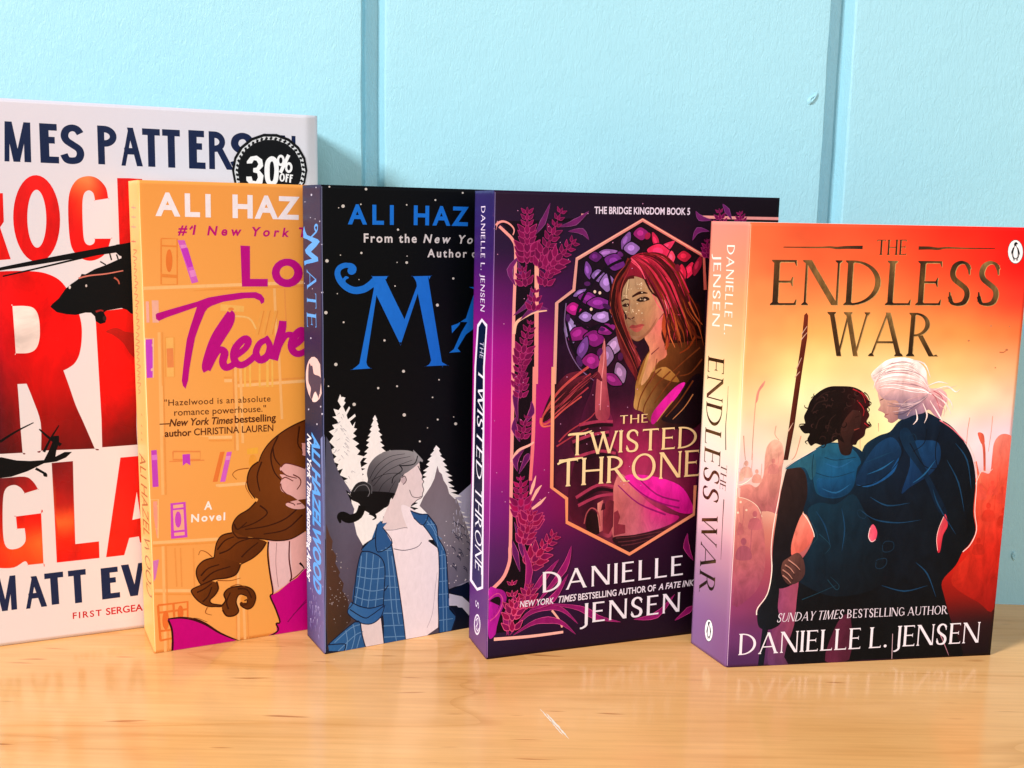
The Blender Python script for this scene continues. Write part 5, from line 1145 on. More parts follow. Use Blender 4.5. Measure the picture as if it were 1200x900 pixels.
F4.stroke(window_illustration,'5c2830',[(65.1,47.7),(71.5,47.9),(78.6,49)],0.5,0.4)
F4.poly(window_illustration,['7c2434 5a1828'],[(56.8,69.5),(58.5,69.9),(60.5,69.2),(60.5,57.3),(58.5,53.7),(55.7,54.5),(55.6,66.4)],False)
F4.poly(window_illustration,'802838',[(60.7,63.8),(62.7,64.8),(64,61.4),(63,58.2),(66.7,57.4),(66.9,53.5),(61.1,52.7)],False)
F4.poly(window_illustration,['e09080 b05058'],[(52.3,68.8),(55.1,70.2),(55.3,55.6),(52.8,54.7)],False)
F4.poly(window_illustration,'200a10',[(46.7,59.5),(47.5,63.8),(49.6,65.7),(52.3,63.4),(53.4,57.9),(53.3,54.1),(48.2,55.6)],True)
F4.stroke(window_illustration,'a84850',[(46,59.6),(47,64.3),(49.5,66.8),(52.7,64.4),(54,57.9)],0.6,0.6)
F4.poly(window_illustration,'3a0e1c',[(54.1,65.2),(54.8,68.6),(56,68.5),(56.3,65.8)],False)
F4.poly(window_illustration,['5a1830 6a1c30', '30101c 401018', '200a14 280c14'],[(43.5,130),(35.9,129.2),(30.6,124.3),(27,118.3),(24.3,111.3),(23.7,108.2),(26.7,108.6),(32,113),(39.5,117.8),(45.9,125.8),(50.2,129.8),(52.6,125.1),(45.8,128.4),(37.1,126.6)],True)
F4.stroke(window_illustration,'c04848',[(45.7,132),(37.1,126.1),(30.7,120.2),(26.1,113.2),(24,108.7),(25.1,106.9),(28.9,108.5),(34.2,112.9),(42.8,118.7)],1.2,0.7)
F4.stroke(window_illustration,'d86050',[(23.7,109.8),(23.5,107.7),(24.8,105.9),(28.4,106.1)],1.2,0.6)
F4.stroke(window_illustration,'a03040',[(46.9,128.9),(39.4,123),(33,117),(27.7,112.1)],0.8,0.4)
F4.stroke(window_illustration,'a03040',[(46,122.7),(39.5,117.8),(32,111.9)],0.8,0.4)
F4.stroke(window_illustration,'a03040',[(32.4,98.5),(37.8,103.4),(46.5,108.2),(49.7,111.2)],0.8,0.4)
F4.stroke(window_illustration,'a03040',[(31.4,96.5),(40,101.2),(46.6,104)],0.8,0.4)
F4.poly(window_illustration,['981434 b01838 400c18', '701428 8c182c 2c0a0a', '58161c 581a10 220808', '401212 44140c 180606', '300a0a 300f08 140404'],[(58.6,171.9),(59.6,174.9),(62.4,176.9),(64.4,180.5),(69.4,182.5),(76.2,182.6),(82.5,181.1),(87.3,177),(91.6,171.9),(94.3,164.6),(96.8,160.4),(100.5,158.3),(103.6,143.6),(103.3,140.4),(95.7,136.3),(87.4,137.6),(81.5,139.8),(78.2,137.8),(74.5,142.1),(71.3,164.8)],True,grid=1.2)
F4.poly(window_illustration,['301010 501018', '481418 701c20', '501820 8a2830', '401018 701820'],[(59.6,174.9),(56.5,170.9),(55.1,162.8),(55.3,156.8),(57.8,150.6),(59.8,142.4),(63.5,134.1),(69.5,125.5),(70.7,125),(69.3,129.2),(71.4,133.8),(67.7,141.2),(64.6,148.5),(60.8,158.7),(61.5,169.9)],True)
F4.poly(window_illustration,['a06c34 6a3818 301008', '8c5424 54280e 200a06', 'b8884c 3c180a 140608', 'a06c40 280a10 100408'],[(78,141),(83.7,141.9),(90.7,141.7),(100.1,142.6),(103.6,139.3),(104.3,104.5),(85.6,102.1),(78.5,104.6),(73.6,110.1),(68.9,112.4),(69.2,118.7),(69.5,124.5),(72.6,133.8)],True,grid=1.2)
F4.poly(window_illustration,['c89c60 b47c40', 'ac7840 8c5824'],[(70.8,122.9),(76.3,127.9),(84.3,130.8),(91.6,123.8),(84.5,125),(78.5,129.4),(82.8,137.7),(75.8,137.9),(72.7,130.7)],True)
F4.poly(window_illustration,['d81898 f020b0', 'b01078 d8149c'],[(89.4,121.2),(94.6,123.1),(90.8,116.9),(84.1,109.7),(79.6,104.5),(77.8,105.7),(79.3,110.9)],True)
F4.poly(window_illustration,['1a0810 14060c'],[(96.3,124.1),(103.1,126),(104,105.6),(92.6,103.9),(83,106.5),(89.8,112.6)],True)
F4.stroke(window_illustration,'6a3014',[(82,129.9),(76.4,124.8),(72.1,117.6),(70.7,111.3)],0.8,0.5)
F4.stroke(window_illustration,'6a3014',[(86.7,128.7),(80,122.6),(74.6,114.3),(73.6,110.1)],0.8,0.5)
F4.stroke(window_illustration,'6a3014',[(91.4,128.5),(84.7,121.3),(79.2,114.1)],0.8,0.5)
F4.stroke(window_illustration,'6a3014',[(98.7,124),(92.1,114.7),(85.3,107.5)],0.8,0.5)
F4.stroke(window_illustration,'6a3014',[(101.5,139.4),(93.5,133.2),(87.9,128.6)],0.8,0.5)
F4.stroke(window_illustration,'6a3014',[(102.9,134),(97.3,127.8),(91.5,126.4)],0.8,0.5)
F4.stroke(window_illustration,'c07848',[(88.5,114.8),(84.1,109.7),(80.8,105.5)],0.6,0.3)
F4.stroke(window_illustration,'c07848',[(99,117.6),(94.6,111.4),(88.9,106.2)],0.6,0.3)
F4.poly(window_illustration,['d85c70 e85068', 'd88c70 c86058', 'd0986c b87048'],[(72.7,145.2),(77.6,150.3),(83.6,157.5),(86.1,164.7),(87.4,162.6),(85.9,158.5),(83.3,152.3),(81.2,146.1),(84.6,136.6),(79.5,132.6),(75.2,125.3),(71.9,123.4),(75.8,137.9)],True)
F4.poly(window_illustration,['a88a6c b08a6a 803c34', 'a08466 b88c66 d85868', '8c7054 b4845e e87078', '80604a b07858 d87070', '684632 a06a4c c06460'],[(61.6,167.9),(63.7,170.9),(66.5,172.1),(71,170.9),(74.5,167.8),(79.4,161.6),(83.3,163.7),(86.1,164.7),(87.4,162.1),(85.9,158.5),(82.5,155.9),(80.9,154.4),(76.5,148.3),(72.1,144.2),(68.8,143),(65.5,145.2),(64,149),(63,152.1),(63.8,154.1),(61.2,158.2),(60.7,161.8)],True,grid=0.9)
F4.poly(window_illustration,['f8889a f05c7c'],[(83.3,163.7),(85.6,164.7),(87.2,162.6),(85.8,159),(83.6,157.5),(82.3,160.1)],True)
F4.stroke(window_illustration,'a83850',[(84.2,162.6),(85.7,162.8),(85.2,160)],0.5,0.3)
F4.stroke(window_illustration,'30120c',[(65.9,163),(69.6,164.8),(73.5,164.6)],0.7,0.4,wm=1.4)
F4.stroke(window_illustration,'30120c',[(60.9,161),(62.6,162),(64.4,161.6)],0.9,0.4)
F4.poly(window_illustration,'281410',[(68,161.5),(70.4,162.9),(73.4,162.9),(74.6,161.7),(72,160.9),(69.7,160.7)],True)
F4.disc(window_illustration,'d8b8a0',72.08,161.69,0.79,0,0.02,-0.41)
F4.disc(window_illustration,'140808',70.94,161.8,0.8,0,0.04,-0.81)
F4.poly(window_illustration,'281410',[(61.1,159.1),(62.7,160.2),(64.5,159.9),(64.3,158.9),(62.5,158.5)],True)
F4.stroke(window_illustration,'8a5844',[(64.8,161.8),(64.6,156.7),(63.8,154.1),(65.5,153.4)],0.5,0.5)
F4.stroke(window_illustration,'4a201c',[(64.1,153.6),(65.7,153),(67.4,154)],0.5,0.5)
F4.poly(window_illustration,['8a3838 a04040'],[(64.9,149),(66.4,150.5),(68.2,150.2),(70.7,150.8),(72.8,150.2),(70.2,149.4),(68,149)],True)
F4.poly(window_illustration,['a84c48 b85850'],[(65.7,149),(68,148.9),(71.9,149.8),(70.3,147.5),(68,147.2)],True)
F4.poly(window_illustration,'9a6c54',[(64.7,146.4),(67.5,145.3),(71,145.3),(68.8,143.7),(65.9,144.8)],True)
F4.disc(window_illustration,'e0c8a8',66.4,157.29,0.32,0,0.01,-0.16)
F4.disc(window_illustration,'e0c8a8',70.01,168.84,0.34,0,0.01,-0.22)
F4.disc(window_illustration,'9a7c62',70.92,161.76,0.22,-0.01,0.01,-0.27)
F4.disc(window_illustration,'e0c8a8',68.19,168.49,0.22,-0.01,0,-0.18)
F4.disc(window_illustration,'d8bc9c',62.02,163.62,0.2,0,0.01,-0.3)
F4.disc(window_illustration,'e0c8a8',71.07,155.66,0.32,-0.01,0.01,-0.31)
F4.disc(window_illustration,'9a7c62',66.96,167.88,0.27,0,0,-0.2)
F4.disc(window_illustration,'9a7c62',65.62,159.69,0.31,0,0.01,-0.23)
F4.disc(window_illustration,'9a7c62',69.6,163.26,0.17,0,0,-0.18)
F4.disc(window_illustration,'d8bc9c',66.64,156.4,0.3,-0.01,0.02,-0.32)
F4.disc(window_illustration,'8a6c54',62.44,155.07,0.19,0,0.01,-0.31)
F4.disc(window_illustration,'d8bc9c',70.47,168.68,0.37,0,0.01,-0.19)
F4.disc(window_illustration,'8a6c54',63.01,150.57,0.27,0,0.01,-0.29)
F4.disc(window_illustration,'e0c8a8',70.71,164.97,0.38,-0.01,0.01,-0.27)
F4.disc(window_illustration,'8a6c54',71.04,162.59,0.39,0,0.01,-0.24)
F4.disc(window_illustration,'e0c8a8',68.76,166.76,0.2,0,0.01,-0.23)
F4.disc(window_illustration,'e0c8a8',70.11,166.72,0.33,0,0.01,-0.34)
F4.disc(window_illustration,'8a6c54',66.78,161.31,0.2,0,0.01,-0.31)
F4.disc(window_illustration,'8a6c54',63.3,159.94,0.35,-0.01,0.01,-0.27)
F4.disc(window_illustration,'e0c8a8',69.48,156.85,0.31,-0.01,0.01,-0.28)
F4.disc(window_illustration,'d8bc9c',71.63,152.57,0.18,-0.01,0.01,-0.26)
F4.disc(window_illustration,'d8bc9c',65.28,166.55,0.22,0,0.01,-0.25)
F4.disc(window_illustration,'e0c8a8',70.09,161.76,0.32,0,0,-0.2)
F4.disc(window_illustration,'9a7c62',67.75,152.38,0.28,0,0.02,-0.3)
F4.disc(window_illustration,'9a7c62',70,162.11,0.28,0,0.01,-0.2)
F4.disc(window_illustration,'9a7c62',64.29,156.01,0.39,-0.01,0.02,-0.33)
F4.disc(window_illustration,'d8bc9c',63.95,166.23,0.2,0,0.02,-0.28)
F4.disc(window_illustration,'d8bc9c',67.97,169.16,0.2,0,0,-0.16)
F4.disc(window_illustration,'9a7c62',63.32,168.13,0.19,0,0.01,-0.21)
F4.disc(window_illustration,'e0c8a8',70.25,169.16,0.3,0,0.02,-0.29)
F4.disc(window_illustration,'e0c8a8',61.83,163.44,0.25,0,0,-0.17)
F4.disc(window_illustration,'e0c8a8',68.24,155.48,0.26,0,0.01,-0.26)
F4.disc(window_illustration,'e0c8a8',62.85,164.59,0.19,0,0.01,-0.33)
F4.disc(window_illustration,'d8bc9c',70.26,167.99,0.32,0,0,-0.23)
F4.disc(window_illustration,'d8bc9c',66.31,157.05,0.2,0,0.02,-0.35)
F4.disc(window_illustration,'9a7c62',65.17,158.94,0.32,0,0.01,-0.26)
F4.disc(window_illustration,'8a6c54',62.3,164.22,0.31,-0.01,0.01,-0.31)
F4.disc(window_illustration,'e0c8a8',63.21,162.74,0.2,-0.01,0.02,-0.35)
F4.disc(window_illustration,'e0c8a8',63.1,163.49,0.3,0,0.02,-0.28)
F4.disc(window_illustration,'8a6c54',66.11,163.84,0.32,0,0,-0.17)
F4.disc(window_illustration,'e0c8a8',63.66,159.19,0.24,0,0,-0.2)
F4.disc(window_illustration,'9a7c62',65.84,152.98,0.27,-0.01,0.01,-0.21)
F4.disc(window_illustration,'d8bc9c',68.55,159.9,0.38,0,0.01,-0.24)
F4.disc(window_illustration,'e0c8a8',69.28,168.53,0.36,0,0,-0.18)
F4.disc(window_illustration,'9a7c62',64.16,167.96,0.29,0,0.01,-0.34)
F4.disc(window_illustration,'e0c8a8',63.11,156.4,0.32,0,0.01,-0.23)
F4.stroke(window_illustration,'6a2030',[(76.5,136.8),(80.4,139.9)],0.5,0.3)
F4.stroke(window_illustration,'804030',[(79.5,134.7),(78.6,128.4),(76.5,123.7)],0.5,0.3)
F4.stroke(window_illustration,'7a2420',[(63.9,180),(61.9,174.9),(58.7,170.9),(56.2,162.8),(56.8,155.7),(59.5,150.6)],2.2,0.8800000000000001)
F4.stroke(window_illustration,'e84868',[(64.5,179),(69.7,174.9),(74.6,166.8),(79.5,158.5),(84.3,155.4),(91.9,154.5)],0.5,0.2)
F4.stroke(window_illustration,'e82c50',[(69.4,182),(75.4,174.9),(82.4,170.9),(89.5,167.8)],2.2,0.8800000000000001)
F4.stroke(window_illustration,'d02048',[(73.9,182.2),(82,179),(89.2,172.9),(94.3,164.6)],2.0,0.8)
F4.stroke(window_illustration,'801830',[(76.2,180.5),(85.7,174.9),(93,165.7),(95.8,158.4)],1.4,0.5599999999999999)
F4.stroke(window_illustration,'a84020',[(83.1,155.4),(82.2,149.2),(84.3,142.9),(83.9,138.7)],2.4,0.96)
F4.stroke(window_illustration,'8a3818',[(86.5,157.4),(86.8,150.2),(90.7,142.8)],2.0,0.8)
F4.stroke(window_illustration,'5a2010',[(89.7,162.6),(93,154.2),(97.6,145.8),(102.4,143.6)],2.2,0.8800000000000001)
F4.stroke(window_illustration,'4a1414',[(66.5,171.9),(63.1,170.9),(60,164.8),(59.1,158.8)],1.5,0.6000000000000001)
F4.stroke(window_illustration,'6a2030',[(56.4,158.8),(59.5,150.6),(64.2,144.4),(68.9,140.1)],1.6,0.6400000000000001)
F4.stroke(window_illustration,'b04050',[(60.5,152.6),(65.4,142.3),(71.4,133.8)],0.9,0.36000000000000004)
F4.stroke(window_illustration,'501018',[(59.5,150.6),(63.2,140.3),(68.1,131.8),(69.5,125)],2.4,0.96)
F4.stroke(window_illustration,'300c10',[(70.9,172.9),(75.8,164.7),(82.8,161.6)],1.2,0.48)
F4.stroke(window_illustration,'f05070',[(64.5,180),(68.5,177),(72.1,170.9)],1.0,0.4)
F4.stroke(window_illustration,'a01838',[(67.2,181),(74.1,177),(80.1,170.9)],1.4,0.5599999999999999)
F4.stroke(window_illustration,'f04468',[(79.6,181.1),(86.8,176),(91,170.8)],0.8,0.32000000000000006)
F4.stroke(window_illustration,'b05028',[(94.5,160.5),(98.3,154.2),(102.1,149.9)],0.9,0.36000000000000004)
F4.stroke(window_illustration,'d06838',[(83.7,154.4),(85.3,146),(88.5,139.7)],0.8,0.32000000000000006)
F4.stroke(window_illustration,'803010',[(98.8,144.7),(95.5,139.5),(91,137)],1.2,0.48)
F4.stroke(window_illustration,'c05848',[(55.7,162.8),(55.3,156.8),(57.3,154.7)],0.4,0.16000000000000003)
F4.stroke(window_illustration,'a04040',[(56.4,154.7),(59.3,155.7),(60.3,158.7)],0.4,0.16000000000000003)
F4.strands(window_illustration,[(65.6,179.8),(70.9,174.4),(76.3,166.8),(81.3,157.5),(83.5,148.1),(82.7,139.8)],[(69.4,182.4),(79.6,182.1),(88.5,174.9),(94.3,164.6),(100.7,154.1),(103.3,141.4)],26,['b01c3c', '701428', '8a1c2c', 'c82c48', '480c14', '5c1410', '7c2c14', '380a0a', '300808'],1.15,5)
F4.strands(window_illustration,[(83,158.5),(83.8,152.3),(85.3,145),(87.4,138.7)],[(92,162.6),(95.9,155.2),(101,148.9),(103.3,140.4)],16,['803414', '5c1c0c', '380e06', 'a84a24', '240a06', '4a140a'],1.1,6)
F4.strands(window_illustration,[(64.5,180.2),(60.7,175.9),(56.7,170.4),(55.1,162.8),(56.2,154.7),(60.8,145.4),(66.3,135),(70,126.6)],[(64.8,178.8),(63,173.9),(61.2,169.9),(60.1,162.8),(61.8,154.7),(64.7,146.4),(68.4,139.1),(71.5,131.8)],20,['601418', '380c10', '7c2822', '963830', '280a0c', '4c1218'],1.1,7)
F4.strands(window_illustration,[(49.1,130.3),(40.4,125),(32.9,119.1),(26.6,113.2),(24,108.7)],[(50.3,127.7),(42.7,120.8),(36.3,114.8),(29.9,110),(25.1,106.6)],12,['8a2838', 'b04048', '601424', '3a0c18'],0.7,8)
F4.stroke(window_illustration,'d8bc94',[(63.7,170.9),(63.1,166.8),(62.6,162.8)],0.15,0.15,wm=0.6)
F4.stroke(window_illustration,'8a6048',[(65.2,152.6),(67.3,152),(68.7,150.4)],0.15,0.15,wm=0.4)
F4.stroke(window_illustration,'9a6048',[(68.7,144.3),(72.1,145.2),(75.9,148.8),(78.6,153.4)],0.15,0.15,wm=0.8)
F4.stroke(window_illustration,'8c6850',[(62.1,155.7),(63,151.6),(64.6,147.4)],0.15,0.15,wm=0.5)
F4.stroke(window_illustration,'a88464',[(62.3,164.8),(61.9,161.8)],0.15,0.15,wm=0.8)
F4.stroke(window_illustration,'d8b890',[(65.3,158.7),(65.8,155.6)],0.15,0.15,wm=0.7)
F4.disc(window_illustration,'3c1448',53.6,158.81,1.95,-1.03,-0.52,-0.87)
F4.disc(window_illustration,'4a1a58',43.92,168.93,1.52,-0.01,0.03,-1)
F4.disc(window_illustration,'5c2068',59.37,181.95,1.23,-0.9,-0.68,-0.77)
F4.disc(window_illustration,'a01848',72.44,190.08,1.19,-0.59,-0.84,-1.4)
F4.disc(window_illustration,'80102c',93.23,185.22,1.55,-0.48,-0.35,-0.97)
F4.disc(window_illustration,'70102c',87.9,175.98,1.39,0,0.08,-1.64)
F4.disc(window_illustration,'4a1a58',35.17,153.99,1.08,-0.01,0.06,-1.8)
F4.disc(window_illustration,'501860',51.75,148.69,1.55,-0.03,0.02,-0.82)
F4.disc(window_illustration,'581458',51,138.49,1.26,-0.45,-0.63,-1.71)
F4.disc(window_illustration,'48205c',41.2,134.66,1.23,0.39,1.06,-2.52)
F4.disc(window_illustration,'4a1848',61.14,136.18,1.35,-0.03,0.07,-1.86)
F4.stroke(border_ornament,['d89898 e07068', 'e0a090 c04030'],[(29.5,124.8),(29.6,160.6),(37.5,166.2),(38.5,179.7),(69.6,197.1),(101.1,181.4),(102.7,166)],1.55,None,smooth=False)
F4.stroke(border_ornament,['f0a488 e08858', 'f08858 e89070'],[(28.7,132.5),(29.5,77.8),(36.9,72.2),(37.3,61.1),(69.4,43.2),(102.3,59.8),(102.3,73.9)],1.6,None,smooth=False)
F4.stroke(border_ornament,'f8c0a8',[(38.5,180.1),(69.5,197.4),(100.6,181.8)],0.3,None,smooth=False)
F4.stroke(flower_ornament,'8a4884',[(18.3,189.5),(22.3,195.3),(25.5,203.6)],0.2,0.1,wm=2.9)
F4.stroke(flower_ornament,'6a1c60',[(18.3,189.5),(22.3,195.3),(25.5,203.6)],0.15,0.05,wm=2.4)
F4.stroke(flower_ornament,'8a4884',[(29.8,193.5),(37.1,195.6),(43.6,200.5)],0.2,0.1,wm=2.9)
F4.stroke(flower_ornament,'6a1c60',[(29.8,193.5),(37.1,195.6),(43.6,200.5)],0.15,0.05,wm=2.4)
F4.stroke(flower_ornament,'8a4884',[(34.1,191.6),(40.5,191.7),(44,188)],0.2,0.1,wm=2.9)
F4.stroke(flower_ornament,'6a1c60',[(34.1,191.6),(40.5,191.7),(44,188)],0.15,0.05,wm=2.4)
F4.stroke(flower_ornament,'8a4884',[(10.5,168.1),(7.7,174.9),(12.8,181.7)],0.2,0.1,wm=2.9)
F4.stroke(flower_ornament,'6a1c60',[(10.5,168.1),(7.7,174.9),(12.8,181.7)],0.15,0.05,wm=2.4)
F4.stroke(flower_ornament,'8a4884',[(16.7,169),(13.5,172.9),(11.3,178.8)],0.2,0.1,wm=2.9)
F4.stroke(flower_ornament,'6a1c60',[(16.7,169),(13.5,172.9),(11.3,178.8)],0.15,0.05,wm=2.4)
F4.stroke(flower_ornament,'8a4884',[(9.7,155.3),(16.9,161.2),(17.8,168)],0.2,0.1,wm=2.9)
F4.stroke(flower_ornament,'6a1c60',[(9.7,155.3),(16.9,161.2),(17.8,168)],0.15,0.05,wm=2.4)
F4.stroke(flower_ornament,'8a4884',[(12.9,153.3),(19.1,158.2),(25.9,157.9)],0.2,0.1,wm=2.9)
F4.stroke(flower_ornament,'6a1c60',[(12.9,153.3),(19.1,158.2),(25.9,157.9)],0.15,0.05,wm=2.4)
F4.stroke(flower_ornament,'8a4884',[(104.2,197.6),(98.3,198.5),(95.9,201.5)],0.2,0.1,wm=2.9)
F4.stroke(flower_ornament,'6a1c60',[(104.2,197.6),(98.3,198.5),(95.9,201.5)],0.15,0.05,wm=2.4)
F4.stroke(flower_ornament,'8a4884',[(103.3,192.5),(97.5,192.9),(94.9,188.3)],0.2,0.1,wm=2.9)
F4.stroke(flower_ornament,'6a1c60',[(103.3,192.5),(97.5,192.9),(94.9,188.3)],0.15,0.05,wm=2.4)
F4.stroke(flower_ornament,'8a4884',[(109.7,204.9),(112.2,201.9),(114.9,197.8)],0.2,0.1,wm=2.9)
F4.stroke(flower_ornament,'6a1c60',[(109.7,204.9),(112.2,201.9),(114.9,197.8)],0.15,0.05,wm=2.4)
F4.stroke(flower_ornament,'7a1858',[(15.7,168),(15,174.9),(15.4,181.7)],0.8,0.6)
F4.stroke(flower_ornament,'7a1858',[(21.4,169),(25,174.9),(30.1,181.8)],0.8,0.6)
F4.stroke(flower_ornament,'7a1858',[(14.5,125.3),(15.8,137.4),(15.1,145.3)],0.8,0.6)
F4.sprig(flower_ornament,15.4,180.23,14.94,199.99,9,7.95,('a82c6c', '680a44', '7c0c4c'))
F4.sprig(flower_ornament,21.73,177.82,30.62,200.29,9,6.84,('a82c6c', '680a44', '7c0c4c'))
F4.sprig(flower_ornament,25.99,176.36,36.86,187.22,6,7.73,('a82c6c', '680a44', '7c0c4c'))
F4.sprig(flower_ornament,14.59,170.0,13.42,175.36,3,6.62,('a82c6c', '680a44', '7c0c4c'))
F4.sprig(flower_ornament,24.04,169.97,24.94,175.87,3,6.62,('a82c6c', '680a44', '7c0c4c'))
F4.sprig(flower_ornament,19.03,159.16,19.39,166.06,3,6.18,('a82c6c', '680a44', '7c0c4c'))
F4.sprig(flower_ornament,13.78,135.41,17.61,152.25,7,6.84,('a82c6c', '680a44', '7c0c4c'))
F4.sprig(flower_ornament,12.94,125.41,13.46,135.42,4,6.18,('a82c6c', '680a44', '7c0c4c'))
F4.sprig(flower_ornament,103.32,182.21,102.39,188.38,4,5.52,('a82c6c', '680a44', '7c0c4c'))
F4.sprig(flower_ornament,109.0,196.67,108.12,201.78,3,5.52,('a82c6c', '680a44', '7c0c4c'))
F4.sprig(flower_ornament,119.67,197.25,118.85,200.95,3,4.86,('a82c6c', '680a44', '7c0c4c'))
F4.stroke(flower_ornament,'c05090',[(12.8,108.7),(11.5,119.9),(14.5,126.9)],0.2,0.1,wm=3.1)
F4.stroke(flower_ornament,'5c1458',[(12.8,108.7),(11.5,119.9),(14.5,126.9)],0.15,0.05,wm=2.6)
F4.stroke(flower_ornament,'c05090',[(14.9,106.6),(19.1,112.5),(19,117.6)],0.2,0.1,wm=3.1)
F4.stroke(flower_ornament,'5c1458',[(14.9,106.6),(19.1,112.5),(19,117.6)],0.15,0.05,wm=2.6)
F4.stroke(flower_ornament,'c05090',[(14,99.5),(11.2,105.7),(11.7,110.8)],0.2,0.1,wm=3.1)
F4.stroke(flower_ornament,'5c1458',[(14,99.5),(11.2,105.7),(11.7,110.8)],0.15,0.05,wm=2.6)
F4.stroke(flower_ornament,'c05090',[(13.2,86.2),(12.1,91.4),(16.2,96.3)],0.2,0.1,wm=3.1)
F4.stroke(flower_ornament,'5c1458',[(13.2,86.2),(12.1,91.4),(16.2,96.3)],0.15,0.05,wm=2.6)
F4.stroke(flower_ornament,'c05090',[(13.8,85.1),(17.4,92.1),(18.4,94.1)],0.2,0.1,wm=3.1)
F4.stroke(flower_ornament,'5c1458',[(13.8,85.1),(17.4,92.1),(18.4,94.1)],0.15,0.05,wm=2.6)
F4.stroke(flower_ornament,'c05090',[(19.7,39.4),(16.2,50.4),(12.1,63.3)],0.2,0.1,wm=3.1)
F4.stroke(flower_ornament,'5c1458',[(19.7,39.4),(16.2,50.4),(12.1,63.3)],0.15,0.05,wm=2.6)
F4.stroke(flower_ornament,'c05090',[(15.3,39.8),(13,48.5),(11.2,55)],0.2,0.1,wm=3.1)
F4.stroke(flower_ornament,'5c1458',[(15.3,39.8),(13,48.5),(11.2,55)],0.15,0.05,wm=2.6)
F4.sprig(flower_ornament,13.78,120.84,14.36,132.89,5,5.52,('a82c6c', '680a44', '7c0c4c'))
F4.sprig(flower_ornament,15.04,102.49,16.99,110.57,4,5.74,('a82c6c', '680a44', '7c0c4c'))
F4.sprig(flower_ornament,15.28,67.29,14.61,82.96,7,7.73,('a82c6c', 'a00c50', '7c0c4c'))
F4.sprig(flower_ornament,19.19,61.73,20.16,66.91,4,10.49,('c03c70', '8a0c44', '7c0c4c'))
F4.sprig(flower_ornament,17.18,54.51,19.19,61.73,4,7.73,('c03c70', '8a0c44', '7c0c4c'))
F4.sprig(flower_ornament,20.71,43.57,31.42,55.42,6,8.83,('c84070', '900c44', '7c0c4c'))
F4.poly(flower_ornament,['c01ca8 a01488', 'b818a0 8a1070'],[(0.5,32.4),(4.7,32.8),(8.1,31.1),(9.1,27.1),(6.6,21.5),(4.8,15.2),(4,11.2),(0.8,11.2)],True)
F4.poly(flower_ornament,'180814',[(0.6,26.4),(3.6,29),(6,28.6),(6.3,25.6),(4.2,22.1),(0.7,19.1)],True)
F4.stroke(flower_ornament,'e04c98',[(0.7,17.6),(4.9,20.8),(7.4,26.5),(6,30.1),(3.6,30.3),(0.6,28)],0.5,0.4)
F4.stroke(flower_ornament,'d84c90',[(9.4,10.4),(13.6,20.7),(20,26.5),(20.9,36.1)],0.2,0.1,wm=3.5)
F4.stroke(flower_ornament,'8a1460',[(9.4,10.4),(13.6,20.7),(20,26.5),(20.9,36.1)],0.15,0.05,wm=3.0)
F4.stroke(flower_ornament,'d84c90',[(11.1,10.2),(19.1,19),(29,21.7),(36.9,19.2),(44.5,11.8)],0.2,0.1,wm=3.5)
F4.stroke(flower_ornament,'8a1460',[(11.1,10.2),(19.1,19),(29,21.7),(36.9,19.2),(44.5,11.8)],0.15,0.05,wm=3.0)
F4.stroke(flower_ornament,'d84c90',[(12.7,10),(23.6,15.2),(34.8,14),(43.5,6.9)],0.2,0.1,wm=3.5)
F4.stroke(flower_ornament,'8a1460',[(12.7,10),(23.6,15.2),(34.8,14),(43.5,6.9)],0.15,0.05,wm=3.0)
F4.stroke(flower_ornament,'d84c90',[(15.7,21.5),(19.7,39.4),(16.1,52.5)],0.2,0.1,wm=3.5)
F4.stroke(flower_ornament,'8a1460',[(15.7,21.5),(19.7,39.4),(16.1,52.5)],0.15,0.05,wm=3.0)
F4.stroke(flower_ornament,'d84c90',[(14.7,20.6),(26.4,35.5),(34,44)],0.2,0.1,wm=3.5)
F4.stroke(flower_ornament,'8a1460',[(14.7,20.6),(26.4,35.5),(34,44)],0.15,0.05,wm=3.0)
F4.stroke(flower_ornament,'d84c90',[(20.1,21.1),(31.1,25.3),(38.7,36.5)],0.2,0.1,wm=3.5)
F4.stroke(flower_ornament,'8a1460',[(20.1,21.1),(31.1,25.3),(38.7,36.5)],0.15,0.05,wm=3.0)
F4.stroke(flower_ornament,'d84c90',[(23.4,23.9),(36.3,38.9),(39.9,49.9)],0.2,0.1,wm=3.5)
F4.stroke(flower_ornament,'8a1460',[(23.4,23.9),(36.3,38.9),(39.9,49.9)],0.15,0.05,wm=3.0)
F4.stroke(flower_ornament,'d84c90',[(28.9,23.4),(44.8,19.5),(54.2,14),(66,10.4)],0.2,0.1,wm=3.5)
F4.stroke(flower_ornament,'8a1460',[(28.9,23.4),(44.8,19.5),(54.2,14),(66,10.4)],0.15,0.05,wm=3.0)
F4.stroke(flower_ornament,'d84c90',[(73.1,10.8),(85,11.7),(94.2,20.9)],0.2,0.1,wm=3.5)
F4.stroke(flower_ornament,'8a1460',[(73.1,10.8),(85,11.7),(94.2,20.9)],0.15,0.05,wm=3.0)
F4.stroke(flower_ornament,'d84c90',[(94.9,7.8),(102,12.1),(104.4,14.2)],0.2,0.1,wm=3.5)
F4.stroke(flower_ornament,'8a1460',[(94.9,7.8),(102,12.1),(104.4,14.2)],0.15,0.05,wm=3.0)
F4.stroke(flower_ornament,'d84c90',[(103.2,37),(99.2,44.1),(99.4,50.8)],0.2,0.1,wm=3.5)
F4.stroke(flower_ornament,'8a1460',[(103.2,37),(99.2,44.1),(99.4,50.8)],0.15,0.05,wm=3.0)
F4.stroke(flower_ornament,'d84c90',[(10.5,10.2),(9.2,19),(14.4,31.4)],0.2,0.1,wm=3.5)
F4.stroke(flower_ornament,'8a1460',[(10.5,10.2),(9.2,19),(14.4,31.4)],0.15,0.05,wm=3.0)
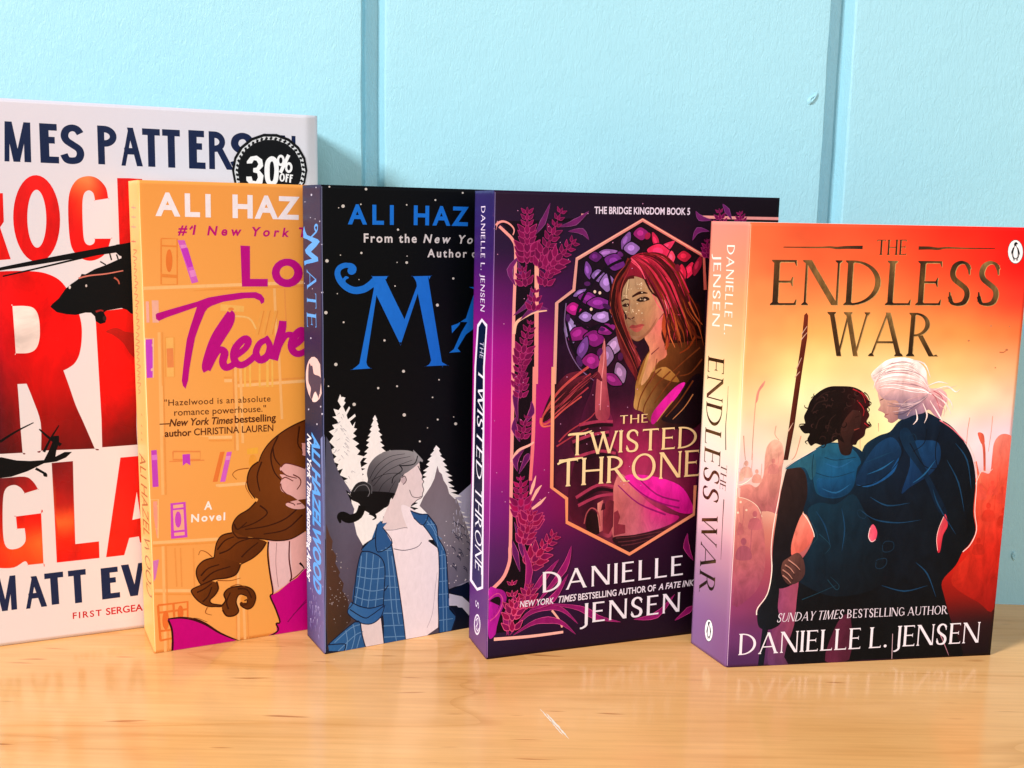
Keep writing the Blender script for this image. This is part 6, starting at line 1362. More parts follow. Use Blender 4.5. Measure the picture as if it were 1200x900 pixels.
F4.sprig(flower_ornament,12.05,14.38,11.64,34.84,5,7.73,('d84c7c', '900c48', '7c0c4c'))
F4.sprig(flower_ornament,18.96,24.42,19.86,32.94,4,7.73,('c84470', '880c44', '7c0c4c'))
F4.sprig(flower_ornament,12.99,21.83,14.52,27.05,3,7.73,('d84c7c', '940e44', '7c0c4c'))
F4.disc(flower_ornament,'d890c0',69.46,204.18,0.22,0.01,0.01,-0.2)
F4.disc(flower_ornament,'d890c0',65.18,76.77,0.23,-0.01,0.01,-0.21)
F4.disc(flower_ornament,'d890c0',10.82,200,0.2,0,0,-0.19)
F4.disc(flower_ornament,'d890c0',24.95,193.54,0.21,0,0.01,-0.19)
F4.disc(flower_ornament,'d890c0',30.5,186.83,0.21,0,0.01,-0.2)
F4.disc(flower_ornament,'d890c0',24.18,72.63,0.22,-0.02,0.01,-0.21)
F4.disc(flower_ornament,'d890c0',34.52,179.56,0.22,0,0.01,-0.2)
F4.disc(flower_ornament,'d890c0',67.66,85.17,0.23,-0.02,0.01,-0.22)
F4.disc(flower_ornament,'d890c0',14.61,90.53,0.22,-0.02,0.01,-0.21)
F4.disc(flower_ornament,'d890c0',55.82,113.77,0.23,-0.01,0.01,-0.21)
F4.disc(flower_ornament,'d890c0',43.12,199.43,0.21,0,0.01,-0.2)
F4.disc(flower_ornament,'d890c0',14.55,162.58,0.21,-0.01,0,-0.2)
F4.disc(flower_ornament,'d890c0',70.15,121.01,0.23,-0.01,0.01,-0.21)
F4.disc(flower_ornament,'d890c0',48.2,119.22,0.22,-0.01,0.01,-0.21)
F4.disc(flower_ornament,'d890c0',7.64,72.72,0.22,-0.02,0.01,-0.21)
F4.disc(flower_ornament,'d890c0',46,96.87,0.22,-0.01,0.01,-0.21)
F4.disc(flower_ornament,'d890c0',1.99,109.51,0.21,-0.01,0,-0.2)
F4.disc(flower_ornament,'d890c0',25.89,86.08,0.22,-0.01,0.01,-0.2)
F4.disc(flower_ornament,'d890c0',63.53,78.38,0.23,-0.01,0.01,-0.21)
F4.disc(flower_ornament,'d890c0',5.5,151.81,0.21,-0.01,0,-0.2)
F4.disc(flower_ornament,'d890c0',14.88,125.98,0.21,-0.01,0,-0.2)
F4.disc(flower_ornament,'d890c0',51.48,114.77,0.22,-0.01,0,-0.21)
F4.disc(flower_ornament,'d890c0',55.45,186.99,0.22,0,0,-0.2)
F4.disc(flower_ornament,'d890c0',52.37,103.86,0.23,-0.01,0.01,-0.21)
F4.disc(flower_ornament,'d890c0',6.07,77.37,0.21,-0.02,0,-0.21)
F4.disc(flower_ornament,'d890c0',35.41,127.77,0.22,-0.01,0.01,-0.2)
F4.disc(flower_ornament,'d890c0',51.37,100.91,0.23,-0.01,0.01,-0.21)
F4.disc(flower_ornament,'d890c0',1.73,195.32,0.21,0,0.01,-0.19)
F4.disc(flower_ornament,'d890c0',32.98,106.69,0.22,-0.01,0.01,-0.2)
F4.disc(flower_ornament,'d890c0',73.84,75.8,0.23,-0.02,0.01,-0.22)
F4.disc(flower_ornament,'d890c0',28.07,75.6,0.22,-0.01,0,-0.21)
F4.disc(flower_ornament,'d890c0',11.55,128.61,0.21,0,0,-0.2)
F4.disc(flower_ornament,'d890c0',37.65,88.98,0.22,-0.01,0,-0.21)
F4.disc(flower_ornament,'d890c0',45.14,100.95,0.22,-0.01,0.01,-0.21)
F4.disc(flower_ornament,'d890c0',62.79,102.6,0.22,-0.01,0,-0.21)
F4.disc(flower_ornament,'d890c0',3.39,86.2,0.21,-0.01,0.01,-0.21)
F4.disc(flower_ornament,'d890c0',2.11,181.52,0.21,0,0.01,-0.19)
F4.disc(flower_ornament,'d890c0',65.58,112.86,0.22,-0.01,0,-0.21)
F4.disc(flower_ornament,'d890c0',14.21,109.36,0.22,-0.01,0.01,-0.21)
F4.disc(flower_ornament,'d890c0',65.31,175.68,0.22,0,0.01,-0.2)
F4.cap(title_lettering,['f8d8a4 f0c890', 'ecc088 e8b880'],(61.99, 105.27),(76.11, 105.45),(61.84, 109.17),'THE','optima',0.0)
F4.cap(title_lettering,['f6d8a8 f0c890', 'f0d0a0 ecc48c'],(37.01, 91.89),(102.39, 92.26),(36.71, 102.11),'TWISTED','flare',0.0)
F4.stroke(title_lettering,'f4d4a0',[(36.7,101.4),(38.9,101.7),(44.5,101.8),(48.3,102.9)],0.6,0.4,wm=1.3)
F4.cap(title_lettering,['f6d8a8 f0c890', 'f0d0a0 ecc48c'],(32.46, 77.8),(104.2, 78.45),(32.43, 90.38),'THRONE','flare',0.0)
F4.stroke(title_lettering,'f4d4a0',[(32,88.3),(34.9,89.6),(40.4,90.3),(44.3,90.7)],0.8,0.4,wm=1.4)
F4.cap(author_lettering,'eee6f0',(26.36, 28.83),(97.91, 30.4),(25.89, 38.58),'DANIELLE','optima',0.0)
F4.cap(author_lettering,'eee6f0',(46.79, 11.84),(97.1, 12.19),(46.49, 21.48),'JENSEN','optima',0.0)
F4.sans(tagline_lettering,'e8dcea',(15.48, 23.07),(31.85, 23.15),(15.42, 25.88),'NEW YORK',0.018,0.1)
F4.sans(tagline_lettering,'e8dcea',(33.65, 23.18),(42.67, 23.42),(33.56, 26.24),'TIMES',0.018,0.25)
F4.sans(tagline_lettering,'e8dcea',(44.03, 23.39),(83.83, 23.91),(43.94, 26.36),'BESTSELLING AUTHOR OF',0.018,0)
F4.sans(tagline_lettering,'e8dcea',(85.39, 23.98),(104.09, 24.35),(85.25, 26.92),'A FATE INK',0.018,0.2)
F4.sans(series_lettering,'e4d4ec',(46.26, 199.42),(93.18, 199.77),(46.16, 202.35),'THE BRIDGE KINGDOM BOOK 5',0.022,0)
S4.poly(title_panel,'f0e4f4',[(6,149.4),(12.4,152.9),(20.3,150.9),(17.7,132.1),(20.4,31.3),(11.7,27.2),(0.4,28.2),(2.8,130)],False)
S4.poly(title_panel,['0c1838 0a1430', '0a0f24 141028', '3a2c5c 3c3060'],[(8,148.6),(12.8,151.6),(18.4,149.7),(15.4,131.8),(18,31.5),(11.7,28.6),(3.5,29.9),(5.2,130.3)],False)
S4.cap(author_lettering,'f0dcf4',(9.11, 201.6),(10.33, 155.95),(14.89, 201.6),'DANIELLE L. JENSEN','optima',0.0)
S4.cap(title_lettering,'c8c0dc',(10.31, 142.58),(10.33, 135.04),(15.52, 143.19),'THE','optima',0.0)
S4.cap(title_lettering,'f0ecf8',(8.85, 131.15),(7.16, 80.31),(17.68, 132.39),'TWISTED','flare',0.08)
S4.cap(title_lettering,'f0ecf8',(6.68, 75.92),(8.13, 36.89),(16.39, 78.34),'THRONE','flare',0.08)
S4.cap(title_lettering,'e8dcf0',(9.52, 22.12),(9.66, 19.08),(14.28, 23.82),'S','optima',0.0)
S4.disc(publisher_emblem,'ece0f0',12.46,11.2,4.73,1.8,0.24,-4.99)
S4.disc(publisher_emblem,'744a84',12.46,11.2,3.56,1.36,0.2,-4.12)
S4.stroke(publisher_emblem,'ece0f0',[(10.3,12.4),(13.7,14.7),(13.1,11.8),(10.5,9.1),(13.3,8.5),(15.2,10.6)],0.5,0.5)
S4.stroke(publisher_emblem,'ece0f0',[(11.6,14.5),(12.7,7.2)],0.4,0.4)
F3.disc(night_sky_illustration,'d4d0cc',9.9,200.45,0.75,0.02,0,-0.7)
F3.disc(night_sky_illustration,'d4d0cc',20.32,207.9,0.6,0.02,0,-0.55)
F3.disc(night_sky_illustration,'d4d0cc',3.86,208.45,0.41,0.01,-0.01,-0.38)
F3.disc(night_sky_illustration,'d4d0cc',53.17,204.02,0.45,0.01,0,-0.41)
F3.disc(night_sky_illustration,'d4d0cc',39.33,201.61,0.36,0.01,0,-0.32)
F3.disc(night_sky_illustration,'d4d0cc',35.24,190.76,0.52,0.01,0,-0.48)
F3.disc(night_sky_illustration,'d4d0cc',18.14,180.57,0.51,0,-0.01,-0.48)
F3.disc(night_sky_illustration,'d4d0cc',2.54,177.2,0.75,-0.01,0,-0.71)
F3.disc(night_sky_illustration,'d4d0cc',39.44,176.32,0.62,0,0,-0.57)
F3.disc(night_sky_illustration,'d4d0cc',62.44,169.01,0.56,0,0.01,-0.5)
F3.disc(night_sky_illustration,'d4d0cc',33.9,165.99,0.35,-0.01,0,-0.33)
F3.disc(night_sky_illustration,'d4d0cc',54.6,157.05,0.74,-0.02,0,-0.67)
F3.disc(night_sky_illustration,'d4d0cc',1.87,155.02,0.74,-0.02,-0.01,-0.72)
F3.disc(night_sky_illustration,'d4d0cc',9.87,150.61,0.43,-0.01,0,-0.4)
F3.disc(night_sky_illustration,'d4d0cc',7.09,163.12,0.25,-0.01,0,-0.24)
F3.disc(night_sky_illustration,'d4d0cc',66.7,207.54,0.47,0.02,0.01,-0.41)
F3.disc(night_sky_illustration,'d4d0cc',7.91,199.71,0.25,0.01,0,-0.23)
F3.disc(night_sky_illustration,'d4d0cc',17.94,201.4,0.34,0.01,0,-0.31)
F3.disc(night_sky_illustration,'d4d0cc',8.61,179.63,0.26,0,0,-0.24)
F3.disc(night_sky_illustration,'d4d0cc',39.61,179.18,0.26,0,0,-0.24)
F3.disc(night_sky_illustration,'d4d0cc',34.84,176.43,0.26,-0.01,0,-0.25)
F3.disc(night_sky_illustration,'d4d0cc',16.99,169.05,0.22,0,0,-0.2)
F3.disc(night_sky_illustration,'d4d0cc',6.22,132.28,0.76,-0.04,-0.01,-0.73)
F3.disc(night_sky_illustration,'d4d0cc',28.91,141.93,0.53,-0.02,0,-0.49)
F3.disc(night_sky_illustration,'d4d0cc',38.11,127.56,0.73,-0.04,0.01,-0.67)
F3.disc(night_sky_illustration,'d4d0cc',25.92,120.62,0.53,-0.03,0,-0.5)
F3.disc(night_sky_illustration,'d4d0cc',34.99,120.91,0.45,-0.03,0,-0.42)
F3.disc(night_sky_illustration,'d4d0cc',55.76,122.67,0.37,-0.02,0,-0.34)
F3.disc(night_sky_illustration,'d4d0cc',52.56,114.69,0.38,-0.03,0.01,-0.35)
F3.disc(night_sky_illustration,'d4d0cc',38.55,107.51,0.82,-0.06,0.01,-0.77)
F3.disc(night_sky_illustration,'d4d0cc',55.27,104.11,0.47,-0.04,0.01,-0.44)
F3.disc(night_sky_illustration,'d4d0cc',64.49,101.39,0.77,-0.06,0.01,-0.7)
F3.disc(night_sky_illustration,'d4d0cc',46.31,94.58,0.47,-0.04,0.01,-0.43)
F3.disc(night_sky_illustration,'d4d0cc',2.78,122.85,0.33,-0.02,0,-0.33)
F3.disc(night_sky_illustration,'d4d0cc',14.57,114.02,0.77,-0.06,-0.01,-0.75)
F3.disc(night_sky_illustration,'d4d0cc',63.4,104.72,0.29,-0.02,0,-0.26)
F3.disc(night_sky_illustration,'d4d0cc',50.17,100.6,0.28,-0.03,0,-0.26)
F3.poly(night_sky_illustration,['b0b0cc c0c0d8', '9090b0 a0a0c0'],[(63.5,65.3),(68.3,68.4),(73.1,71.9),(93.9,80.3),(94.3,61.9),(95.8,-4.1),(71.9,22.5),(64,21.9),(65.5,61.8)],False)
F3.poly(night_sky_illustration,'fbfafc',[(7.6,117.6),(8.1,118.9),(8.7,117.6),(9.3,117.7),(10.5,117.3),(9.8,115.8),(10.6,115.1),(9.4,113.4),(10.6,110.8),(12.2,113.3),(12.7,112.5),(11,109.5),(11.6,107.4),(14.9,109.7),(15.3,108.6),(12.5,106.5),(13.7,104.3),(15.1,106.2),(14.4,103.4),(15.9,102.9),(14,101),(15.6,99.6),(13.6,98.5),(16.8,96.1),(15,95),(17.3,92.7),(15.9,91.1),(19.2,90),(17.9,88.4),(17.3,87.6),(18.3,82.4),(19.1,70.6),(29.9,64.2),(17.3,47.5),(15.6,52.1),(16.9,56.2),(13.8,64.4),(13,71.3),(12.2,75.4),(9.6,79.9),(11.5,80.5),(7.7,82.6),(9.2,85.4),(5.7,84.5),(7.2,87.7),(4,89.3),(6.2,91.2),(3.2,94),(5.4,95.4),(3,98.1),(5,100.5),(2.9,102.7),(5.4,103.7),(4.4,105.5),(7.3,106.1),(6.3,107.8),(4.5,109.2),(6.3,109.3),(5,112.7),(7.3,111.9),(8.5,113.4),(7,116)],False)
F3.poly(night_sky_illustration,'fbfafc',[(24.4,110),(24.4,108.3),(24.4,107.9),(25.1,105.7),(25,105),(26,102.9),(25.6,101.9),(26.5,99.5),(26,98.9),(26.9,96.3),(26.3,95.9),(27.9,93.8),(27,92.9),(27.7,90.3),(26.9,89.9),(29.2,87.2),(28,86.8),(29.3,84.3),(28.1,83.8),(30,81),(28.6,80.8),(30.1,78.5),(28.7,77.7),(30.5,75.2),(29,74.7),(31,72.3),(29.4,71.6),(19.9,72.7),(18.4,73.4),(20.1,75.6),(18.6,76.8),(19.6,78.7),(18,79.7),(20.7,81.5),(19.4,82.1),(21,84.5),(19.8,85),(21.4,87.5),(20.4,88.4),(21.5,90.4),(20.5,91.5),(21.8,93.4),(21,94.4),(22.6,96.3),(22.1,97.2),(22.9,99.2),(22.3,100.1),(23.2,102.1),(22.8,102.8),(23.8,105),(23.6,105.5),(24.4,107.9),(24.4,108.5)],False)
F3.poly(night_sky_illustration,'fbfafc',[(24.4,110.3),(24.4,109.2),(24.4,108.5),(25.5,106.3),(25.1,106),(26,104.1),(25.5,103.5),(26.7,101.6),(25.9,101),(27.8,99.1),(26.6,98.5),(27.9,96.4),(26.7,96),(28.9,94),(27.3,93.5),(29.6,91.4),(27.8,91),(30.1,88.5),(28.1,88.5),(30.2,86),(28.1,86),(30.9,83.7),(28.6,83.4),(31.2,81.5),(28.8,80.9),(32.6,78.6),(29.7,78.3),(34,76),(30.6,75.7),(34.4,73.5),(30.9,73.2),(34,71.1),(30.6,70.7),(34.7,68.5),(31.1,68.1),(17.1,69.7),(13.2,70.5),(17.5,72.2),(13.8,73.2),(18.9,74.5),(15.9,75.5),(18.8,77),(15.9,78),(19.3,79.4),(16.5,80),(19.1,81.9),(16.3,83),(19.8,84.3),(17.3,84.9),(20.8,86.7),(18.9,87.6),(20.4,89.2),(18.3,89.5),(21.1,91.6),(19.3,92),(21.6,94),(20.1,94.9),(21.7,96.4),(20.2,97.1),(22.2,98.8),(21,99.2),(22.7,101.2),(21.8,102),(23.2,103.7),(22.5,103.9),(23.7,106.1),(23.3,106.9),(24.4,108.5),(24.4,109.3)],False)
F3.poly(night_sky_illustration,'fbfafc',[(31.6,94.1),(31.6,93),(31.6,91.9),(32.9,89.2),(32.5,88.4),(34.1,85.8),(33.4,84.9),(35.2,81.8),(34.1,81.3),(36.1,78.5),(34.8,77.8),(37.2,74.7),(35.5,74.2),(36.9,71.2),(35.3,70.8),(38.5,67.7),(36.5,67.2),(39.5,64.3),(37.1,63.6),(41,60.7),(38.2,59.9),(26.4,61.4),(24.1,62.5),(26.4,64.8),(24.1,65.8),(27.3,68.2),(25.4,69.1),(27.8,71.6),(26.2,72.8),(28.4,75),(27,75.9),(28.9,78.4),(27.8,79.6),(29.3,81.8),(28.2,82.6),(30.1,85.2),(29.5,86.3),(30.7,88.5),(30.4,89.5),(31.6,91.9),(31.6,92.7)],False)
F3.stroke(night_sky_illustration,'c4c4cc',[(10.9,99.6),(12.6,97.9)],0.4,0.1)
F3.stroke(night_sky_illustration,'c4c4cc',[(7.8,74),(6.5,73.4)],0.4,0.1)
F3.stroke(night_sky_illustration,'c4c4cc',[(11.3,97.8),(12.3,97)],0.4,0.1)
F3.stroke(night_sky_illustration,'c4c4cc',[(5,94.6),(3.6,93.9)],0.4,0.1)
F3.stroke(night_sky_illustration,'c4c4cc',[(2.9,85.4),(1.6,84.3)],0.4,0.1)
F3.stroke(night_sky_illustration,'c4c4cc',[(8.2,103.8),(9.2,102)],0.4,0.1)
F3.stroke(night_sky_illustration,'c4c4cc',[(6.1,82.1),(5,81.1)],0.4,0.1)
F3.stroke(night_sky_illustration,'c4c4cc',[(6.8,85.8),(5.3,84.6)],0.4,0.1)
F3.stroke(night_sky_illustration,'c4c4cc',[(11.3,95.6),(12.2,94.4)],0.4,0.1)
F3.stroke(night_sky_illustration,'c4c4cc',[(8.5,91.5),(9.7,89.8)],0.4,0.1)
F3.stroke(night_sky_illustration,'c4c4cc',[(10.6,95.4),(12.1,94.1)],0.4,0.1)
F3.stroke(night_sky_illustration,'c4c4cc',[(6,75.1),(5.1,73.6)],0.4,0.1)
F3.stroke(night_sky_illustration,'c4c4cc',[(7.7,94.2),(6.3,93.3)],0.4,0.1)
F3.stroke(night_sky_illustration,'c4c4cc',[(8.1,79.4),(9.6,77.5)],0.4,0.1)
F3.stroke(night_sky_illustration,'c4c4cc',[(13,83.7),(13.8,82.8)],0.4,0.1)
F3.stroke(night_sky_illustration,'c4c4cc',[(11.8,81.7),(12.6,80.1)],0.4,0.1)
F3.stroke(night_sky_illustration,'c4c4cc',[(6.2,85.8),(4.8,84.3)],0.4,0.1)
F3.stroke(night_sky_illustration,'c4c4cc',[(8.5,108.8),(9.2,107.5)],0.4,0.1)
F3.stroke(night_sky_illustration,'c4c4cc',[(9.9,77.4),(11.7,76.5)],0.4,0.1)
F3.stroke(night_sky_illustration,'c4c4cc',[(9.5,103.4),(11.1,102.2)],0.4,0.1)
F3.stroke(night_sky_illustration,'c4c4cc',[(7.8,99.1),(6.3,98.3)],0.4,0.1)
F3.stroke(night_sky_illustration,'c4c4cc',[(13.3,84),(15,83)],0.4,0.1)
F3.stroke(night_sky_illustration,'c4c4cc',[(2.2,73.7),(1.3,72.8)],0.4,0.1)
F3.stroke(night_sky_illustration,'c4c4cc',[(8.2,78.2),(9.4,76.4)],0.4,0.1)
F3.stroke(night_sky_illustration,'c4c4cc',[(10.5,98.6),(12,97.2)],0.4,0.1)
F3.stroke(night_sky_illustration,'c4c4cc',[(3.5,87.6),(1.9,86.3)],0.4,0.1)
F3.stroke(night_sky_illustration,'c4c4cc',[(2.8,78.5),(1.1,77.7)],0.4,0.1)
F3.stroke(night_sky_illustration,'c4c4cc',[(7.8,106.8),(6.3,105.5)],0.4,0.1)
F3.stroke(night_sky_illustration,'c4c4cc',[(8.1,106.8),(6.8,105.5)],0.4,0.1)
F3.stroke(night_sky_illustration,'c4c4cc',[(9.3,95.5),(10.8,94.3)],0.4,0.1)
F3.stroke(night_sky_illustration,'c4c4cc',[(7.2,74.7),(6.1,74)],0.4,0.1)
F3.stroke(night_sky_illustration,'c4c4cc',[(7.8,110.7),(6.4,109.8)],0.4,0.1)
F3.stroke(night_sky_illustration,'c4c4cc',[(9.3,103.6),(10.9,102)],0.4,0.1)
F3.stroke(night_sky_illustration,'c4c4cc',[(10,96.9),(10.8,95.5)],0.4,0.1)
F3.stroke(night_sky_illustration,'c4c4cc',[(9.9,101.3),(10.7,100.3)],0.4,0.1)
F3.stroke(night_sky_illustration,'c4c4cc',[(6.2,94.4),(5.2,92.9)],0.4,0.1)
F3.stroke(night_sky_illustration,'c4c4cc',[(6.8,103.2),(5.2,101.8)],0.4,0.1)
F3.stroke(night_sky_illustration,'c4c4cc',[(9.8,93.1),(11.4,91.8)],0.4,0.1)
F3.stroke(night_sky_illustration,'c4c4cc',[(8.7,103.7),(9.8,101.8)],0.4,0.1)
F3.stroke(night_sky_illustration,'c4c4cc',[(7.5,73.2),(6.2,72.6)],0.4,0.1)
F3.stroke(night_sky_illustration,'c4c4cc',[(1.1,74.9),(-0.5,74.3)],0.4,0.1)
F3.stroke(night_sky_illustration,'c4c4cc',[(8.2,105.2),(8.9,104)],0.4,0.1)
F3.stroke(night_sky_illustration,'c4c4cc',[(6.8,103.7),(5.6,103)],0.4,0.1)
F3.stroke(night_sky_illustration,'c4c4cc',[(5.7,93.3),(4.2,92.6)],0.4,0.1)
F3.stroke(night_sky_illustration,'c4c4cc',[(11.3,93.7),(12.4,92.7)],0.4,0.1)
F3.stroke(night_sky_illustration,'c4c4cc',[(10.7,92.1),(11.7,90.9)],0.4,0.1)
F3.stroke(night_sky_illustration,'c4c4cc',[(9.7,79.8),(11.4,78.5)],0.4,0.1)
F3.stroke(night_sky_illustration,'c4c4cc',[(7.6,74.8),(5.9,74.1)],0.4,0.1)
F3.stroke(night_sky_illustration,'c4c4cc',[(4.9,74.5),(4.2,73.5)],0.4,0.1)
F3.stroke(night_sky_illustration,'c4c4cc',[(10.3,97.1),(11.8,95.2)],0.4,0.1)
F3.stroke(night_sky_illustration,'c4c4cc',[(3.9,91.5),(2.5,90.8)],0.4,0.1)
F3.stroke(night_sky_illustration,'c4c4cc',[(9.2,110.1),(9.9,108.2)],0.4,0.1)
F3.stroke(night_sky_illustration,'c4c4cc',[(6.2,80.7),(4.5,79.8)],0.4,0.1)
F3.stroke(night_sky_illustration,'c4c4cc',[(8,89.8),(7,88.9)],0.4,0.1)
F3.stroke(night_sky_illustration,'c4c4cc',[(12.6,75.7),(13.9,73.9)],0.4,0.1)
F3.stroke(night_sky_illustration,'c4c4cc',[(6.2,93.9),(4.8,92.8)],0.4,0.1)
F3.stroke(night_sky_illustration,'c4c4cc',[(6.2,83.4),(5.5,82.8)],0.4,0.1)
F3.stroke(night_sky_illustration,'c4c4cc',[(3,73.2),(1.5,72)],0.4,0.1)
F3.stroke(night_sky_illustration,'c4c4cc',[(11.5,73.9),(13.1,72.5)],0.4,0.1)
F3.stroke(night_sky_illustration,'c4c4cc',[(6.1,82.3),(5.3,81.7)],0.4,0.1)
F3.poly(night_sky_illustration,'fbfafc',[(54.6,93.9),(54.6,92.2),(54.6,92),(56.5,90.1),(56,89.3),(57.4,87.3),(56.6,86.8),(59.3,84.8),(57.9,84.2),(60.3,81.7),(58.6,81.6),(61.3,79.2),(59.3,79),(63,76.5),(60.5,76.4),(63.3,74.3),(60.7,73.8),(64.2,71.2),(61.3,71.2),(65.7,68.8),(62.4,68.6),(68.3,66.2),(64.3,65.9),(68.5,63.1),(64.3,63.3),(67.8,60.9),(63.9,60.8),(70.3,57.7),(65.7,58),(71.9,55.5),(66.8,55.3),(72.9,52.2),(67.5,52.7),(73.9,50.1),(68.2,50),(76.9,47.1),(70.2,47.2),(74.2,44.5),(68.4,44.8),(40.5,48.5),(34.4,49.5),(42.6,50.8),(37.3,51.6),(43.8,53.1),(39.1,54.2),(42.9,55.8),(37.8,57.1),(44,58.1),(39.4,59.3),(45.6,60.4),(41.7,61.7),(45.8,62.9),(41.9,64.2),(45.6,65.5),(41.6,66.7),(47.4,67.8),(44.3,68.7),(46.5,70.4),(42.9,71.6),(48.2,72.7),(45.4,73.3),(48.7,75.1),(46.1,76.2),(49.9,77.5),(47.8,78.4),(50,80),(48,80.5),(51.1,82.3),(49.6,83.3),(51.5,84.8),(50.2,85.5),(52.5,87.2),(51.6,87.7),(53.6,89.6),(53.2,90.1),(54.6,92),(54.6,92.5)],False)
F3.poly(night_sky_illustration,['7a6e78 84747e', '7c7480 86808c', '6c687c 706c84'],[(55.3,82.2),(56.2,79.3),(57.6,78),(58.6,74.8),(60.5,71.9),(61.5,68.2),(64.5,65.2),(65.4,65.4),(68.4,57.8),(71.5,49.3),(72.7,44.5),(72.3,23.8),(62,21.2),(59,38.2),(56,44.9),(55,51.4),(51.1,59),(46.4,64),(48.3,67.9),(52,72.8),(53.8,76.2)],False)
F3.stroke(night_sky_illustration,'3a3a50',[(63.2,42.1),(64.6,41),(65.2,39.4)],0.5,0.2)
F3.stroke(night_sky_illustration,'3a3a50',[(63.4,32.7),(64.8,31.6),(65.4,30)],0.5,0.2)
F3.stroke(night_sky_illustration,'3a3a50',[(66.8,40.6),(68.2,39.5),(68.8,37.9)],0.5,0.2)
F3.stroke(night_sky_illustration,'3a3a50',[(69.6,30.6),(71,29.4),(71.6,27.9)],0.5,0.2)
F3.stroke(night_sky_illustration,'3a3a50',[(71.4,40.1),(72.8,39),(73.4,37.5)],0.5,0.2)
F3.stroke(night_sky_illustration,'3a3a50',[(66.1,37.5),(67.5,36.4),(68.1,34.9)],0.5,0.2)
F3.stroke(night_sky_illustration,'3a3a50',[(65.2,53.4),(66.6,52.4),(67.2,50.8)],0.5,0.2)
F3.stroke(night_sky_illustration,'3a3a50',[(64.1,32.1),(65.5,31),(66.1,29.5)],0.5,0.2)
F3.stroke(night_sky_illustration,'3a3a50',[(63.8,33.8),(65.2,32.7),(65.8,31.2)],0.5,0.2)
F3.stroke(night_sky_illustration,'3a3a50',[(66.6,47.5),(68,46.4),(68.6,44.9)],0.5,0.2)
F3.stroke(night_sky_illustration,'3a3a50',[(65,47.6),(66.3,46.5),(66.9,44.9)],0.5,0.2)
F3.stroke(night_sky_illustration,'3a3a50',[(67.5,38.9),(68.9,37.8),(69.5,36.2)],0.5,0.2)
F3.stroke(night_sky_illustration,'3a3a50',[(63.9,54.6),(65.2,53.5),(65.8,52)],0.5,0.2)
F3.stroke(night_sky_illustration,'3a3a50',[(67,48.8),(68.3,47.7),(69,46.2)],0.5,0.2)
F3.stroke(night_sky_illustration,'3a3a50',[(66.8,38.8),(68.2,37.6),(68.8,36.1)],0.5,0.2)
F3.stroke(night_sky_illustration,'3a3a50',[(65.1,46.6),(66.5,45.5),(67.1,44)],0.5,0.2)
F3.stroke(night_sky_illustration,'3a3a50',[(67.9,51.9),(69.3,50.8),(69.9,49.3)],0.5,0.2)
F3.stroke(night_sky_illustration,'3a3a50',[(64,33.5),(65.4,32.4),(66,30.8)],0.5,0.2)
F3.stroke(night_sky_illustration,'3a3a50',[(69.3,47.4),(70.7,46.3),(71.3,44.8)],0.5,0.2)
F3.stroke(night_sky_illustration,'3a3a50',[(66.5,53.2),(67.8,52.1),(68.4,50.6)],0.5,0.2)
F3.stroke(night_sky_illustration,'3a3a50',[(63.1,42.1),(64.5,41),(65.1,39.4)],0.5,0.2)
F3.stroke(night_sky_illustration,'3a3a50',[(69.5,31.5),(70.9,30.4),(71.6,28.8)],0.5,0.2)
F3.stroke(night_sky_illustration,'3a3a50',[(66.7,46.5),(68,45.5),(68.7,43.9)],0.5,0.2)
F3.stroke(night_sky_illustration,'3a3a50',[(65.9,37),(67.3,35.9),(67.9,34.3)],0.5,0.2)
F3.stroke(night_sky_illustration,'3a3a50',[(71,43.6),(72.5,42.5),(73.1,40.9)],0.5,0.2)
F3.stroke(night_sky_illustration,'3a3a50',[(63.1,49.7),(64.5,48.7),(65.1,47.1)],0.5,0.2)
F3.disc(night_sky_illustration,'e8e0e8',59.35,48.06,0.3,-0.04,0.01,-0.26)
F3.disc(night_sky_illustration,'e8e0e8',59.36,44.6,0.24,-0.03,0,-0.34)
F3.disc(night_sky_illustration,'e8e0e8',65.61,24.97,0.33,-0.05,0.01,-0.3)
F3.disc(night_sky_illustration,'e8e0e8',60.48,37.03,0.17,-0.03,0,-0.33)
F3.disc(night_sky_illustration,'e8e0e8',70.74,24.7,0.39,-0.05,0,-0.3)
F3.disc(night_sky_illustration,'e8e0e8',64.78,24.14,0.26,-0.04,0,-0.2)
F3.disc(night_sky_illustration,'e8e0e8',66.12,52.09,0.27,-0.04,0,-0.18)
F3.disc(night_sky_illustration,'e8e0e8',60.96,34.42,0.31,-0.05,0,-0.25)
F3.disc(night_sky_illustration,'e8e0e8',63.93,58.07,0.24,-0.03,0,-0.18)
F3.disc(night_sky_illustration,'e8e0e8',67.06,47.26,0.31,-0.04,0.01,-0.17)
F3.disc(night_sky_illustration,'e8e0e8',60.85,40.72,0.18,-0.03,0,-0.19)
F3.disc(night_sky_illustration,'e8e0e8',69.14,42.74,0.19,-0.03,0,-0.14)
F3.disc(night_sky_illustration,'e8e0e8',60.15,54.88,0.21,-0.03,0,-0.22)
F3.disc(night_sky_illustration,'e8e0e8',71.34,36.5,0.38,-0.06,0,-0.14)
F3.disc(night_sky_illustration,'e8e0e8',63.63,53.51,0.26,-0.04,0,-0.16)
F3.disc(night_sky_illustration,'e8e0e8',66.26,27.04,0.17,-0.03,0,-0.34)
F3.disc(night_sky_illustration,'e8e0e8',65.22,32.62,0.28,-0.04,0,-0.33)
F3.disc(night_sky_illustration,'e8e0e8',64.68,44.23,0.28,-0.03,0,-0.2)
F3.disc(night_sky_illustration,'e8e0e8',60.86,43.06,0.23,-0.03,0,-0.31)
F3.disc(night_sky_illustration,'e8e0e8',62.89,32.61,0.33,-0.05,0,-0.21)
F3.disc(night_sky_illustration,'e8e0e8',70.45,24.15,0.23,-0.03,0.01,-0.33)
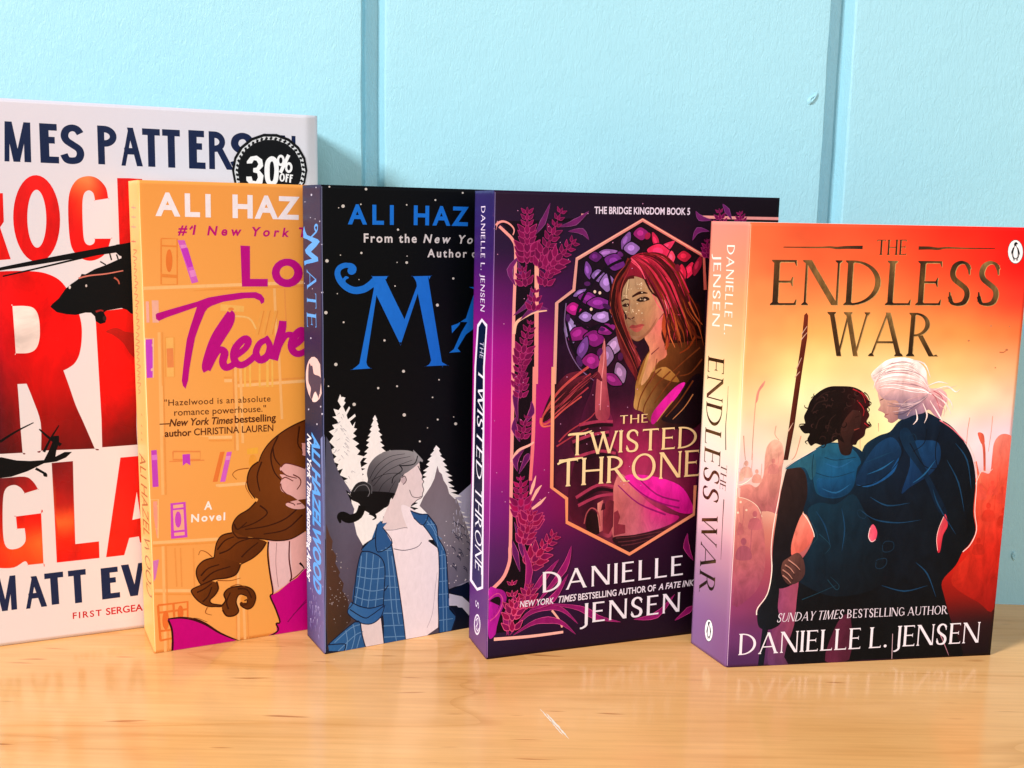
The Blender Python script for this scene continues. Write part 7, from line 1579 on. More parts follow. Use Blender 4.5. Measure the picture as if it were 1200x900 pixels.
F3.disc(night_sky_illustration,'e8e0e8',60.67,37.99,0.16,-0.02,0,-0.27)
F3.disc(night_sky_illustration,'e8e0e8',61.28,38.95,0.18,-0.02,0,-0.16)
F3.disc(night_sky_illustration,'e8e0e8',64.23,38.7,0.24,-0.04,0.01,-0.3)
F3.disc(night_sky_illustration,'e8e0e8',62.51,42.59,0.28,-0.04,0,-0.21)
F3.disc(night_sky_illustration,'e8e0e8',66.55,50.52,0.25,-0.03,0,-0.27)
F3.disc(night_sky_illustration,'e8e0e8',67.32,37.5,0.32,-0.05,0.01,-0.32)
F3.disc(night_sky_illustration,'e8e0e8',68.36,45.94,0.31,-0.04,0,-0.21)
F3.disc(night_sky_illustration,'e8e0e8',71.69,47.12,0.2,-0.03,0.01,-0.28)
F3.disc(night_sky_illustration,'e8e0e8',62.01,24.17,0.32,-0.05,0,-0.2)
F3.disc(night_sky_illustration,'e8e0e8',64.52,49.11,0.18,-0.02,0,-0.21)
F3.disc(night_sky_illustration,'e8e0e8',69.14,51.67,0.3,-0.04,0.01,-0.26)
F3.disc(night_sky_illustration,'e8e0e8',71.81,55.63,0.25,-0.03,0.01,-0.26)
F3.disc(night_sky_illustration,'e8e0e8',66.84,47.97,0.21,-0.03,0.01,-0.22)
F3.stroke(night_sky_illustration,'b8b8d0',[(65.2,64.1),(65.3,63)],0.4,0.15)
F3.stroke(night_sky_illustration,'b8b8d0',[(67.6,63.1),(67.8,61.4)],0.4,0.15)
F3.stroke(night_sky_illustration,'b8b8d0',[(68.1,64.9),(68,63.2)],0.4,0.15)
F3.stroke(night_sky_illustration,'b8b8d0',[(67.3,49.6),(67.5,48.3)],0.4,0.15)
F3.stroke(night_sky_illustration,'b8b8d0',[(67.6,59.6),(67.3,58.5)],0.4,0.15)
F3.stroke(night_sky_illustration,'b8b8d0',[(63.7,50.4),(63.5,48.6)],0.4,0.15)
F3.stroke(night_sky_illustration,'b8b8d0',[(65.1,64.9),(65.3,63.3)],0.4,0.15)
F3.stroke(night_sky_illustration,'b8b8d0',[(67.2,59),(67.4,56.5)],0.4,0.15)
F3.stroke(night_sky_illustration,'b8b8d0',[(65.3,59.6),(65.4,57.7)],0.4,0.15)
F3.stroke(night_sky_illustration,'b8b8d0',[(71.2,60.9),(71,59.3)],0.4,0.15)
F3.stroke(night_sky_illustration,'b8b8d0',[(68.1,63.1),(67.8,60.6)],0.4,0.15)
F3.stroke(night_sky_illustration,'b8b8d0',[(67.2,51.5),(67.1,49.6)],0.4,0.15)
F3.stroke(night_sky_illustration,'b8b8d0',[(71.8,56.5),(71.5,55.1)],0.4,0.15)
F3.stroke(night_sky_illustration,'b8b8d0',[(68.9,54.9),(69.2,53.3)],0.4,0.15)
F3.stroke(night_sky_illustration,'b8b8d0',[(66,54.3),(66.2,51.8)],0.4,0.15)
F3.stroke(night_sky_illustration,'b8b8d0',[(64.2,50.5),(64.4,48.9)],0.4,0.15)
F3.stroke(night_sky_illustration,'b8b8d0',[(70.6,59.2),(70.9,57.1)],0.4,0.15)
F3.stroke(night_sky_illustration,'b8b8d0',[(64.4,54.2),(64.5,51.7)],0.4,0.15)
F3.stroke(night_sky_illustration,'b8b8d0',[(65.4,59.9),(65.6,57.2)],0.4,0.15)
F3.stroke(night_sky_illustration,'b8b8d0',[(64,56.7),(64.3,54.7)],0.4,0.15)
F3.stroke(night_sky_illustration,'b8b8d0',[(65.6,51.1),(65.4,48.7)],0.4,0.15)
F3.stroke(night_sky_illustration,'b8b8d0',[(70.5,49),(70.5,47.3)],0.4,0.15)
F3.stroke(night_sky_illustration,'b8b8d0',[(67.5,48.6),(67.3,46.6)],0.4,0.15)
F3.stroke(night_sky_illustration,'b8b8d0',[(66.4,55.2),(66.5,53.5)],0.4,0.15)
F3.stroke(night_sky_illustration,'b8b8d0',[(67.8,59.7),(68.1,57.6)],0.4,0.15)
F3.stroke(night_sky_illustration,'b8b8d0',[(69.6,55.9),(69.6,53.6)],0.4,0.15)
F3.poly(night_sky_illustration,['4a4c60 56566a 5c5870', '565468 625e74 605c74', '504858 5c5468 544a5c', '3c2c30 40302c 44342c'],[(1.6,100.7),(3.3,97.3),(5.3,88.8),(7.4,83.5),(13.9,72.9),(10.4,75.6),(16.5,61.5),(17.8,56.1),(16.4,54.5),(18.6,49.9),(18.2,45.6),(14.6,24.3),(11.9,17.6),(15.4,12.6),(1.2,1.9),(0.8,40.3),(0.8,80.8)],False,grid=2)
F3.poly(night_sky_illustration,['5a4038 4c3630', '54382c 48322a', '4a3424 3a2a24'],[(1.3,60.8),(2.9,55.5),(4.2,52.7),(3.8,49.3),(5.9,45.6),(5.4,42.2),(7.6,37.6),(6.9,36),(9.3,32.1),(8.6,28.7),(11,24.8),(12.8,14),(1.7,2.7),(0.6,14.3)],False)
F3.disc(night_sky_illustration,'a0949c',11.23,26.03,0.24,-0.04,0,-0.18)
F3.disc(night_sky_illustration,'8a7a78',10.78,13.36,0.25,-0.05,0,-0.25)
F3.disc(night_sky_illustration,'8a7a78',11.12,38.95,0.17,-0.03,0,-0.18)
F3.disc(night_sky_illustration,'c8c0c4',11.46,23.88,0.14,-0.02,0,-0.22)
F3.disc(night_sky_illustration,'a0949c',6.21,45.26,0.17,-0.02,0,-0.14)
F3.disc(night_sky_illustration,'8a7a78',12.4,21.6,0.16,-0.02,0,-0.23)
F3.disc(night_sky_illustration,'c8c0c4',8.1,42.24,0.16,-0.02,0,-0.31)
F3.disc(night_sky_illustration,'c8c0c4',5.93,43.08,0.23,-0.03,0,-0.21)
F3.disc(night_sky_illustration,'c8c0c4',7.74,27.9,0.17,-0.03,0,-0.22)
F3.disc(night_sky_illustration,'a0949c',2.74,31.19,0.19,-0.03,0,-0.25)
F3.disc(night_sky_illustration,'c8c0c4',4.69,16.01,0.2,-0.03,0,-0.21)
F3.disc(night_sky_illustration,'a0949c',7.34,32.57,0.26,-0.04,0,-0.24)
F3.disc(night_sky_illustration,'a0949c',3.77,23.65,0.24,-0.04,0,-0.17)
F3.disc(night_sky_illustration,'8a7a78',5.42,38.42,0.25,-0.04,0,-0.24)
F3.disc(night_sky_illustration,'a0949c',7.67,16.97,0.18,-0.03,0,-0.14)
F3.disc(night_sky_illustration,'c8c0c4',5.63,26.72,0.14,-0.03,0,-0.3)
F3.disc(night_sky_illustration,'c8c0c4',7.95,39.93,0.25,-0.04,0,-0.25)
F3.disc(night_sky_illustration,'c8c0c4',12.63,17.26,0.22,-0.03,0,-0.33)
F3.disc(night_sky_illustration,'a0949c',6.47,29.7,0.19,-0.03,0,-0.21)
F3.disc(night_sky_illustration,'8a7a78',3.92,40.82,0.21,-0.03,0,-0.22)
F3.disc(night_sky_illustration,'a0949c',3.07,30.42,0.25,-0.03,0,-0.23)
F3.disc(night_sky_illustration,'a0949c',7.79,33.31,0.2,-0.03,0,-0.21)
F3.disc(night_sky_illustration,'c8c0c4',9.76,27.22,0.16,-0.03,0,-0.24)
F3.disc(night_sky_illustration,'c8c0c4',3.83,48.7,0.14,-0.02,0,-0.21)
F3.disc(night_sky_illustration,'a0949c',8,39.4,0.14,-0.02,0,-0.19)
F3.disc(night_sky_illustration,'8a7a78',5.18,14.16,0.16,-0.03,0,-0.16)
F3.disc(night_sky_illustration,'a0949c',6.02,46.51,0.26,-0.03,0,-0.17)
F3.disc(night_sky_illustration,'8a7a78',8.11,31.41,0.22,-0.04,0,-0.19)
F3.disc(night_sky_illustration,'a0949c',4.74,38.57,0.25,-0.03,0,-0.15)
F3.disc(night_sky_illustration,'8a7a78',9.5,21.32,0.26,-0.04,0,-0.2)
F3.disc(night_sky_illustration,'a89ca0',3.54,23.44,0.18,-0.03,0,-0.26)
F3.disc(night_sky_illustration,'a89ca0',3.77,27.51,0.18,-0.02,0,-0.26)
F3.disc(night_sky_illustration,'a89ca0',6.33,22.11,0.17,-0.03,-0.01,-0.26)
F3.disc(night_sky_illustration,'a89ca0',3.68,23.05,0.17,-0.03,-0.01,-0.27)
F3.disc(night_sky_illustration,'a89ca0',5.97,25.14,0.18,-0.02,0,-0.26)
F3.disc(night_sky_illustration,'a89ca0',6.9,24.23,0.17,-0.03,-0.01,-0.26)
F3.disc(night_sky_illustration,'a89ca0',9.98,24.49,0.17,-0.03,0,-0.26)
F3.disc(night_sky_illustration,'a89ca0',4.9,26.13,0.17,-0.03,0,-0.26)
F3.disc(night_sky_illustration,'a89ca0',9.41,26.03,0.17,-0.03,0,-0.26)
F3.disc(night_sky_illustration,'a89ca0',2.94,25.62,0.18,-0.03,0,-0.27)
F3.disc(night_sky_illustration,'a89ca0',2.71,23.77,0.17,-0.02,0,-0.26)
F3.disc(night_sky_illustration,'a89ca0',3.67,23.94,0.17,-0.03,0,-0.26)
F3.disc(night_sky_illustration,'a89ca0',4.23,24.01,0.18,-0.03,0,-0.26)
F3.disc(night_sky_illustration,'a89ca0',7.49,25.8,0.18,-0.03,0,-0.27)
F3.poly(night_sky_illustration,'0c1630',[(62.1,20.3),(72.3,23.4),(75,14.6),(72,15),(63,19.2)],False)
F3.poly(night_sky_illustration,'c8c8e0',[(61.9,19),(69,16.4),(73.5,12),(76.1,6.8),(72.1,5.7),(66.1,12.3),(62.1,12.9)],False)
F3.poly(night_sky_illustration,'0a1428',[(62,12.5),(69.1,10.8),(76.2,2.1),(95.6,3.6),(95.7,-2.2),(63.3,0.2)],False)
F3.poly(night_sky_illustration,'fbfafc',[(18.7,73.2),(29.9,72),(28.1,59.2),(25.4,57.8),(22.7,51.1),(18.6,48.6),(15.6,54.2),(13.8,62.6),(14.7,67.7)],False)
F3.poly(person_illustration,'eadade',[(38.9,80.3),(45.4,84.9),(46.5,81.3),(47.7,78.1),(47.5,76.8),(48.4,75.9),(47.8,74.2),(48.4,71.5),(48.1,69.7),(47.5,67.6),(44.5,66.4),(41.8,63.7),(42.3,53.9),(48.4,47.7),(48.4,42.4),(33.5,44.4),(28.1,56.5),(29.9,64.2),(33.5,70.7)],True)
F3.poly(person_illustration,'f8ecf4',[(29.9,54.6),(40.9,54),(42.7,56.5),(46.5,51.6),(48.9,48.1),(56,42.2),(56.6,30.3),(56.4,2.8),(51.1,-0),(39.4,0.1),(37.3,13.4),(35.4,28.1),(33.5,41.7),(32.4,47.2)],False)
F3.stroke(person_illustration,'605068',[(28.8,54.7),(33.5,54.1),(39,54.5),(41.8,53.5)],0.25,0.2)
F3.stroke(person_illustration,'3c3850',[(33.5,45.1),(39.1,43.6),(45.6,44.5),(48.2,47.8),(48.6,51.3)],0.35,0.3)
F3.stroke(person_illustration,'a898ac',[(50.6,3.8),(53.4,10.7),(54.8,23.3),(55.7,30.5)],0.2,0.15)
F3.stroke(person_illustration,'584c60',[(40.9,62.9),(40.9,57.6),(42.3,53.9)],0.3,0.2)
F3.poly(person_illustration,'f8ecf4',[(37.1,65.1),(42.7,63.1),(45.5,59.7),(47.9,54.5),(52.2,49),(48.4,45.9),(40.9,53.2)],True)
F3.poly(person_illustration,'504858',[(50.8,0.2),(56.4,3),(57,0.3)],False)
F3.poly(person_illustration,['2c5c94 34649c', '24548c 2c5c94'],[(25.4,57.8),(30.3,58),(28.1,55.7),(32.4,47.9),(34,39),(36.4,24.4),(38.5,9.6),(39.6,0),(28.6,-0.1),(28.8,9.4),(28.1,16.7),(29,34.4),(25.4,42.9),(17.8,46.6),(22.7,51.1)],False)
F3.poly(person_illustration,['2c5c94 34649c', '24548c 2c5c94'],[(17.8,45.7),(21.8,45.3),(27.2,41.8),(29.2,36.2),(28.5,18.4),(22.6,17.6),(13.7,21.8),(15.1,34.7),(16.6,42.4)],True)
F3.poly(person_illustration,['2c5c94 34649c', '24548c 2c5c94'],[(41.8,62.3),(46.4,59.6),(50.7,59.2),(55,53.2),(56,47.6),(59.9,39.9),(61,29.7),(61.9,16.6),(62.2,11.1),(65.7,6.7),(63.3,0.2),(57,0.3),(56.3,17.6),(56.7,32.1),(55.9,42.2),(52.2,49),(47.9,54.5)],False)
F3.poly(person_illustration,['3068a4 2c5c94'],[(17,12.3),(14.1,12.8),(1.7,4.4),(2.1,1.3),(9.1,-0.7),(19.4,-0.3)],False)
F3.poly(person_illustration,'eadade',[(17.2,12.3),(22.6,10.5),(27.4,12.8),(28.8,-0.1),(19.4,-0.3)],False)
F3.stroke(person_illustration,'6490c0',[(17.8,44),(16.8,33.6),(14.7,21.6)],0.45,0.4)
F3.stroke(person_illustration,'6490c0',[(20.4,45.1),(19.5,33.2),(17.7,20.2)],0.45,0.4)
F3.stroke(person_illustration,'6490c0',[(23.6,43.8),(22.6,32.7),(20.8,18.8)],0.45,0.4)
F3.stroke(person_illustration,'6490c0',[(26.7,41.4),(25.8,31.3),(24.4,18.2)],0.45,0.4)
F3.stroke(person_illustration,'6490c0',[(16.4,38.9),(22.6,37.1),(29,37.1)],0.45,0.4)
F3.stroke(person_illustration,'6490c0',[(15.7,34.6),(22.6,32.3),(29.2,31.7)],0.45,0.4)
F3.stroke(person_illustration,'6490c0',[(15,29.5),(22.6,26.5),(28.8,26.4)],0.45,0.4)
F3.stroke(person_illustration,'6490c0',[(14.4,25.2),(20.8,22.4),(28.6,22)],0.45,0.4)
F3.stroke(person_illustration,'6490c0',[(30.4,44.8),(31.3,34.1),(32.2,21.4),(33.6,8.6),(35,0.1)],0.45,0.4)
F3.stroke(person_illustration,'6490c0',[(32.6,41.9),(34,31),(35,17.4),(36.4,8.1)],0.45,0.4)
F3.stroke(person_illustration,'6490c0',[(28.8,32.7),(34.5,31.8)],0.45,0.4)
F3.stroke(person_illustration,'6490c0',[(28.8,27.3),(35.9,26.2)],0.45,0.4)
F3.stroke(person_illustration,'6490c0',[(28.5,21.1),(36.8,20.2)],0.45,0.4)
F3.stroke(person_illustration,'6490c0',[(28.5,14.8),(38.1,13.2)],0.45,0.4)
F3.stroke(person_illustration,'6490c0',[(28.6,8.6),(38.5,7.3)],0.45,0.4)
F3.stroke(person_illustration,'6490c0',[(28.8,3.1),(39.2,1.7)],0.45,0.4)
F3.stroke(person_illustration,'6490c0',[(26.3,49.8),(29.9,45.8),(32.2,45.5)],0.45,0.4)
F3.stroke(person_illustration,'6490c0',[(25.4,45.5),(32.6,44.5)],0.45,0.4)
F3.stroke(person_illustration,'6490c0',[(49.3,57.5),(54.1,50.6),(56,43.1)],0.45,0.4)
F3.stroke(person_illustration,'6490c0',[(52.1,56.2),(55,50.5),(58.9,40.9)],0.45,0.4)
F3.stroke(person_illustration,'6490c0',[(50.2,54.6),(55,54.1)],0.45,0.4)
F3.stroke(person_illustration,'6490c0',[(54.1,49.7),(57.9,46.5)],0.45,0.4)
F3.stroke(person_illustration,'6490c0',[(56.6,38.5),(60.4,38.9)],0.45,0.4)
F3.stroke(person_illustration,'6490c0',[(56.6,32.1),(61,32)],0.45,0.4)
F3.stroke(person_illustration,'6490c0',[(56.4,25.8),(61.5,25.5)],0.45,0.4)
F3.stroke(person_illustration,'6490c0',[(56.5,19.4),(61.9,19)],0.45,0.4)
F3.stroke(person_illustration,'6490c0',[(56.5,12.9),(62,12.5)],0.45,0.4)
F3.stroke(person_illustration,'6490c0',[(56.8,6.4),(64.2,6.1)],0.45,0.4)
F3.stroke(person_illustration,'6490c0',[(58,41),(58.6,22.7),(59.4,0.4)],0.45,0.4)
F3.stroke(person_illustration,'6490c0',[(59.7,39),(60.3,22.4),(61.1,0.1)],0.45,0.4)
F3.stroke(person_illustration,'6490c0',[(4.7,4.8),(12.7,10.4),(17.6,11.3)],0.45,0.4)
F3.stroke(person_illustration,'6490c0',[(6.5,0.5),(14.5,6.5),(18.5,7.6)],0.45,0.4)
F3.stroke(person_illustration,'6490c0',[(13.6,12),(14.5,6.5),(12.7,-0.7)],0.45,0.4)
F3.stroke(person_illustration,'6490c0',[(10.1,9.6),(10.9,4.5),(10,-0.2)],0.45,0.4)
F3.stroke(person_illustration,'6490c0',[(17.2,6.1),(15.4,0.1)],0.45,0.4)
F3.poly(person_illustration,['3a70ac 2c60a0'],[(12.8,22.8),(14.1,21.7),(21.7,17.9),(29.2,18.8),(28.1,14),(23.5,10.8),(17.2,12.3),(11.9,16.8),(11.2,19.5)],True)
F3.poly(person_illustration,'2c5a94',[(25.4,57.8),(27.2,59.3),(28.5,55.6),(32.8,47.9),(25.8,44.6),(24.6,51.7)],False)
F3.poly(person_illustration,'2c5a94',[(41.6,62.4),(46.4,60.5),(50.7,59.2),(48.2,54.5),(43.6,58.1)],False)
F3.stroke(person_illustration,'16203c',[(25.4,57.8),(24.6,51.7),(25.8,44.6),(32.8,47.9),(28.1,55.9)],0.5,0.45)
F3.stroke(person_illustration,'16203c',[(32.4,47.9),(34,39),(36.4,24.4),(38.5,9.6),(39.6,0)],0.5,0.45)
F3.stroke(person_illustration,'16203c',[(17.8,45.7),(16.6,42.4),(15.1,34.7),(13.7,22.6),(11.2,19.4),(11.9,16.6),(17.2,12.1),(22.6,10.7),(27.2,13.3),(29.2,18.7)],0.5,0.45)
F3.stroke(person_illustration,'16203c',[(17.8,45.9),(21.8,45.3),(27.2,41.8),(29.2,36.2),(28.8,25.5),(28.3,17.6)],0.5,0.45)
F3.stroke(person_illustration,'16203c',[(12.8,22.8),(17.2,19.9),(22.6,18.3),(28.8,19.1)],0.5,0.45)
F3.stroke(person_illustration,'16203c',[(12.1,19.4),(19,14.2),(22.6,14.9),(28.8,18.4)],0.5,0.45)
F3.stroke(person_illustration,'16203c',[(24.6,51.7),(19.1,49),(17.8,46.6)],0.5,0.45)
F3.stroke(person_illustration,'16203c',[(17,12.3),(14.1,12.8),(1.7,4.3),(1.4,1.4),(9.1,-0.7),(19.4,-0.3)],0.5,0.45)
F3.stroke(person_illustration,'16203c',[(17.2,12.1),(18.1,5.9),(19.7,-0.3)],0.5,0.45)
F3.stroke(person_illustration,'16203c',[(27.4,12.8),(28.8,-0.2)],0.5,0.45)
F3.stroke(person_illustration,'16203c',[(41.8,62.3),(46.4,60),(50.7,59.2),(48.2,54.5),(43.6,58.6)],0.5,0.45)
F3.stroke(person_illustration,'16203c',[(50.7,59.1),(55,53.2),(56,47.6),(59.9,39.9),(61,29.7),(61.9,16.6)],0.5,0.45)
F3.stroke(person_illustration,'16203c',[(48.4,54.4),(52.2,49),(55.9,42.2),(56.7,32.1),(56.3,17.6),(57,0.3)],0.5,0.45)
F3.stroke(person_illustration,'16203c',[(1.7,4.3),(9.1,3.4),(10,2),(9.1,-0.5)],0.5,0.45)
F3.stroke(person_illustration,'16203c',[(62,12.9),(65.7,7.2),(63.8,0.1)],0.5,0.45)
F3.stroke(person_illustration,'16203c',[(29,25.5),(30.8,27.9)],0.5,0.45)
F3.stroke(person_illustration,'302834',[(45.4,83.2),(46.5,80.9),(47.8,78.1),(47.5,76.8),(48.4,75.4),(47.7,74),(48.4,71.5),(47.9,69.9),(47.5,68),(44.9,66.8),(42.2,64.3)],0.35,0.3)
F3.poly(person_illustration,['6a6870 8a888e a0a0a4', '4c4a52 6c6a72 8a888e', '343238 4a4850 6c6a70', '141418 1c1c20 303034'],[(20.9,78.7),(20.5,82.2),(21.8,86.3),(25.4,89.8),(30.7,91.5),(36.2,91.4),(41.6,90.5),(45.3,88.4),(46.7,85.7),(44.4,83.3),(40.8,81),(37.1,78.8),(35.3,73.8),(33,68.8),(32.1,70),(30.8,65.8),(26.3,64.6),(21.8,63.4),(18.2,67.3),(17.4,70.8),(19.2,74.6)],True,grid=1.5)
F3.poly(person_illustration,'9a9aa0',[(43,91),(44.6,89.3),(46.3,87.5),(48,85.5),(47.7,84.7),(45.5,85.8),(43.7,86.8)],False)
F3.stroke(person_illustration,'24222a',[(21.8,79.5),(25.4,85.1),(31.6,88.8),(38.9,89.4)],0.35,0.2)
F3.stroke(person_illustration,'24222a',[(22.7,77.7),(27.2,83.2),(33.5,86.9),(41.6,87.9)],0.35,0.2)
F3.stroke(person_illustration,'24222a',[(23.6,75.9),(28.9,81.3),(35.3,84.2),(42.6,86.1)],0.35,0.2)
F3.stroke(person_illustration,'24222a',[(22.7,78.5),(28.1,80.6),(33.5,80.9),(37.1,80.1)],0.35,0.2)
F3.stroke(person_illustration,'24222a',[(25.4,71.4),(28.1,76.2),(32.6,79.2)],0.35,0.2)
F3.stroke(person_illustration,'24222a',[(29.9,69.1),(31.7,73.3),(34.4,77.3)],0.35,0.2)
F3.stroke(person_illustration,'1a1a20',[(45.3,88),(43.5,84.2),(37.1,84),(36.2,84.5),(37.6,81.8),(33.5,79.2),(32.6,76.2)],0.5,0.5)
F3.poly(person_illustration,['26262a 303036', '101014 18181c'],[(13.4,75.2),(15.7,78),(19.2,78.5),(22.3,76),(23.1,72.5),(22.7,69.3),(19.1,68),(13.9,71.2),(12.6,73)],True)
F3.poly(person_illustration,['141418 0c0c10'],[(19.1,74),(33.5,71.6),(32.1,69.1),(29.9,65.9),(25.4,63),(22.7,62.9),(19.1,65),(17.8,63.9),(16.9,68.3),(13,70.9),(13.9,73.8)],True)
F3.stroke(person_illustration,'0c0c10',[(18.2,67.3),(16.5,63.2),(12.1,62),(8.6,64.1),(7.3,63.4),(7.9,60.6)],3.5,0.8,wm=4.2)
F3.stroke(person_illustration,'0c0c10',[(21.8,63.8),(24,62.3),(24.6,60.9),(23.1,60.2)],2,0.4)
F3.stroke(person_illustration,'808088',[(14.3,74.3),(16.5,76.6),(20,76.7),(21.8,73.5),(20.9,71.3)],0.3,0.3)
F3.stroke(person_illustration,'606068',[(20.5,77.9),(22.7,76),(22.7,72.5)],0.4,0.4)
F3.disc(person_illustration,'c8b4bc',38.21,77.1,1.24,0.18,0.53,-1.91)
F3.stroke(person_illustration,'302834',[(37.3,78.3),(38.8,79),(39.7,76.8),(38,75)],0.4,0.3)
F3.stroke(person_illustration,'584850',[(41.3,72.2),(42.7,69),(45.5,68.1),(47.5,68.5)],0.3,0.3)
F3.poly(title_lettering,['2078e4 1c70dc', '1a74e0 1868d4'],[(23.2,170.4),(23.2,170.4),(30.4,170.4),(30.4,170.4),(29.8,169.1),(29.9,167.6),(38.5,151),(38.5,151),(44.4,165.8),(44.4,165.8),(44,167.9),(42.5,170.2),(42.5,170.2),(51.2,170.3),(51.2,170.3),(50.5,168.8),(50.3,167.3),(57.1,130.8),(57.1,130.8),(59.9,129.2),(59.9,129.2),(49.2,129.3),(49.2,129.3),(50.8,130.2),(51.7,131.9),(51.7,131.9),(44.9,162.5),(44.9,162.5),(37.1,140.8),(37.1,140.8),(36,140.8),(36,140.8),(25.1,162.1),(25.1,162.1),(20.3,132.6),(20.3,132.6),(20.9,130.9),(22.3,129.7),(22.3,129.7),(13.7,129.6),(13.7,129.6),(15.8,131),(17.1,132.1),(17.1,132.1),(23.9,164.9),(23.9,164.9),(23.5,167.4)],True)
F3.stroke(title_lettering,'1c74de',[(24.2,168.3),(21.9,166.4),(18.9,164.8),(14.7,164.4),(10.9,166.1),(8.2,169),(7.2,171.9),(8.2,174.2),(10.9,175.3),(13.5,174.8)],3.4,2.0,wm=2.9)
F3.stroke(title_lettering,'1c74de',[(10.9,175.5),(13.5,175.2),(14.8,173.9),(14.3,172.4)],1.6,2.4)
F3.disc(title_lettering,'1c74de',13.62,172.93,1.86,-0.01,-0.01,-1.76)
F3.poly(title_lettering,'1c74de',[(7.7,168.4),(9.6,169.5),(10.9,170.6),(12.4,169.9),(10.9,169),(10.6,167.4)],True)
F3.poly(title_lettering,'1874e0',[(70.6,165),(73.6,165),(79.7,145.1),(85.9,128.4),(88.9,127),(80,127),(81.5,128.7),(79.7,145.9),(73.9,146.1),(69.2,143.1),(65,136.8),(66.6,135.1),(60.8,135),(63.1,136.5),(66.8,144.1),(69.9,148.8),(66.3,149.1),(65.8,147.7),(62.1,144),(61.8,147.4),(64.9,148.3),(69.1,150.6),(73.7,163.7)],False)
F3.sans(author_lettering,'1874e0',(12.03, 193.13),(33.22, 193.15),(12.07, 200.97),'ALI',0.03,0.0)
F3.sans(author_lettering,'1874e0',(42.74, 193.19),(69.8, 193.03),(42.7, 201.12),'HAZ',0.03,0.0)
F3.sans(author_lettering,'1874e0',(74.14, 193.0),(135.36, 192.48),(74.01, 201.17),'ELWOOD',0.03,0.0)
F3.sans(tagline_lettering,'dcd8dc',(19.25, 185.2),(44.21, 185.15),(19.26, 188.86),'From the',0.022,0.0)
F3.sans(tagline_lettering,'dcd8dc',(47.44, 185.16),(101.57, 184.36),(47.42, 188.76),'New York Times',0.022,0.2)
F3.sans(tagline_lettering,'dcd8dc',(49.48, 178.75),(69.16, 178.55),(49.45, 182.21),'Author',0.022,0.0)
F3.sans(tagline_lettering,'dcd8dc',(71.71, 178.54),(79.15, 178.44),(71.66, 182.08),'of',0.022,0.0)
S3.disc(night_sky_illustration,'b8b4c8',12.3,205.03,1.05,-0.01,-0.02,-0.48)
S3.disc(night_sky_illustration,'b8b4c8',18.62,208.1,0.68,-0.01,-0.01,-0.31)
S3.disc(night_sky_illustration,'b8b4c8',3.22,202.03,0.55,0,-0.01,-0.24)
S3.disc(night_sky_illustration,'b8b4c8',23.11,193.88,0.67,0.01,-0.01,-0.31)
S3.disc(night_sky_illustration,'b8b4c8',16.99,194.81,0.52,0.01,-0.01,-0.24)
S3.disc(night_sky_illustration,'b8b4c8',10.72,195.28,0.54,0.01,0,-0.24)
S3.disc(night_sky_illustration,'b8b4c8',1.43,166.16,0.56,0.04,0,-0.24)
S3.disc(night_sky_illustration,'b8b4c8',12.3,164.45,0.53,0.03,-0.01,-0.25)
S3.disc(night_sky_illustration,'b8b4c8',24.79,184.18,0.5,0.02,-0.01,-0.23)
S3.disc(night_sky_illustration,'b8b4c8',24.73,163.73,0.69,0.05,0,-0.31)
S3.disc(night_sky_illustration_b,'b8b4c8',5.34,109.52,0.93,0.16,-0.02,-0.42)
S3.disc(night_sky_illustration_b,'b8b4c8',22.18,113.62,0.87,0.15,-0.01,-0.41)
S3.disc(night_sky_illustration_b,'b8b4c8',9.55,142.37,0.91,0.1,-0.02,-0.41)
S3.disc(night_sky_illustration_b,'b8b4c8',16.89,104.82,0.9,0.16,-0.01,-0.42)
S3.disc(night_sky_illustration_b,'b8b4c8',23.84,110.62,0.87,0.15,-0.01,-0.42)
S3.poly(title_lettering,'5aa4ee',[(1.5,191.5),(3.3,189.1),(5.8,187.6),(20.4,186.2),(22.9,185.3),(17.9,183),(10.8,180.5),(20.2,178.5),(20.7,176.9),(12.7,175.8),(4.4,174.9),(1.7,174),(1.2,176),(5,176.6),(12.2,177.5),(3.8,179.6),(2.5,181),(7.8,183.2),(12.9,184.7),(5.8,185.8),(0.6,186.2),(0.1,189.1)],False)
S3.stroke(title_lettering,'5aa4ee',[(18.1,189.5),(16.1,191),(17.7,192.2),(20.1,191.9),(19.3,189.9),(15.1,188.2),(11,186.8)],1.2,0.8)
S3.cap(title_lettering,'5aa4ee',(4.81, 172.52),(5.03, 163.53),(17.6, 173.21),'A','roman',0.0)
S3.cap(title_lettering,'5aa4ee',(4.48, 162.67),(4.75, 155.27),(17.32, 163.59),'T','roman',0.0)
S3.cap(title_lettering,'5aa4ee',(4.17, 153.57),(4.46, 146.55),(17.07, 154.71),'E','roman',0.0)
S3.disc(emblem,'e0bcb8',13.64,124.52,11.83,1.91,1.34,-9.92)
S3.poly(emblem,'443a50',[(6,129.5),(7.6,130.9),(9.2,129.9),(11.2,130.3),(12.2,128.6),(13.7,126.8),(20.8,126.9),(24.2,125.4),(25.6,122.3),(25,118.6),(21.1,119.2),(18.5,116.3),(16,119.2),(12.9,117.9),(10.2,115),(7.7,116.2),(8.8,119.8),(5.7,121.9),(5.3,125.2)],True)
S3.poly(emblem,'e8ccc8',[(10.7,114.2),(12.9,117.5),(16,118.8),(19,116.8),(15.9,114.7)],True)
S3.sans(author_lettering,'5aa4ee',(9.77, 99.7),(10.17, 26.66),(20.08, 100.83),'ALI HAZELWOOD',0.04,0.12)
S3.sans(tagline_lettering,'f0eef4',(3.08, 98.0),(0.45, 28.02),(8.69, 98.82),'New York Times Bestselling Author',0.03,0.12)
S3.stroke(night_sky_illustration_c,'8c84bc',[(16.2,16.9),(15.9,15.5)],0.5,0.15)
S3.stroke(night_sky_illustration_c,'8c84bc',[(23,15),(23.2,13.4)],0.5,0.15)
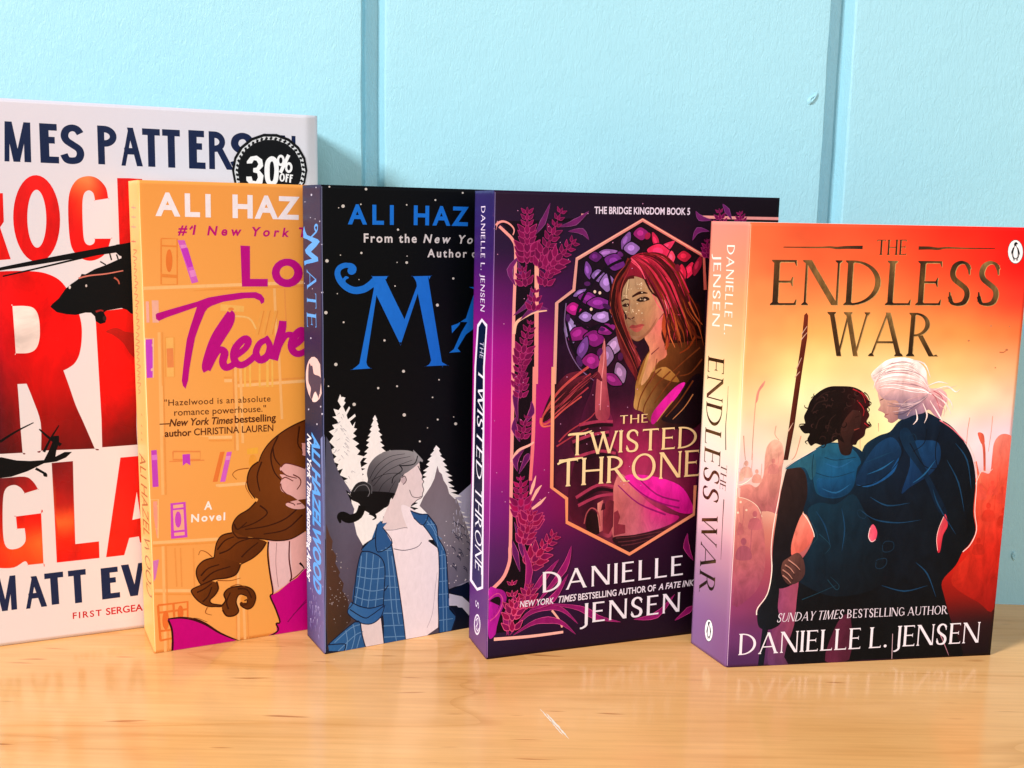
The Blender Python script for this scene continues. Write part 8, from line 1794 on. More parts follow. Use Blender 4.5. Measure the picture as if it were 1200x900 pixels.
S3.stroke(night_sky_illustration_c,'c0b8dc',[(6.1,19.1),(7,17.8)],0.5,0.15)
S3.stroke(night_sky_illustration_c,'c0b8dc',[(5.7,25.4),(5.2,24.4)],0.5,0.15)
S3.stroke(night_sky_illustration_c,'8c84bc',[(5,7.4),(5.9,5.3)],0.5,0.15)
S3.stroke(night_sky_illustration_c,'a8a0d0',[(17,20.2),(17.9,19.6)],0.5,0.15)
S3.stroke(night_sky_illustration_c,'a8a0d0',[(9.2,11.1),(8.3,9)],0.5,0.15)
S3.stroke(night_sky_illustration_c,'8c84bc',[(18,10.8),(17.4,7.6)],0.5,0.15)
S3.stroke(night_sky_illustration_c,'8c84bc',[(11.3,9.1),(12.7,6.8)],0.5,0.15)
S3.stroke(night_sky_illustration_c,'a8a0d0',[(16.3,20),(17.4,18.6)],0.5,0.15)
S3.stroke(night_sky_illustration_c,'a8a0d0',[(8.4,17.9),(8.4,14.4)],0.5,0.15)
S3.stroke(night_sky_illustration_c,'a8a0d0',[(5.8,10.7),(5.7,9.7)],0.5,0.15)
S3.stroke(night_sky_illustration_c,'a8a0d0',[(4.2,18.4),(4.5,16.2)],0.5,0.15)
S3.stroke(night_sky_illustration_c,'8c84bc',[(16.2,6.4),(16.9,3.8)],0.5,0.15)
S3.stroke(night_sky_illustration_c,'8c84bc',[(14.2,19.6),(15.3,18.6)],0.5,0.15)
S3.stroke(night_sky_illustration_c,'8c84bc',[(12.8,16.5),(14.1,14.6)],0.5,0.15)
S3.stroke(night_sky_illustration_c,'a8a0d0',[(16.2,20),(16.1,17.7)],0.5,0.15)
S3.stroke(night_sky_illustration_c,'8c84bc',[(8.2,15.1),(7.6,12.6)],0.5,0.15)
S3.stroke(night_sky_illustration_c,'8c84bc',[(13.5,23.8),(12.7,22.6)],0.5,0.15)
S3.stroke(night_sky_illustration_c,'c0b8dc',[(16.5,29.5),(17.6,26.6)],0.5,0.15)
S3.stroke(night_sky_illustration_c,'8c84bc',[(4.4,10),(5.5,8.1)],0.5,0.15)
S3.stroke(night_sky_illustration_c,'8c84bc',[(19.1,12),(19.7,11.1)],0.5,0.15)
S3.stroke(night_sky_illustration_c,'c0b8dc',[(23.2,32),(22.8,30.8)],0.5,0.15)
S3.stroke(night_sky_illustration_c,'c0b8dc',[(18.6,18.5),(18.9,16.1)],0.5,0.15)
S3.stroke(night_sky_illustration_c,'c0b8dc',[(5.1,10.3),(6.3,8.4)],0.5,0.15)
S3.stroke(night_sky_illustration_c,'8c84bc',[(13.8,21.1),(15.1,19.5)],0.5,0.15)
S3.stroke(night_sky_illustration_c,'8c84bc',[(17.9,17.6),(18.1,15.8)],0.5,0.15)
S3.stroke(night_sky_illustration_c,'8c84bc',[(22.5,25),(23.4,23.7)],0.5,0.15)
S3.stroke(night_sky_illustration_c,'8c84bc',[(13.4,23.6),(12.8,21.8)],0.5,0.15)
S3.stroke(night_sky_illustration_c,'a8a0d0',[(13.4,19.5),(14.2,17.3)],0.5,0.15)
S3.stroke(night_sky_illustration_c,'a8a0d0',[(16.6,6.3),(17.3,5)],0.5,0.15)
S3.stroke(night_sky_illustration_c,'a8a0d0',[(7.6,25.6),(9,23.9)],0.5,0.15)
S3.stroke(night_sky_illustration_c,'c0b8dc',[(12.4,19.1),(12.4,17.1)],0.5,0.15)
S3.stroke(night_sky_illustration_c,'8c84bc',[(4.2,8.4),(4.2,5.5)],0.5,0.15)
S3.stroke(night_sky_illustration_c,'a8a0d0',[(9.4,23.1),(10.6,20.6)],0.5,0.15)
S3.stroke(night_sky_illustration_c,'a8a0d0',[(4.3,16.6),(4.9,14.8)],0.5,0.15)
S3.stroke(night_sky_illustration_c,'c0b8dc',[(13.3,17.4),(13.5,16.1)],0.5,0.15)
S3.stroke(night_sky_illustration_c,'c0b8dc',[(11.5,13.2),(11.1,12.1)],0.5,0.15)
S3.stroke(night_sky_illustration_c,'c0b8dc',[(14.9,13.5),(14.3,10.2)],0.5,0.15)
S3.stroke(night_sky_illustration_c,'a8a0d0',[(11.7,16.6),(11.1,13.9)],0.5,0.15)
S3.poly(night_sky_illustration_c,['7c88b8 8c94c4', '6a74a8 7c88b8'],[(21.8,99.1),(25.1,101.8),(26.5,97.9),(26.6,73),(26.3,49.5),(24.5,57.5),(23.1,80.5)],False)
F2.stroke(bookshelf_illustration,'fac07c',[(0.8,164.2),(87.1,166.4)],1.4,1.4)
F2.stroke(bookshelf_illustration,'fac07c',[(0.2,123.3),(37.3,122.5)],1.4,1.4)
F2.stroke(bookshelf_illustration,'fac07c',[(39.7,120),(86.9,120.9)],1.4,1.4)
F2.stroke(bookshelf_illustration,'fac07c',[(0.6,98.8),(36.8,96.7)],1.4,1.4)
F2.stroke(bookshelf_illustration,'fac07c',[(0.6,75.2),(45.5,74.6)],1.4,1.4)
F2.stroke(bookshelf_illustration,'fac07c',[(1,51.6),(31.6,49.8)],1.4,1.4)
F2.stroke(bookshelf_illustration,'fac07c',[(1.1,29.5),(19.5,26.8)],1.4,1.4)
F2.stroke(bookshelf_illustration,'ee9a48',[(0.7,162.6),(87.1,164.7)],0.8,0.8)
F2.stroke(bookshelf_illustration,'ee9a48',[(0.2,124.7),(37.3,123.9)],0.8,0.8)
F2.stroke(bookshelf_illustration,'ee9a48',[(39.7,121.5),(86.9,122.5)],0.8,0.8)
F2.stroke(bookshelf_illustration,'ee9a48',[(0.5,97.4),(36.7,95.2)],0.8,0.8)
F2.stroke(bookshelf_illustration,'ee9a48',[(1,50.1),(31.6,48.2)],0.8,0.8)
F2.stroke(bookshelf_illustration,'ee9a48',[(1.1,27.8),(19.5,25.1)],0.8,0.8)
F2.stroke(bookshelf_illustration,'f8ba72',[(6.6,145.2),(6,73)],1.2,1.2)
F2.stroke(bookshelf_illustration,'f8ba72',[(38.8,139.2),(39.1,90.3)],1.2,1.2)
F2.stroke(bookshelf_illustration,'f8ba72',[(41.1,129.1),(41.5,93.5)],1.2,1.2)
F2.stroke(bookshelf_illustration,'f8ba72',[(5.3,49.5),(4.9,-2.6)],1.2,1.2)
F2.stroke(bookshelf_illustration,'f8ba72',[(38.2,43.7),(37.8,-0.1)],1.2,1.2)
F2.stroke(bookshelf_illustration,'f8ba72',[(40.3,20.3),(40.7,-0.6)],1.2,1.2)
F2.stroke(bookshelf_illustration,'f8ba72',[(57,163.4),(57.5,141.7)],1.2,1.2)
F2.stroke(bookshelf_illustration,'f8ba72',[(58.4,140.2),(59.6,103.4)],1.2,1.2)
F2.stroke(bookshelf_illustration,'f8ba72',[(7,121.8),(7.2,99.6)],1.2,1.2)
F2.stroke(bookshelf_illustration,'ee9a4c',[(7.9,145.2),(7.3,72.8)],0.6,0.6)
F2.stroke(bookshelf_illustration,'ee9a4c',[(37.8,139.3),(37.9,90.4)],0.6,0.6)
F2.stroke(bookshelf_illustration,'ee9a4c',[(6.6,49.4),(6.2,-2.8)],0.6,0.6)
F2.stroke(bookshelf_illustration,'ee9a4c',[(37.4,43.8),(36.8,0.1)],0.6,0.6)
F2.stroke(bookshelf_illustration,'ee9a4c',[(42,20),(42.3,-0.9)],0.6,0.6)
F2.stroke(bookshelf_illustration,'ee9a4c',[(61.6,163.3),(62.2,141.5)],0.6,0.6)
F2.stroke(bookshelf_illustration,'ee9a4c',[(10.4,48.1),(10.7,29.9)],0.6,0.6)
F2.stroke(bookshelf_illustration,'ee9a4c',[(18.4,47.1),(18.4,28.8)],0.6,0.6)
F2.stroke(bookshelf_illustration,'ee9a4c',[(12.8,47.8),(12.9,29.5)],0.6,0.6)
F2.stroke(bookshelf_illustration,'ec8a3c',[(8.7,185.3),(15.3,185.3),(14.8,165.7),(8.1,165.8),(8.7,185.3)],0.6,None,smooth=False)
F2.stroke(bookshelf_illustration,'ec8a3c',[(8.7,182.3),(15.1,182)],0.7,None)
F2.stroke(bookshelf_illustration,'ec8a3c',[(8.3,169.6),(14.9,169.1)],1.4,None)
F2.disc(bookshelf_illustration,'ea7c34',11.72,175.88,1.37,0,-0.15,-4.9)
F2.poly(bookshelf_illustration,'d862c8',[(15.5,184.6),(18.4,184.7),(23.7,166.7),(20.9,166)],False)
F2.poly(bookshelf_illustration,'c838c4',[(16.8,181),(19.6,181.4),(21.7,173.5),(19.5,172.8)],False)
F2.poly(bookshelf_illustration,'e88ad0',[(16.4,182.6),(19,182.8),(19.3,181.6),(16.8,181.1)],False)
F2.poly(bookshelf_illustration,'e88ad0',[(19.9,171.5),(22.3,172),(23,169.3),(20.6,168.7)],False)
F2.poly(bookshelf_illustration,'f2b0a0',[(0.7,158.6),(2.8,158.6),(2.8,149.5),(0.7,149.5)],False)
F2.poly(bookshelf_illustration,'f2b4a0',[(4,159),(6.8,158.9),(6.7,149.4),(4.1,149.4)],False)
F2.poly(bookshelf_illustration,'f4b860',[(33,156.8),(43.3,155.8),(43.1,153.1),(32.8,153.8)],False)
F2.disc(bookshelf_illustration,'ec8a40',37.53,154.51,1.29,-0.03,-0.02,-0.74)
F2.stroke(bookshelf_illustration,'f4c074',[(37.1,151.4),(45.2,150.4),(48.4,145.3)],0.8,None)
F2.stroke(bookshelf_illustration,'f2a850',[(54.4,153.5),(51.7,142.7)],1.6,1.6)
F2.stroke(bookshelf_illustration,'e89040',[(55,153.5),(52.4,142.7)],0.4,0.4)
F2.stroke(bookshelf_illustration,'f2a850',[(57.7,153.4),(55,142.6)],1.6,1.6)
F2.stroke(bookshelf_illustration,'e89040',[(58.4,153.4),(55.7,142.6)],0.4,0.4)
F2.stroke(bookshelf_illustration,'f2a850',[(51.4,153.5),(48.8,142.8)],1.6,1.6)
F2.stroke(bookshelf_illustration,'e89040',[(52.1,153.5),(49.4,142.8)],0.4,0.4)
F2.poly(bookshelf_illustration,'c844d0',[(0.9,142.2),(3.7,142.3),(3.6,125.6),(0.9,125.5)],False)
F2.stroke(bookshelf_illustration,'f4b4b4',[(0.7,139.6),(3.8,139.7)],1.2,None)
F2.stroke(bookshelf_illustration,'f4b4b4',[(0.8,129),(3.7,129.1)],1.2,None)
F2.stroke(bookshelf_illustration,'f6c0a0',[(0.8,142.7),(4.2,142.6),(3.6,125.5),(0.3,125.7),(0.8,142.7)],0.5,None,smooth=False)
F2.poly(bookshelf_illustration,'f6b864',[(9.4,142.7),(12.5,142.8),(12.4,125.5),(9.3,125.5)],False)
F2.poly(bookshelf_illustration,'ec8c50',[(9.5,138),(12.3,138.1),(12.4,129.6),(9.6,129.6)],False)
F2.stroke(bookshelf_illustration,'f0a04c',[(9.2,142.9),(12.9,142.8),(12.4,125.4),(8.7,125.6),(9.2,142.9)],0.4,None,smooth=False)
F2.stroke(bookshelf_illustration,'f6bc5c',[(43.2,131.6),(45.5,131.4),(45.3,119.2),(43,119.4),(43.2,131.6)],0.9,None,smooth=False)
F2.stroke(bookshelf_illustration,'f6bc5c',[(49.8,131.3),(53.5,131.1),(53.3,118.8),(49.6,119),(49.8,131.3)],0.9,None,smooth=False)
F2.stroke(bookshelf_illustration,'f6bc5c',[(53.2,131.1),(55.5,131),(55.4,118.7),(53,118.8),(53.2,131.1)],0.9,None,smooth=False)
F2.poly(bookshelf_illustration,'c844c4',[(1.7,93.4),(4,93.5),(4.3,76.9),(1.8,76.9)],False)
F2.poly(bookshelf_illustration,'e07ad4',[(1.9,91.3),(4.1,91.4),(4.2,89),(1.9,89)],False)
F2.stroke(bookshelf_illustration,'ec8c48',[(10.9,92.2),(22.6,91.2),(22.5,87.5),(10.8,88.5),(10.9,92.2)],0.7,None,smooth=False)
F2.stroke(bookshelf_illustration,'ec8c48',[(9.2,87.8),(24.3,87.1)],0.5,None)
F2.poly(bookshelf_illustration,'c83cc8',[(14.9,90.5),(18.1,90.5),(18.1,85.3),(16.4,86.6),(14.9,85.4)],False)
F2.poly(bookshelf_illustration,'ea7c38',[(31.3,90.3),(33.3,90.3),(29.8,76.7),(27.7,76.8)],False)
F2.poly(bookshelf_illustration,'d860c8',[(34.3,90),(36.5,90),(33.2,76.4),(31,76.5)],False)
F2.poly(bookshelf_illustration,'e890d0',[(33.9,88.2),(35.9,88.2),(35.5,86.3),(33.6,86.3)],False)
F2.poly(bookshelf_illustration,'f4b040',[(43.3,90.8),(48.3,91.1),(48.4,88.2),(43.4,88.2)],False)
F2.disc(bookshelf_illustration,'f0a03c',45.85,84.57,1.85,-0.16,-0.06,-3.46)
F2.poly(bookshelf_illustration,'d048c8',[(9.1,68.8),(15.6,68.8),(16,52.4),(8.9,52.5)],False)
F2.poly(bookshelf_illustration,'f4b090',[(10.2,67.9),(14.6,67.9),(14.6,66.4),(10.3,66.3)],False)
F2.poly(bookshelf_illustration,'f4b090',[(10.1,65.5),(14.6,65.5),(14.8,56.1),(10.2,56.1)],False)
F2.disc(bookshelf_illustration,'d048c8',12.2,61.03,1.36,-0.15,-0.1,-3.74)
F2.poly(bookshelf_illustration,'f4b090',[(10.3,55.1),(14.8,55.1),(14.8,53.5),(10.3,53.6)],False)
F2.poly(bookshelf_illustration,'f2a088',[(0.7,70.4),(3.5,70.4),(3.4,53.5),(0.4,53.5)],False)
F2.stroke(bookshelf_illustration,'f8c07c',[(0.5,71.4),(4,71.1),(3.4,53.4),(-0,53.8),(0.5,71.4)],0.6,None,smooth=False)
F2.stroke(bookshelf_illustration,'f8c07c',[(0.6,68.2),(3.7,68.2)],0.5,None)
F2.stroke(bookshelf_illustration,'f8c07c',[(0.6,57.8),(3.5,57.8)],0.5,None)
F2.poly(bookshelf_illustration,'d878c0',[(0.9,43.3),(3.4,43.6),(1.8,35.4),(0.9,33.8)],False)
F2.stroke(bookshelf_illustration,'ec7c34',[(2.3,22.4),(15.2,22.2),(14.9,6.4),(2.8,5.7)],1.0,1.0,smooth=False)
F2.stroke(bookshelf_illustration,'ec7c34',[(9,22.3),(9.3,10.8)],1.0,1.0,smooth=False)
F2.stroke(bookshelf_illustration,'ec7c34',[(2.4,18.9),(15.1,18.7)],1.0,1.0,smooth=False)
F2.stroke(bookshelf_illustration,'ec7c34',[(2.5,10.2),(7.7,10)],1.0,1.0,smooth=False)
F2.stroke(bookshelf_illustration,'ec7c34',[(2.3,22.4),(2.9,5.7)],1.0,None)
F2.disc(bookshelf_illustration,'ea7430',5.44,14.94,1.44,-0.22,-0.13,-4.53)
F2.disc(bookshelf_illustration,'ea7430',11.96,17.43,1.29,-0.2,-0.1,-3.5)
F2.poly(person_illustration,'ecb0a8',[(52.3,46.4),(86.5,50.5),(86.4,13.5),(70.1,30.6),(62.9,25.2),(54.5,20.4),(53,32.9)],False)
F2.poly(person_illustration,'ecc0bc',[(52.3,45.7),(62.7,44.9),(63.4,27.8),(60.3,23.7),(55,20.8),(53,32.9)],False)
F2.poly(person_illustration,'c8007c',[(52.8,19.5),(56.7,21),(62,24.8),(65.6,26.6),(69.2,30.2),(86.5,37.6),(86.3,-2.5),(69.8,-0.8),(58.2,-0.9),(51.6,-0.8),(55.6,1.5),(55.4,5.2),(57.4,5.8)],False)
F2.stroke(person_illustration,'3a0a10',[(52.4,45.9),(52,39.3),(52.9,30.2),(54.1,21),(52.8,19.3),(55.3,12.6),(57.2,5.9),(55.4,5.4),(56.3,1.9),(51.6,-0.8)],0.8,0.8)
F2.stroke(person_illustration,'5a1c20',[(62.3,45),(62,36.2),(63,27.9),(62.2,25.2)],0.6,0.8)
F2.stroke(person_illustration,'a07070',[(56.2,44.9),(55.7,34.3),(56.7,23.3)],0.25,0.25)
F2.stroke(person_illustration,'5a1420',[(62,25.3),(65.6,27.5),(69.2,30.7)],0.5,0.4)
F2.stroke(person_illustration,'241010',[(67,33.7),(68.3,32.2),(69.2,30.7)],1.2,0.4)
F2.stroke(person_illustration,'7a0850',[(60.9,5.3),(64.5,9.3),(70,15)],0.5,0.3)
F2.stroke(person_illustration,'7a0850',[(63.6,8.5),(68.1,12.5),(70.1,14)],0.5,0.3)
F2.poly(person_illustration,'c8007c',[(6.4,15.5),(11.9,15.2),(17.6,13.4),(23.2,10.4),(30.6,4.2),(37.3,-0.9),(30.5,-0.9),(18.9,-0.5),(8.2,-0.1),(8.3,7.5),(7.9,11.9)],True)
F2.stroke(person_illustration,'3a0a10',[(6.4,15.3),(11.9,15.1),(17.6,13.4),(22.8,10.4),(29.8,4.6),(39.2,-1.1)],0.6,0.5,wm=1.4)
F2.stroke(person_illustration,'3a0a10',[(6.6,14.8),(8,10.1),(8.2,4),(7.9,-0.1)],0.9,0.9)
F2.stroke(person_illustration,'6a3010',[(15.1,14.1),(19.2,13.7),(23.7,11.2)],0.3,0.2)
F2.poly(person_illustration,['7a3c10 6a300c 5c2808', '6a340e 7c3e12 5c2a0a', '5a2a0a 64300c 502408'],[(86.8,104.2),(77,104),(69.9,102),(64.7,100),(59.5,97.3),(54.3,93.4),(50.8,89.3),(48.4,84.3),(45.2,82),(43.2,77),(43.8,71.7),(46.2,68),(47.9,66.3),(43.6,62.4),(39.4,60.3),(36.8,57),(36,52.8),(38.3,49.4),(43.4,49.2),(48.5,47.8),(56.2,45.9),(63.2,46),(69.4,48.8),(86.6,56)],True)
F2.poly(person_illustration,['7a3c10 5e2c0a', '6c340e 54260a'],[(36,52.3),(31.7,51.5),(28.9,48.4),(27.5,43.3),(28.1,41),(31.4,40.6),(34.7,38.9),(39.8,37.1),(44.9,38.9),(49.2,42.3),(51.4,45.8),(46.7,48),(41.7,49.6)],True)
F2.poly(person_illustration,['7a3c10 5e2c0a', '6c340e 54260a'],[(27.5,41.5),(23.2,40.8),(20.2,38.1),(19.4,34.8),(20.1,31.6),(21.6,29.2),(24.6,30.5),(27.9,31.4),(32.9,31.1),(37.1,32.3),(39.3,36.5),(35.6,38.9),(31.4,40.6)],True)
F2.poly(person_illustration,['7a3c10 5e2c0a', '6c340e 4c240a'],[(21.2,29.2),(17.9,27.9),(17.2,26.3),(19.4,22.5),(23.5,19.2),(29.2,17.4),(30.9,18.1),(26,19.7),(25.2,21.6),(27.7,23.9),(29,26.4),(27.9,29.6),(24.6,30.5)],True)
F2.poly(person_illustration,['6a340e 5a2a0a'],[(30.5,18.1),(32.2,20.6),(31.5,23.4),(33.2,25.8),(37,26.3),(41.2,25.7),(44.6,23.2),(46,19.4),(44.9,16),(42.7,14.5),(40.2,15.3),(38.5,17.4),(39.4,18.6),(41.9,17.8),(41.6,21),(38.6,22.3),(36.9,19),(38,14.3),(35.9,12.4),(32.5,12.9),(30.7,15.4)],True)
F2.disc(person_illustration,'e8963c',40.44,19.7,1.27,-0.19,-0.04,-1.79)
F2.stroke(person_illustration,'4a220a',[(39,17.8),(40.2,16.7),(41.9,17.5),(42,19.1),(40.7,18.9)],1.0,0.6)
F2.stroke(person_illustration,'3a1606',[(78.8,104),(69.9,102),(61.2,98.3),(54.3,93.4),(50.4,88.5),(48.6,84.3)],0.75,0.5)
F2.stroke(person_illustration,'3a1606',[(48.4,84.3),(45,81.9),(43.2,77),(43.8,71.7),(46.6,67.1)],0.75,0.5)
F2.stroke(person_illustration,'3a1606',[(47,65.6),(43.6,62.4),(38.9,59.9),(36.4,56.7),(36,52.8),(38.3,49.4)],0.75,0.5)
F2.stroke(person_illustration,'3a1606',[(38.3,49.4),(48.5,47.8),(56.2,45.9),(63.2,46),(69.4,48.8)],0.75,0.5)
F2.stroke(person_illustration,'3a1606',[(35.8,52.1),(31.3,51.4),(28.7,48),(27.5,41.5)],0.75,0.5)
F2.stroke(person_illustration,'3a1606',[(51.4,45.8),(49.2,42.3),(44.9,38.9),(39.3,36.6)],0.75,0.5)
F2.stroke(person_illustration,'3a1606',[(27.5,41.4),(23,40.6),(20.1,38),(19.4,34.8),(20.3,31.3),(21.6,29)],0.75,0.5)
F2.stroke(person_illustration,'3a1606',[(39.3,36.6),(37.3,32.3),(32.9,31),(27.9,31.1),(24.1,30.1),(21.2,29.1),(17.5,27.8),(17.2,26.1),(19.8,22),(24.3,18.6),(30.5,17.8)],0.75,0.5)
F2.stroke(person_illustration,'3a1606',[(28.3,30),(29,26.4),(27.3,23.5),(25.2,21.6),(26,19.7),(30.5,18.3)],0.75,0.5)
F2.stroke(person_illustration,'3a1606',[(30.7,15.9),(32.5,12.8),(35.9,12.4),(38,14.3),(36.9,19),(38.6,22.3),(42,20.9)],0.75,0.5)
F2.stroke(person_illustration,'3a1606',[(30.5,18.1),(32.2,20.4),(31.5,23.4),(33.5,25.7),(37.8,26.3),(42.1,25.4),(45,23),(46,19.4),(44.6,15.6),(41.9,14.6),(38.9,16.9)],0.75,0.5)
F2.stroke(person_illustration,'3a1606',[(67.7,99.4),(66.8,91.5),(68.9,87.9)],0.75,0.5)
F2.stroke(person_illustration,'3a1606',[(55.1,90.7),(55.9,85.5),(58.4,81.7)],0.75,0.5)
F2.stroke(person_illustration,'3a1606',[(49.9,84.2),(47.7,77.5),(48.8,70.4)],0.75,0.5)
F2.stroke(person_illustration,'3a1606',[(57.7,95.7),(54.2,87.3),(55.8,78.5),(60.9,72.7)],0.75,0.5)
F2.stroke(person_illustration,'3a1606',[(60.9,72.7),(63.5,74.2)],0.75,0.5)
F2.stroke(person_illustration,'3a1606',[(67.8,61.6),(60.7,56.1),(52,53.5),(41.7,53)],0.75,0.5)
F2.stroke(person_illustration,'3a1606',[(68.6,57),(60.6,50.8),(50.2,49.8)],0.75,0.5)
F2.stroke(person_illustration,'3a1606',[(48.7,63.6),(52.1,59.7),(46.9,55.9),(40.1,54)],0.75,0.5)
F2.stroke(person_illustration,'3a1606',[(36.8,56.2),(38.4,53.4),(42.6,56.4)],0.75,0.5)
F2.stroke(person_illustration,'3a1606',[(29.8,43),(34,44.2),(38.3,47.2),(43.4,48.4)],0.75,0.5)
F2.stroke(person_illustration,'3a1606',[(29,44.9),(32.4,48.8),(36.6,50.1)],0.75,0.5)
F2.stroke(person_illustration,'3a1606',[(39.8,40),(43.2,43.1),(47.6,46.1)],0.75,0.5)
F2.stroke(person_illustration,'3a1606',[(21.4,33.6),(24.7,36.7),(29.7,37.8)],0.75,0.5)
F2.stroke(person_illustration,'3a1606',[(22.1,30.9),(27.1,34.6),(34.7,36.2)],0.75,0.5)
F2.stroke(person_illustration,'3a1606',[(19.5,26),(22.8,27.2),(26.2,29.4)],0.75,0.5)
F2.stroke(person_illustration,'3a1606',[(21.9,21.2),(24.4,23.5),(26.1,27.7)],0.75,0.5)
F2.stroke(person_illustration,'3a1606',[(33.4,15.9),(32.6,19.6),(34.4,23.8)],0.75,0.5)
F2.stroke(person_illustration,'3a1606',[(37.8,25.1),(42,24.1),(44.1,19.7)],0.75,0.5)
F2.stroke(person_illustration,'9a4a14',[(26.5,41.9),(24.1,44.4),(21.6,45.4),(20.6,43.5)],0.45,0.2)
F2.stroke(person_illustration,'9a4a14',[(44,81.7),(38.9,81.3),(36.6,79.4),(38.4,76.9)],0.45,0.2)
F2.stroke(person_illustration,'9a4a14',[(28.7,30.4),(34.5,29.5),(39.2,30.1)],0.45,0.2)
F2.stroke(person_illustration,'9a4a14',[(23.9,18.3),(23,15.7),(25.8,14.2)],0.45,0.2)
F2.stroke(person_illustration,'9a4a14',[(34.5,26.5),(37.9,27.2),(41.2,25.5)],0.45,0.2)
F2.stroke(person_illustration,'9a4a14',[(43,76.2),(42.5,72.7),(45.4,67.2)],0.45,0.2)
F2.poly(person_illustration,'ecb0a8',[(58.6,81),(61,82.5),(66.2,80.9),(70.6,79.3),(86.7,79.2),(86.6,63),(70.4,64.6),(60.8,63.2),(64.7,60.3),(70,60.5),(64.3,66.2),(59.1,69.3),(58.3,73),(59.2,75.5),(58.2,77.4),(60.9,77.1),(58.5,79.3)],True)
F2.stroke(person_illustration,'6a2a20',[(58.7,80.8),(61,82.5),(66.2,80.9),(70.1,79.1)],0.6,0.4)
F2.stroke(person_illustration,'6a2a20',[(58.7,79.2),(61.4,76.6),(66.1,74.9)],0.6,0.4)
F2.stroke(person_illustration,'6a2a20',[(59.2,75.1),(60.9,75.8),(64.4,73.7)],0.6,0.4)
F2.stroke(person_illustration,'6a2a20',[(58.5,73.1),(59.1,70.2),(61.7,67.3)],0.6,0.4)
F2.stroke(person_illustration,'6a2a20',[(64.4,76.8),(67.5,74.7),(67.9,72),(66.1,69.5)],0.6,0.4)
F2.stroke(person_illustration,'6a2a20',[(61.2,64.1),(64.2,62.9),(65.1,61.9)],0.6,0.4)
F2.stroke(person_illustration,'6a2a20',[(66,62.5),(68.2,62.5)],0.6,0.4)
F2.poly(person_illustration,'f0a8a0',[(68.9,90.5),(70.3,91.3),(86.7,88.2),(86.7,82.8),(70.6,85.1),(69.1,87)],True)
F2.sans(author_lettering,'f6ecf2',(6.69, 195.22),(29.73, 194.97),(6.97, 204.25),'ALI',0.035,0.0)
F2.sans(author_lettering,'f6ecf2',(39.08, 194.88),(68.91, 194.54),(39.27, 204.12),'HAZ',0.035,0.0)
F2.sans(author_lettering,'f6ecf2',(72.56, 194.51),(128.0, 193.96),(72.65, 203.88),'ELWOOD',0.035,0.0)
F2.sans(tagline_lettering,'c00f74',(15.56, 187.22),(22.66, 187.13),(15.67, 191.15),'#1',0.03,0.18)
F2.poly(tagline_lettering,'c00f74',[(20.4,189.5),(21.8,191.1),(22.1,190.1),(20.9,189)],False)
F2.sans(tagline_lettering,'c00f74',(27.97, 186.94),(63.85, 186.51),(28.06, 190.75),'New York',0.03,0.18)
F2.sans(tagline_lettering,'c00f74',(67.81, 186.46),(91.58, 186.22),(67.86, 190.58),'Times',0.03,0.18)
F2.poly(title_lettering,'bc0a84',[(42.2,182.5),(46.4,182.3),(46.2,167.8),(54.1,167.7),(54,164.3),(42.5,164.4)],False)
F2.disc(title_lettering,'bc0a84',62.98,170.31,7.12,-0.05,-0.08,-6.49)
F2.disc(title_lettering,['f4a448 f4a448'],62.81,170.48,3.3,-0.02,-0.04,-3.07)
F2.poly(title_lettering,'bc0a84',[(5.4,152.8),(6,153.4),(11.9,155.1),(22.9,158.1),(27.6,159.8),(34,160.8),(42.1,161.8),(48.7,161.9),(51.1,160.8),(52.4,158.9),(52.2,157.2),(50.9,156.5),(50.3,158),(47.8,159.2),(43.7,159.2),(34,157.8),(29.1,156.1),(27.4,155.1),(26.1,153.3),(23.4,146.9),(21.7,142.3),(20.3,135.8),(18.9,128.5),(18.2,123.5),(17,119.9),(15.9,121.3),(15.5,123.6),(16.7,132.7),(18.1,141.6),(19.8,147.2),(22.8,155.8),(15.7,153.4),(10.2,151.6),(6.7,150.1),(5.6,150.9)],False)
F2.stroke(title_lettering,'bc0a84',[(37.1,153),(33.8,148.2),(30.4,142.6),(27.9,136.3),(26.1,129.8),(26.7,127.5)],2.55,3.9099999999999997,wm=3.57)
F2.stroke(title_lettering,'bc0a84',[(37.1,153.2),(38,151.8),(37,148.1),(33.6,142.7),(30.3,137.1),(28.2,131.4)],2.125,2.55,wm=3.06)
F2.stroke(title_lettering,'bc0a84',[(26.7,127.7),(30.2,134.6),(32.3,136.6),(34.3,135.2),(33.4,131.2),(34.5,128.6),(37.4,129.3),(39.9,131.7)],2.55,2.72,wm=3.57)
F2.stroke(title_lettering,'bc0a84',[(39.1,133.4),(43.3,136.6),(45,139.8),(43.4,141.1),(40,138.3),(38.3,134.3),(39.1,130.5),(41.9,129.3),(45.7,131.4),(48.2,133.9)],2.55,2.72,wm=3.57)
F2.stroke(title_lettering,'bc0a84',[(53.3,140.4),(50,138.8),(48.2,134.7),(49.8,131.3),(53.2,132.8),(54.5,137),(53.3,140.4),(52.5,141.7)],2.55,2.21,wm=3.57)
F2.stroke(title_lettering,'bc0a84',[(60.6,148.7),(60.1,144.9),(58.3,138.5),(56.1,131)],3.4,4.08,wm=4.08)
F2.stroke(title_lettering,'bc0a84',[(56.4,131.4),(59.2,137.6),(61.8,141.8),(64.3,142.1),(65.6,140.4)],1.87,3.57,wm=2.55)
F2.stroke(title_lettering,'bc0a84',[(64.7,136.6),(68.2,139),(70.3,142.3),(69.1,144.1),(66,141.6),(64.3,137.4),(65.5,134.2),(68.5,133.4),(73.7,136.2)],2.55,2.72,wm=3.74)
F2.sans(quote_lettering,'5a2a14',(7.86, 112.79),(54.4, 112.01),(7.94, 115.49),'"Hazelwood is an absolute',0.004,0.0)
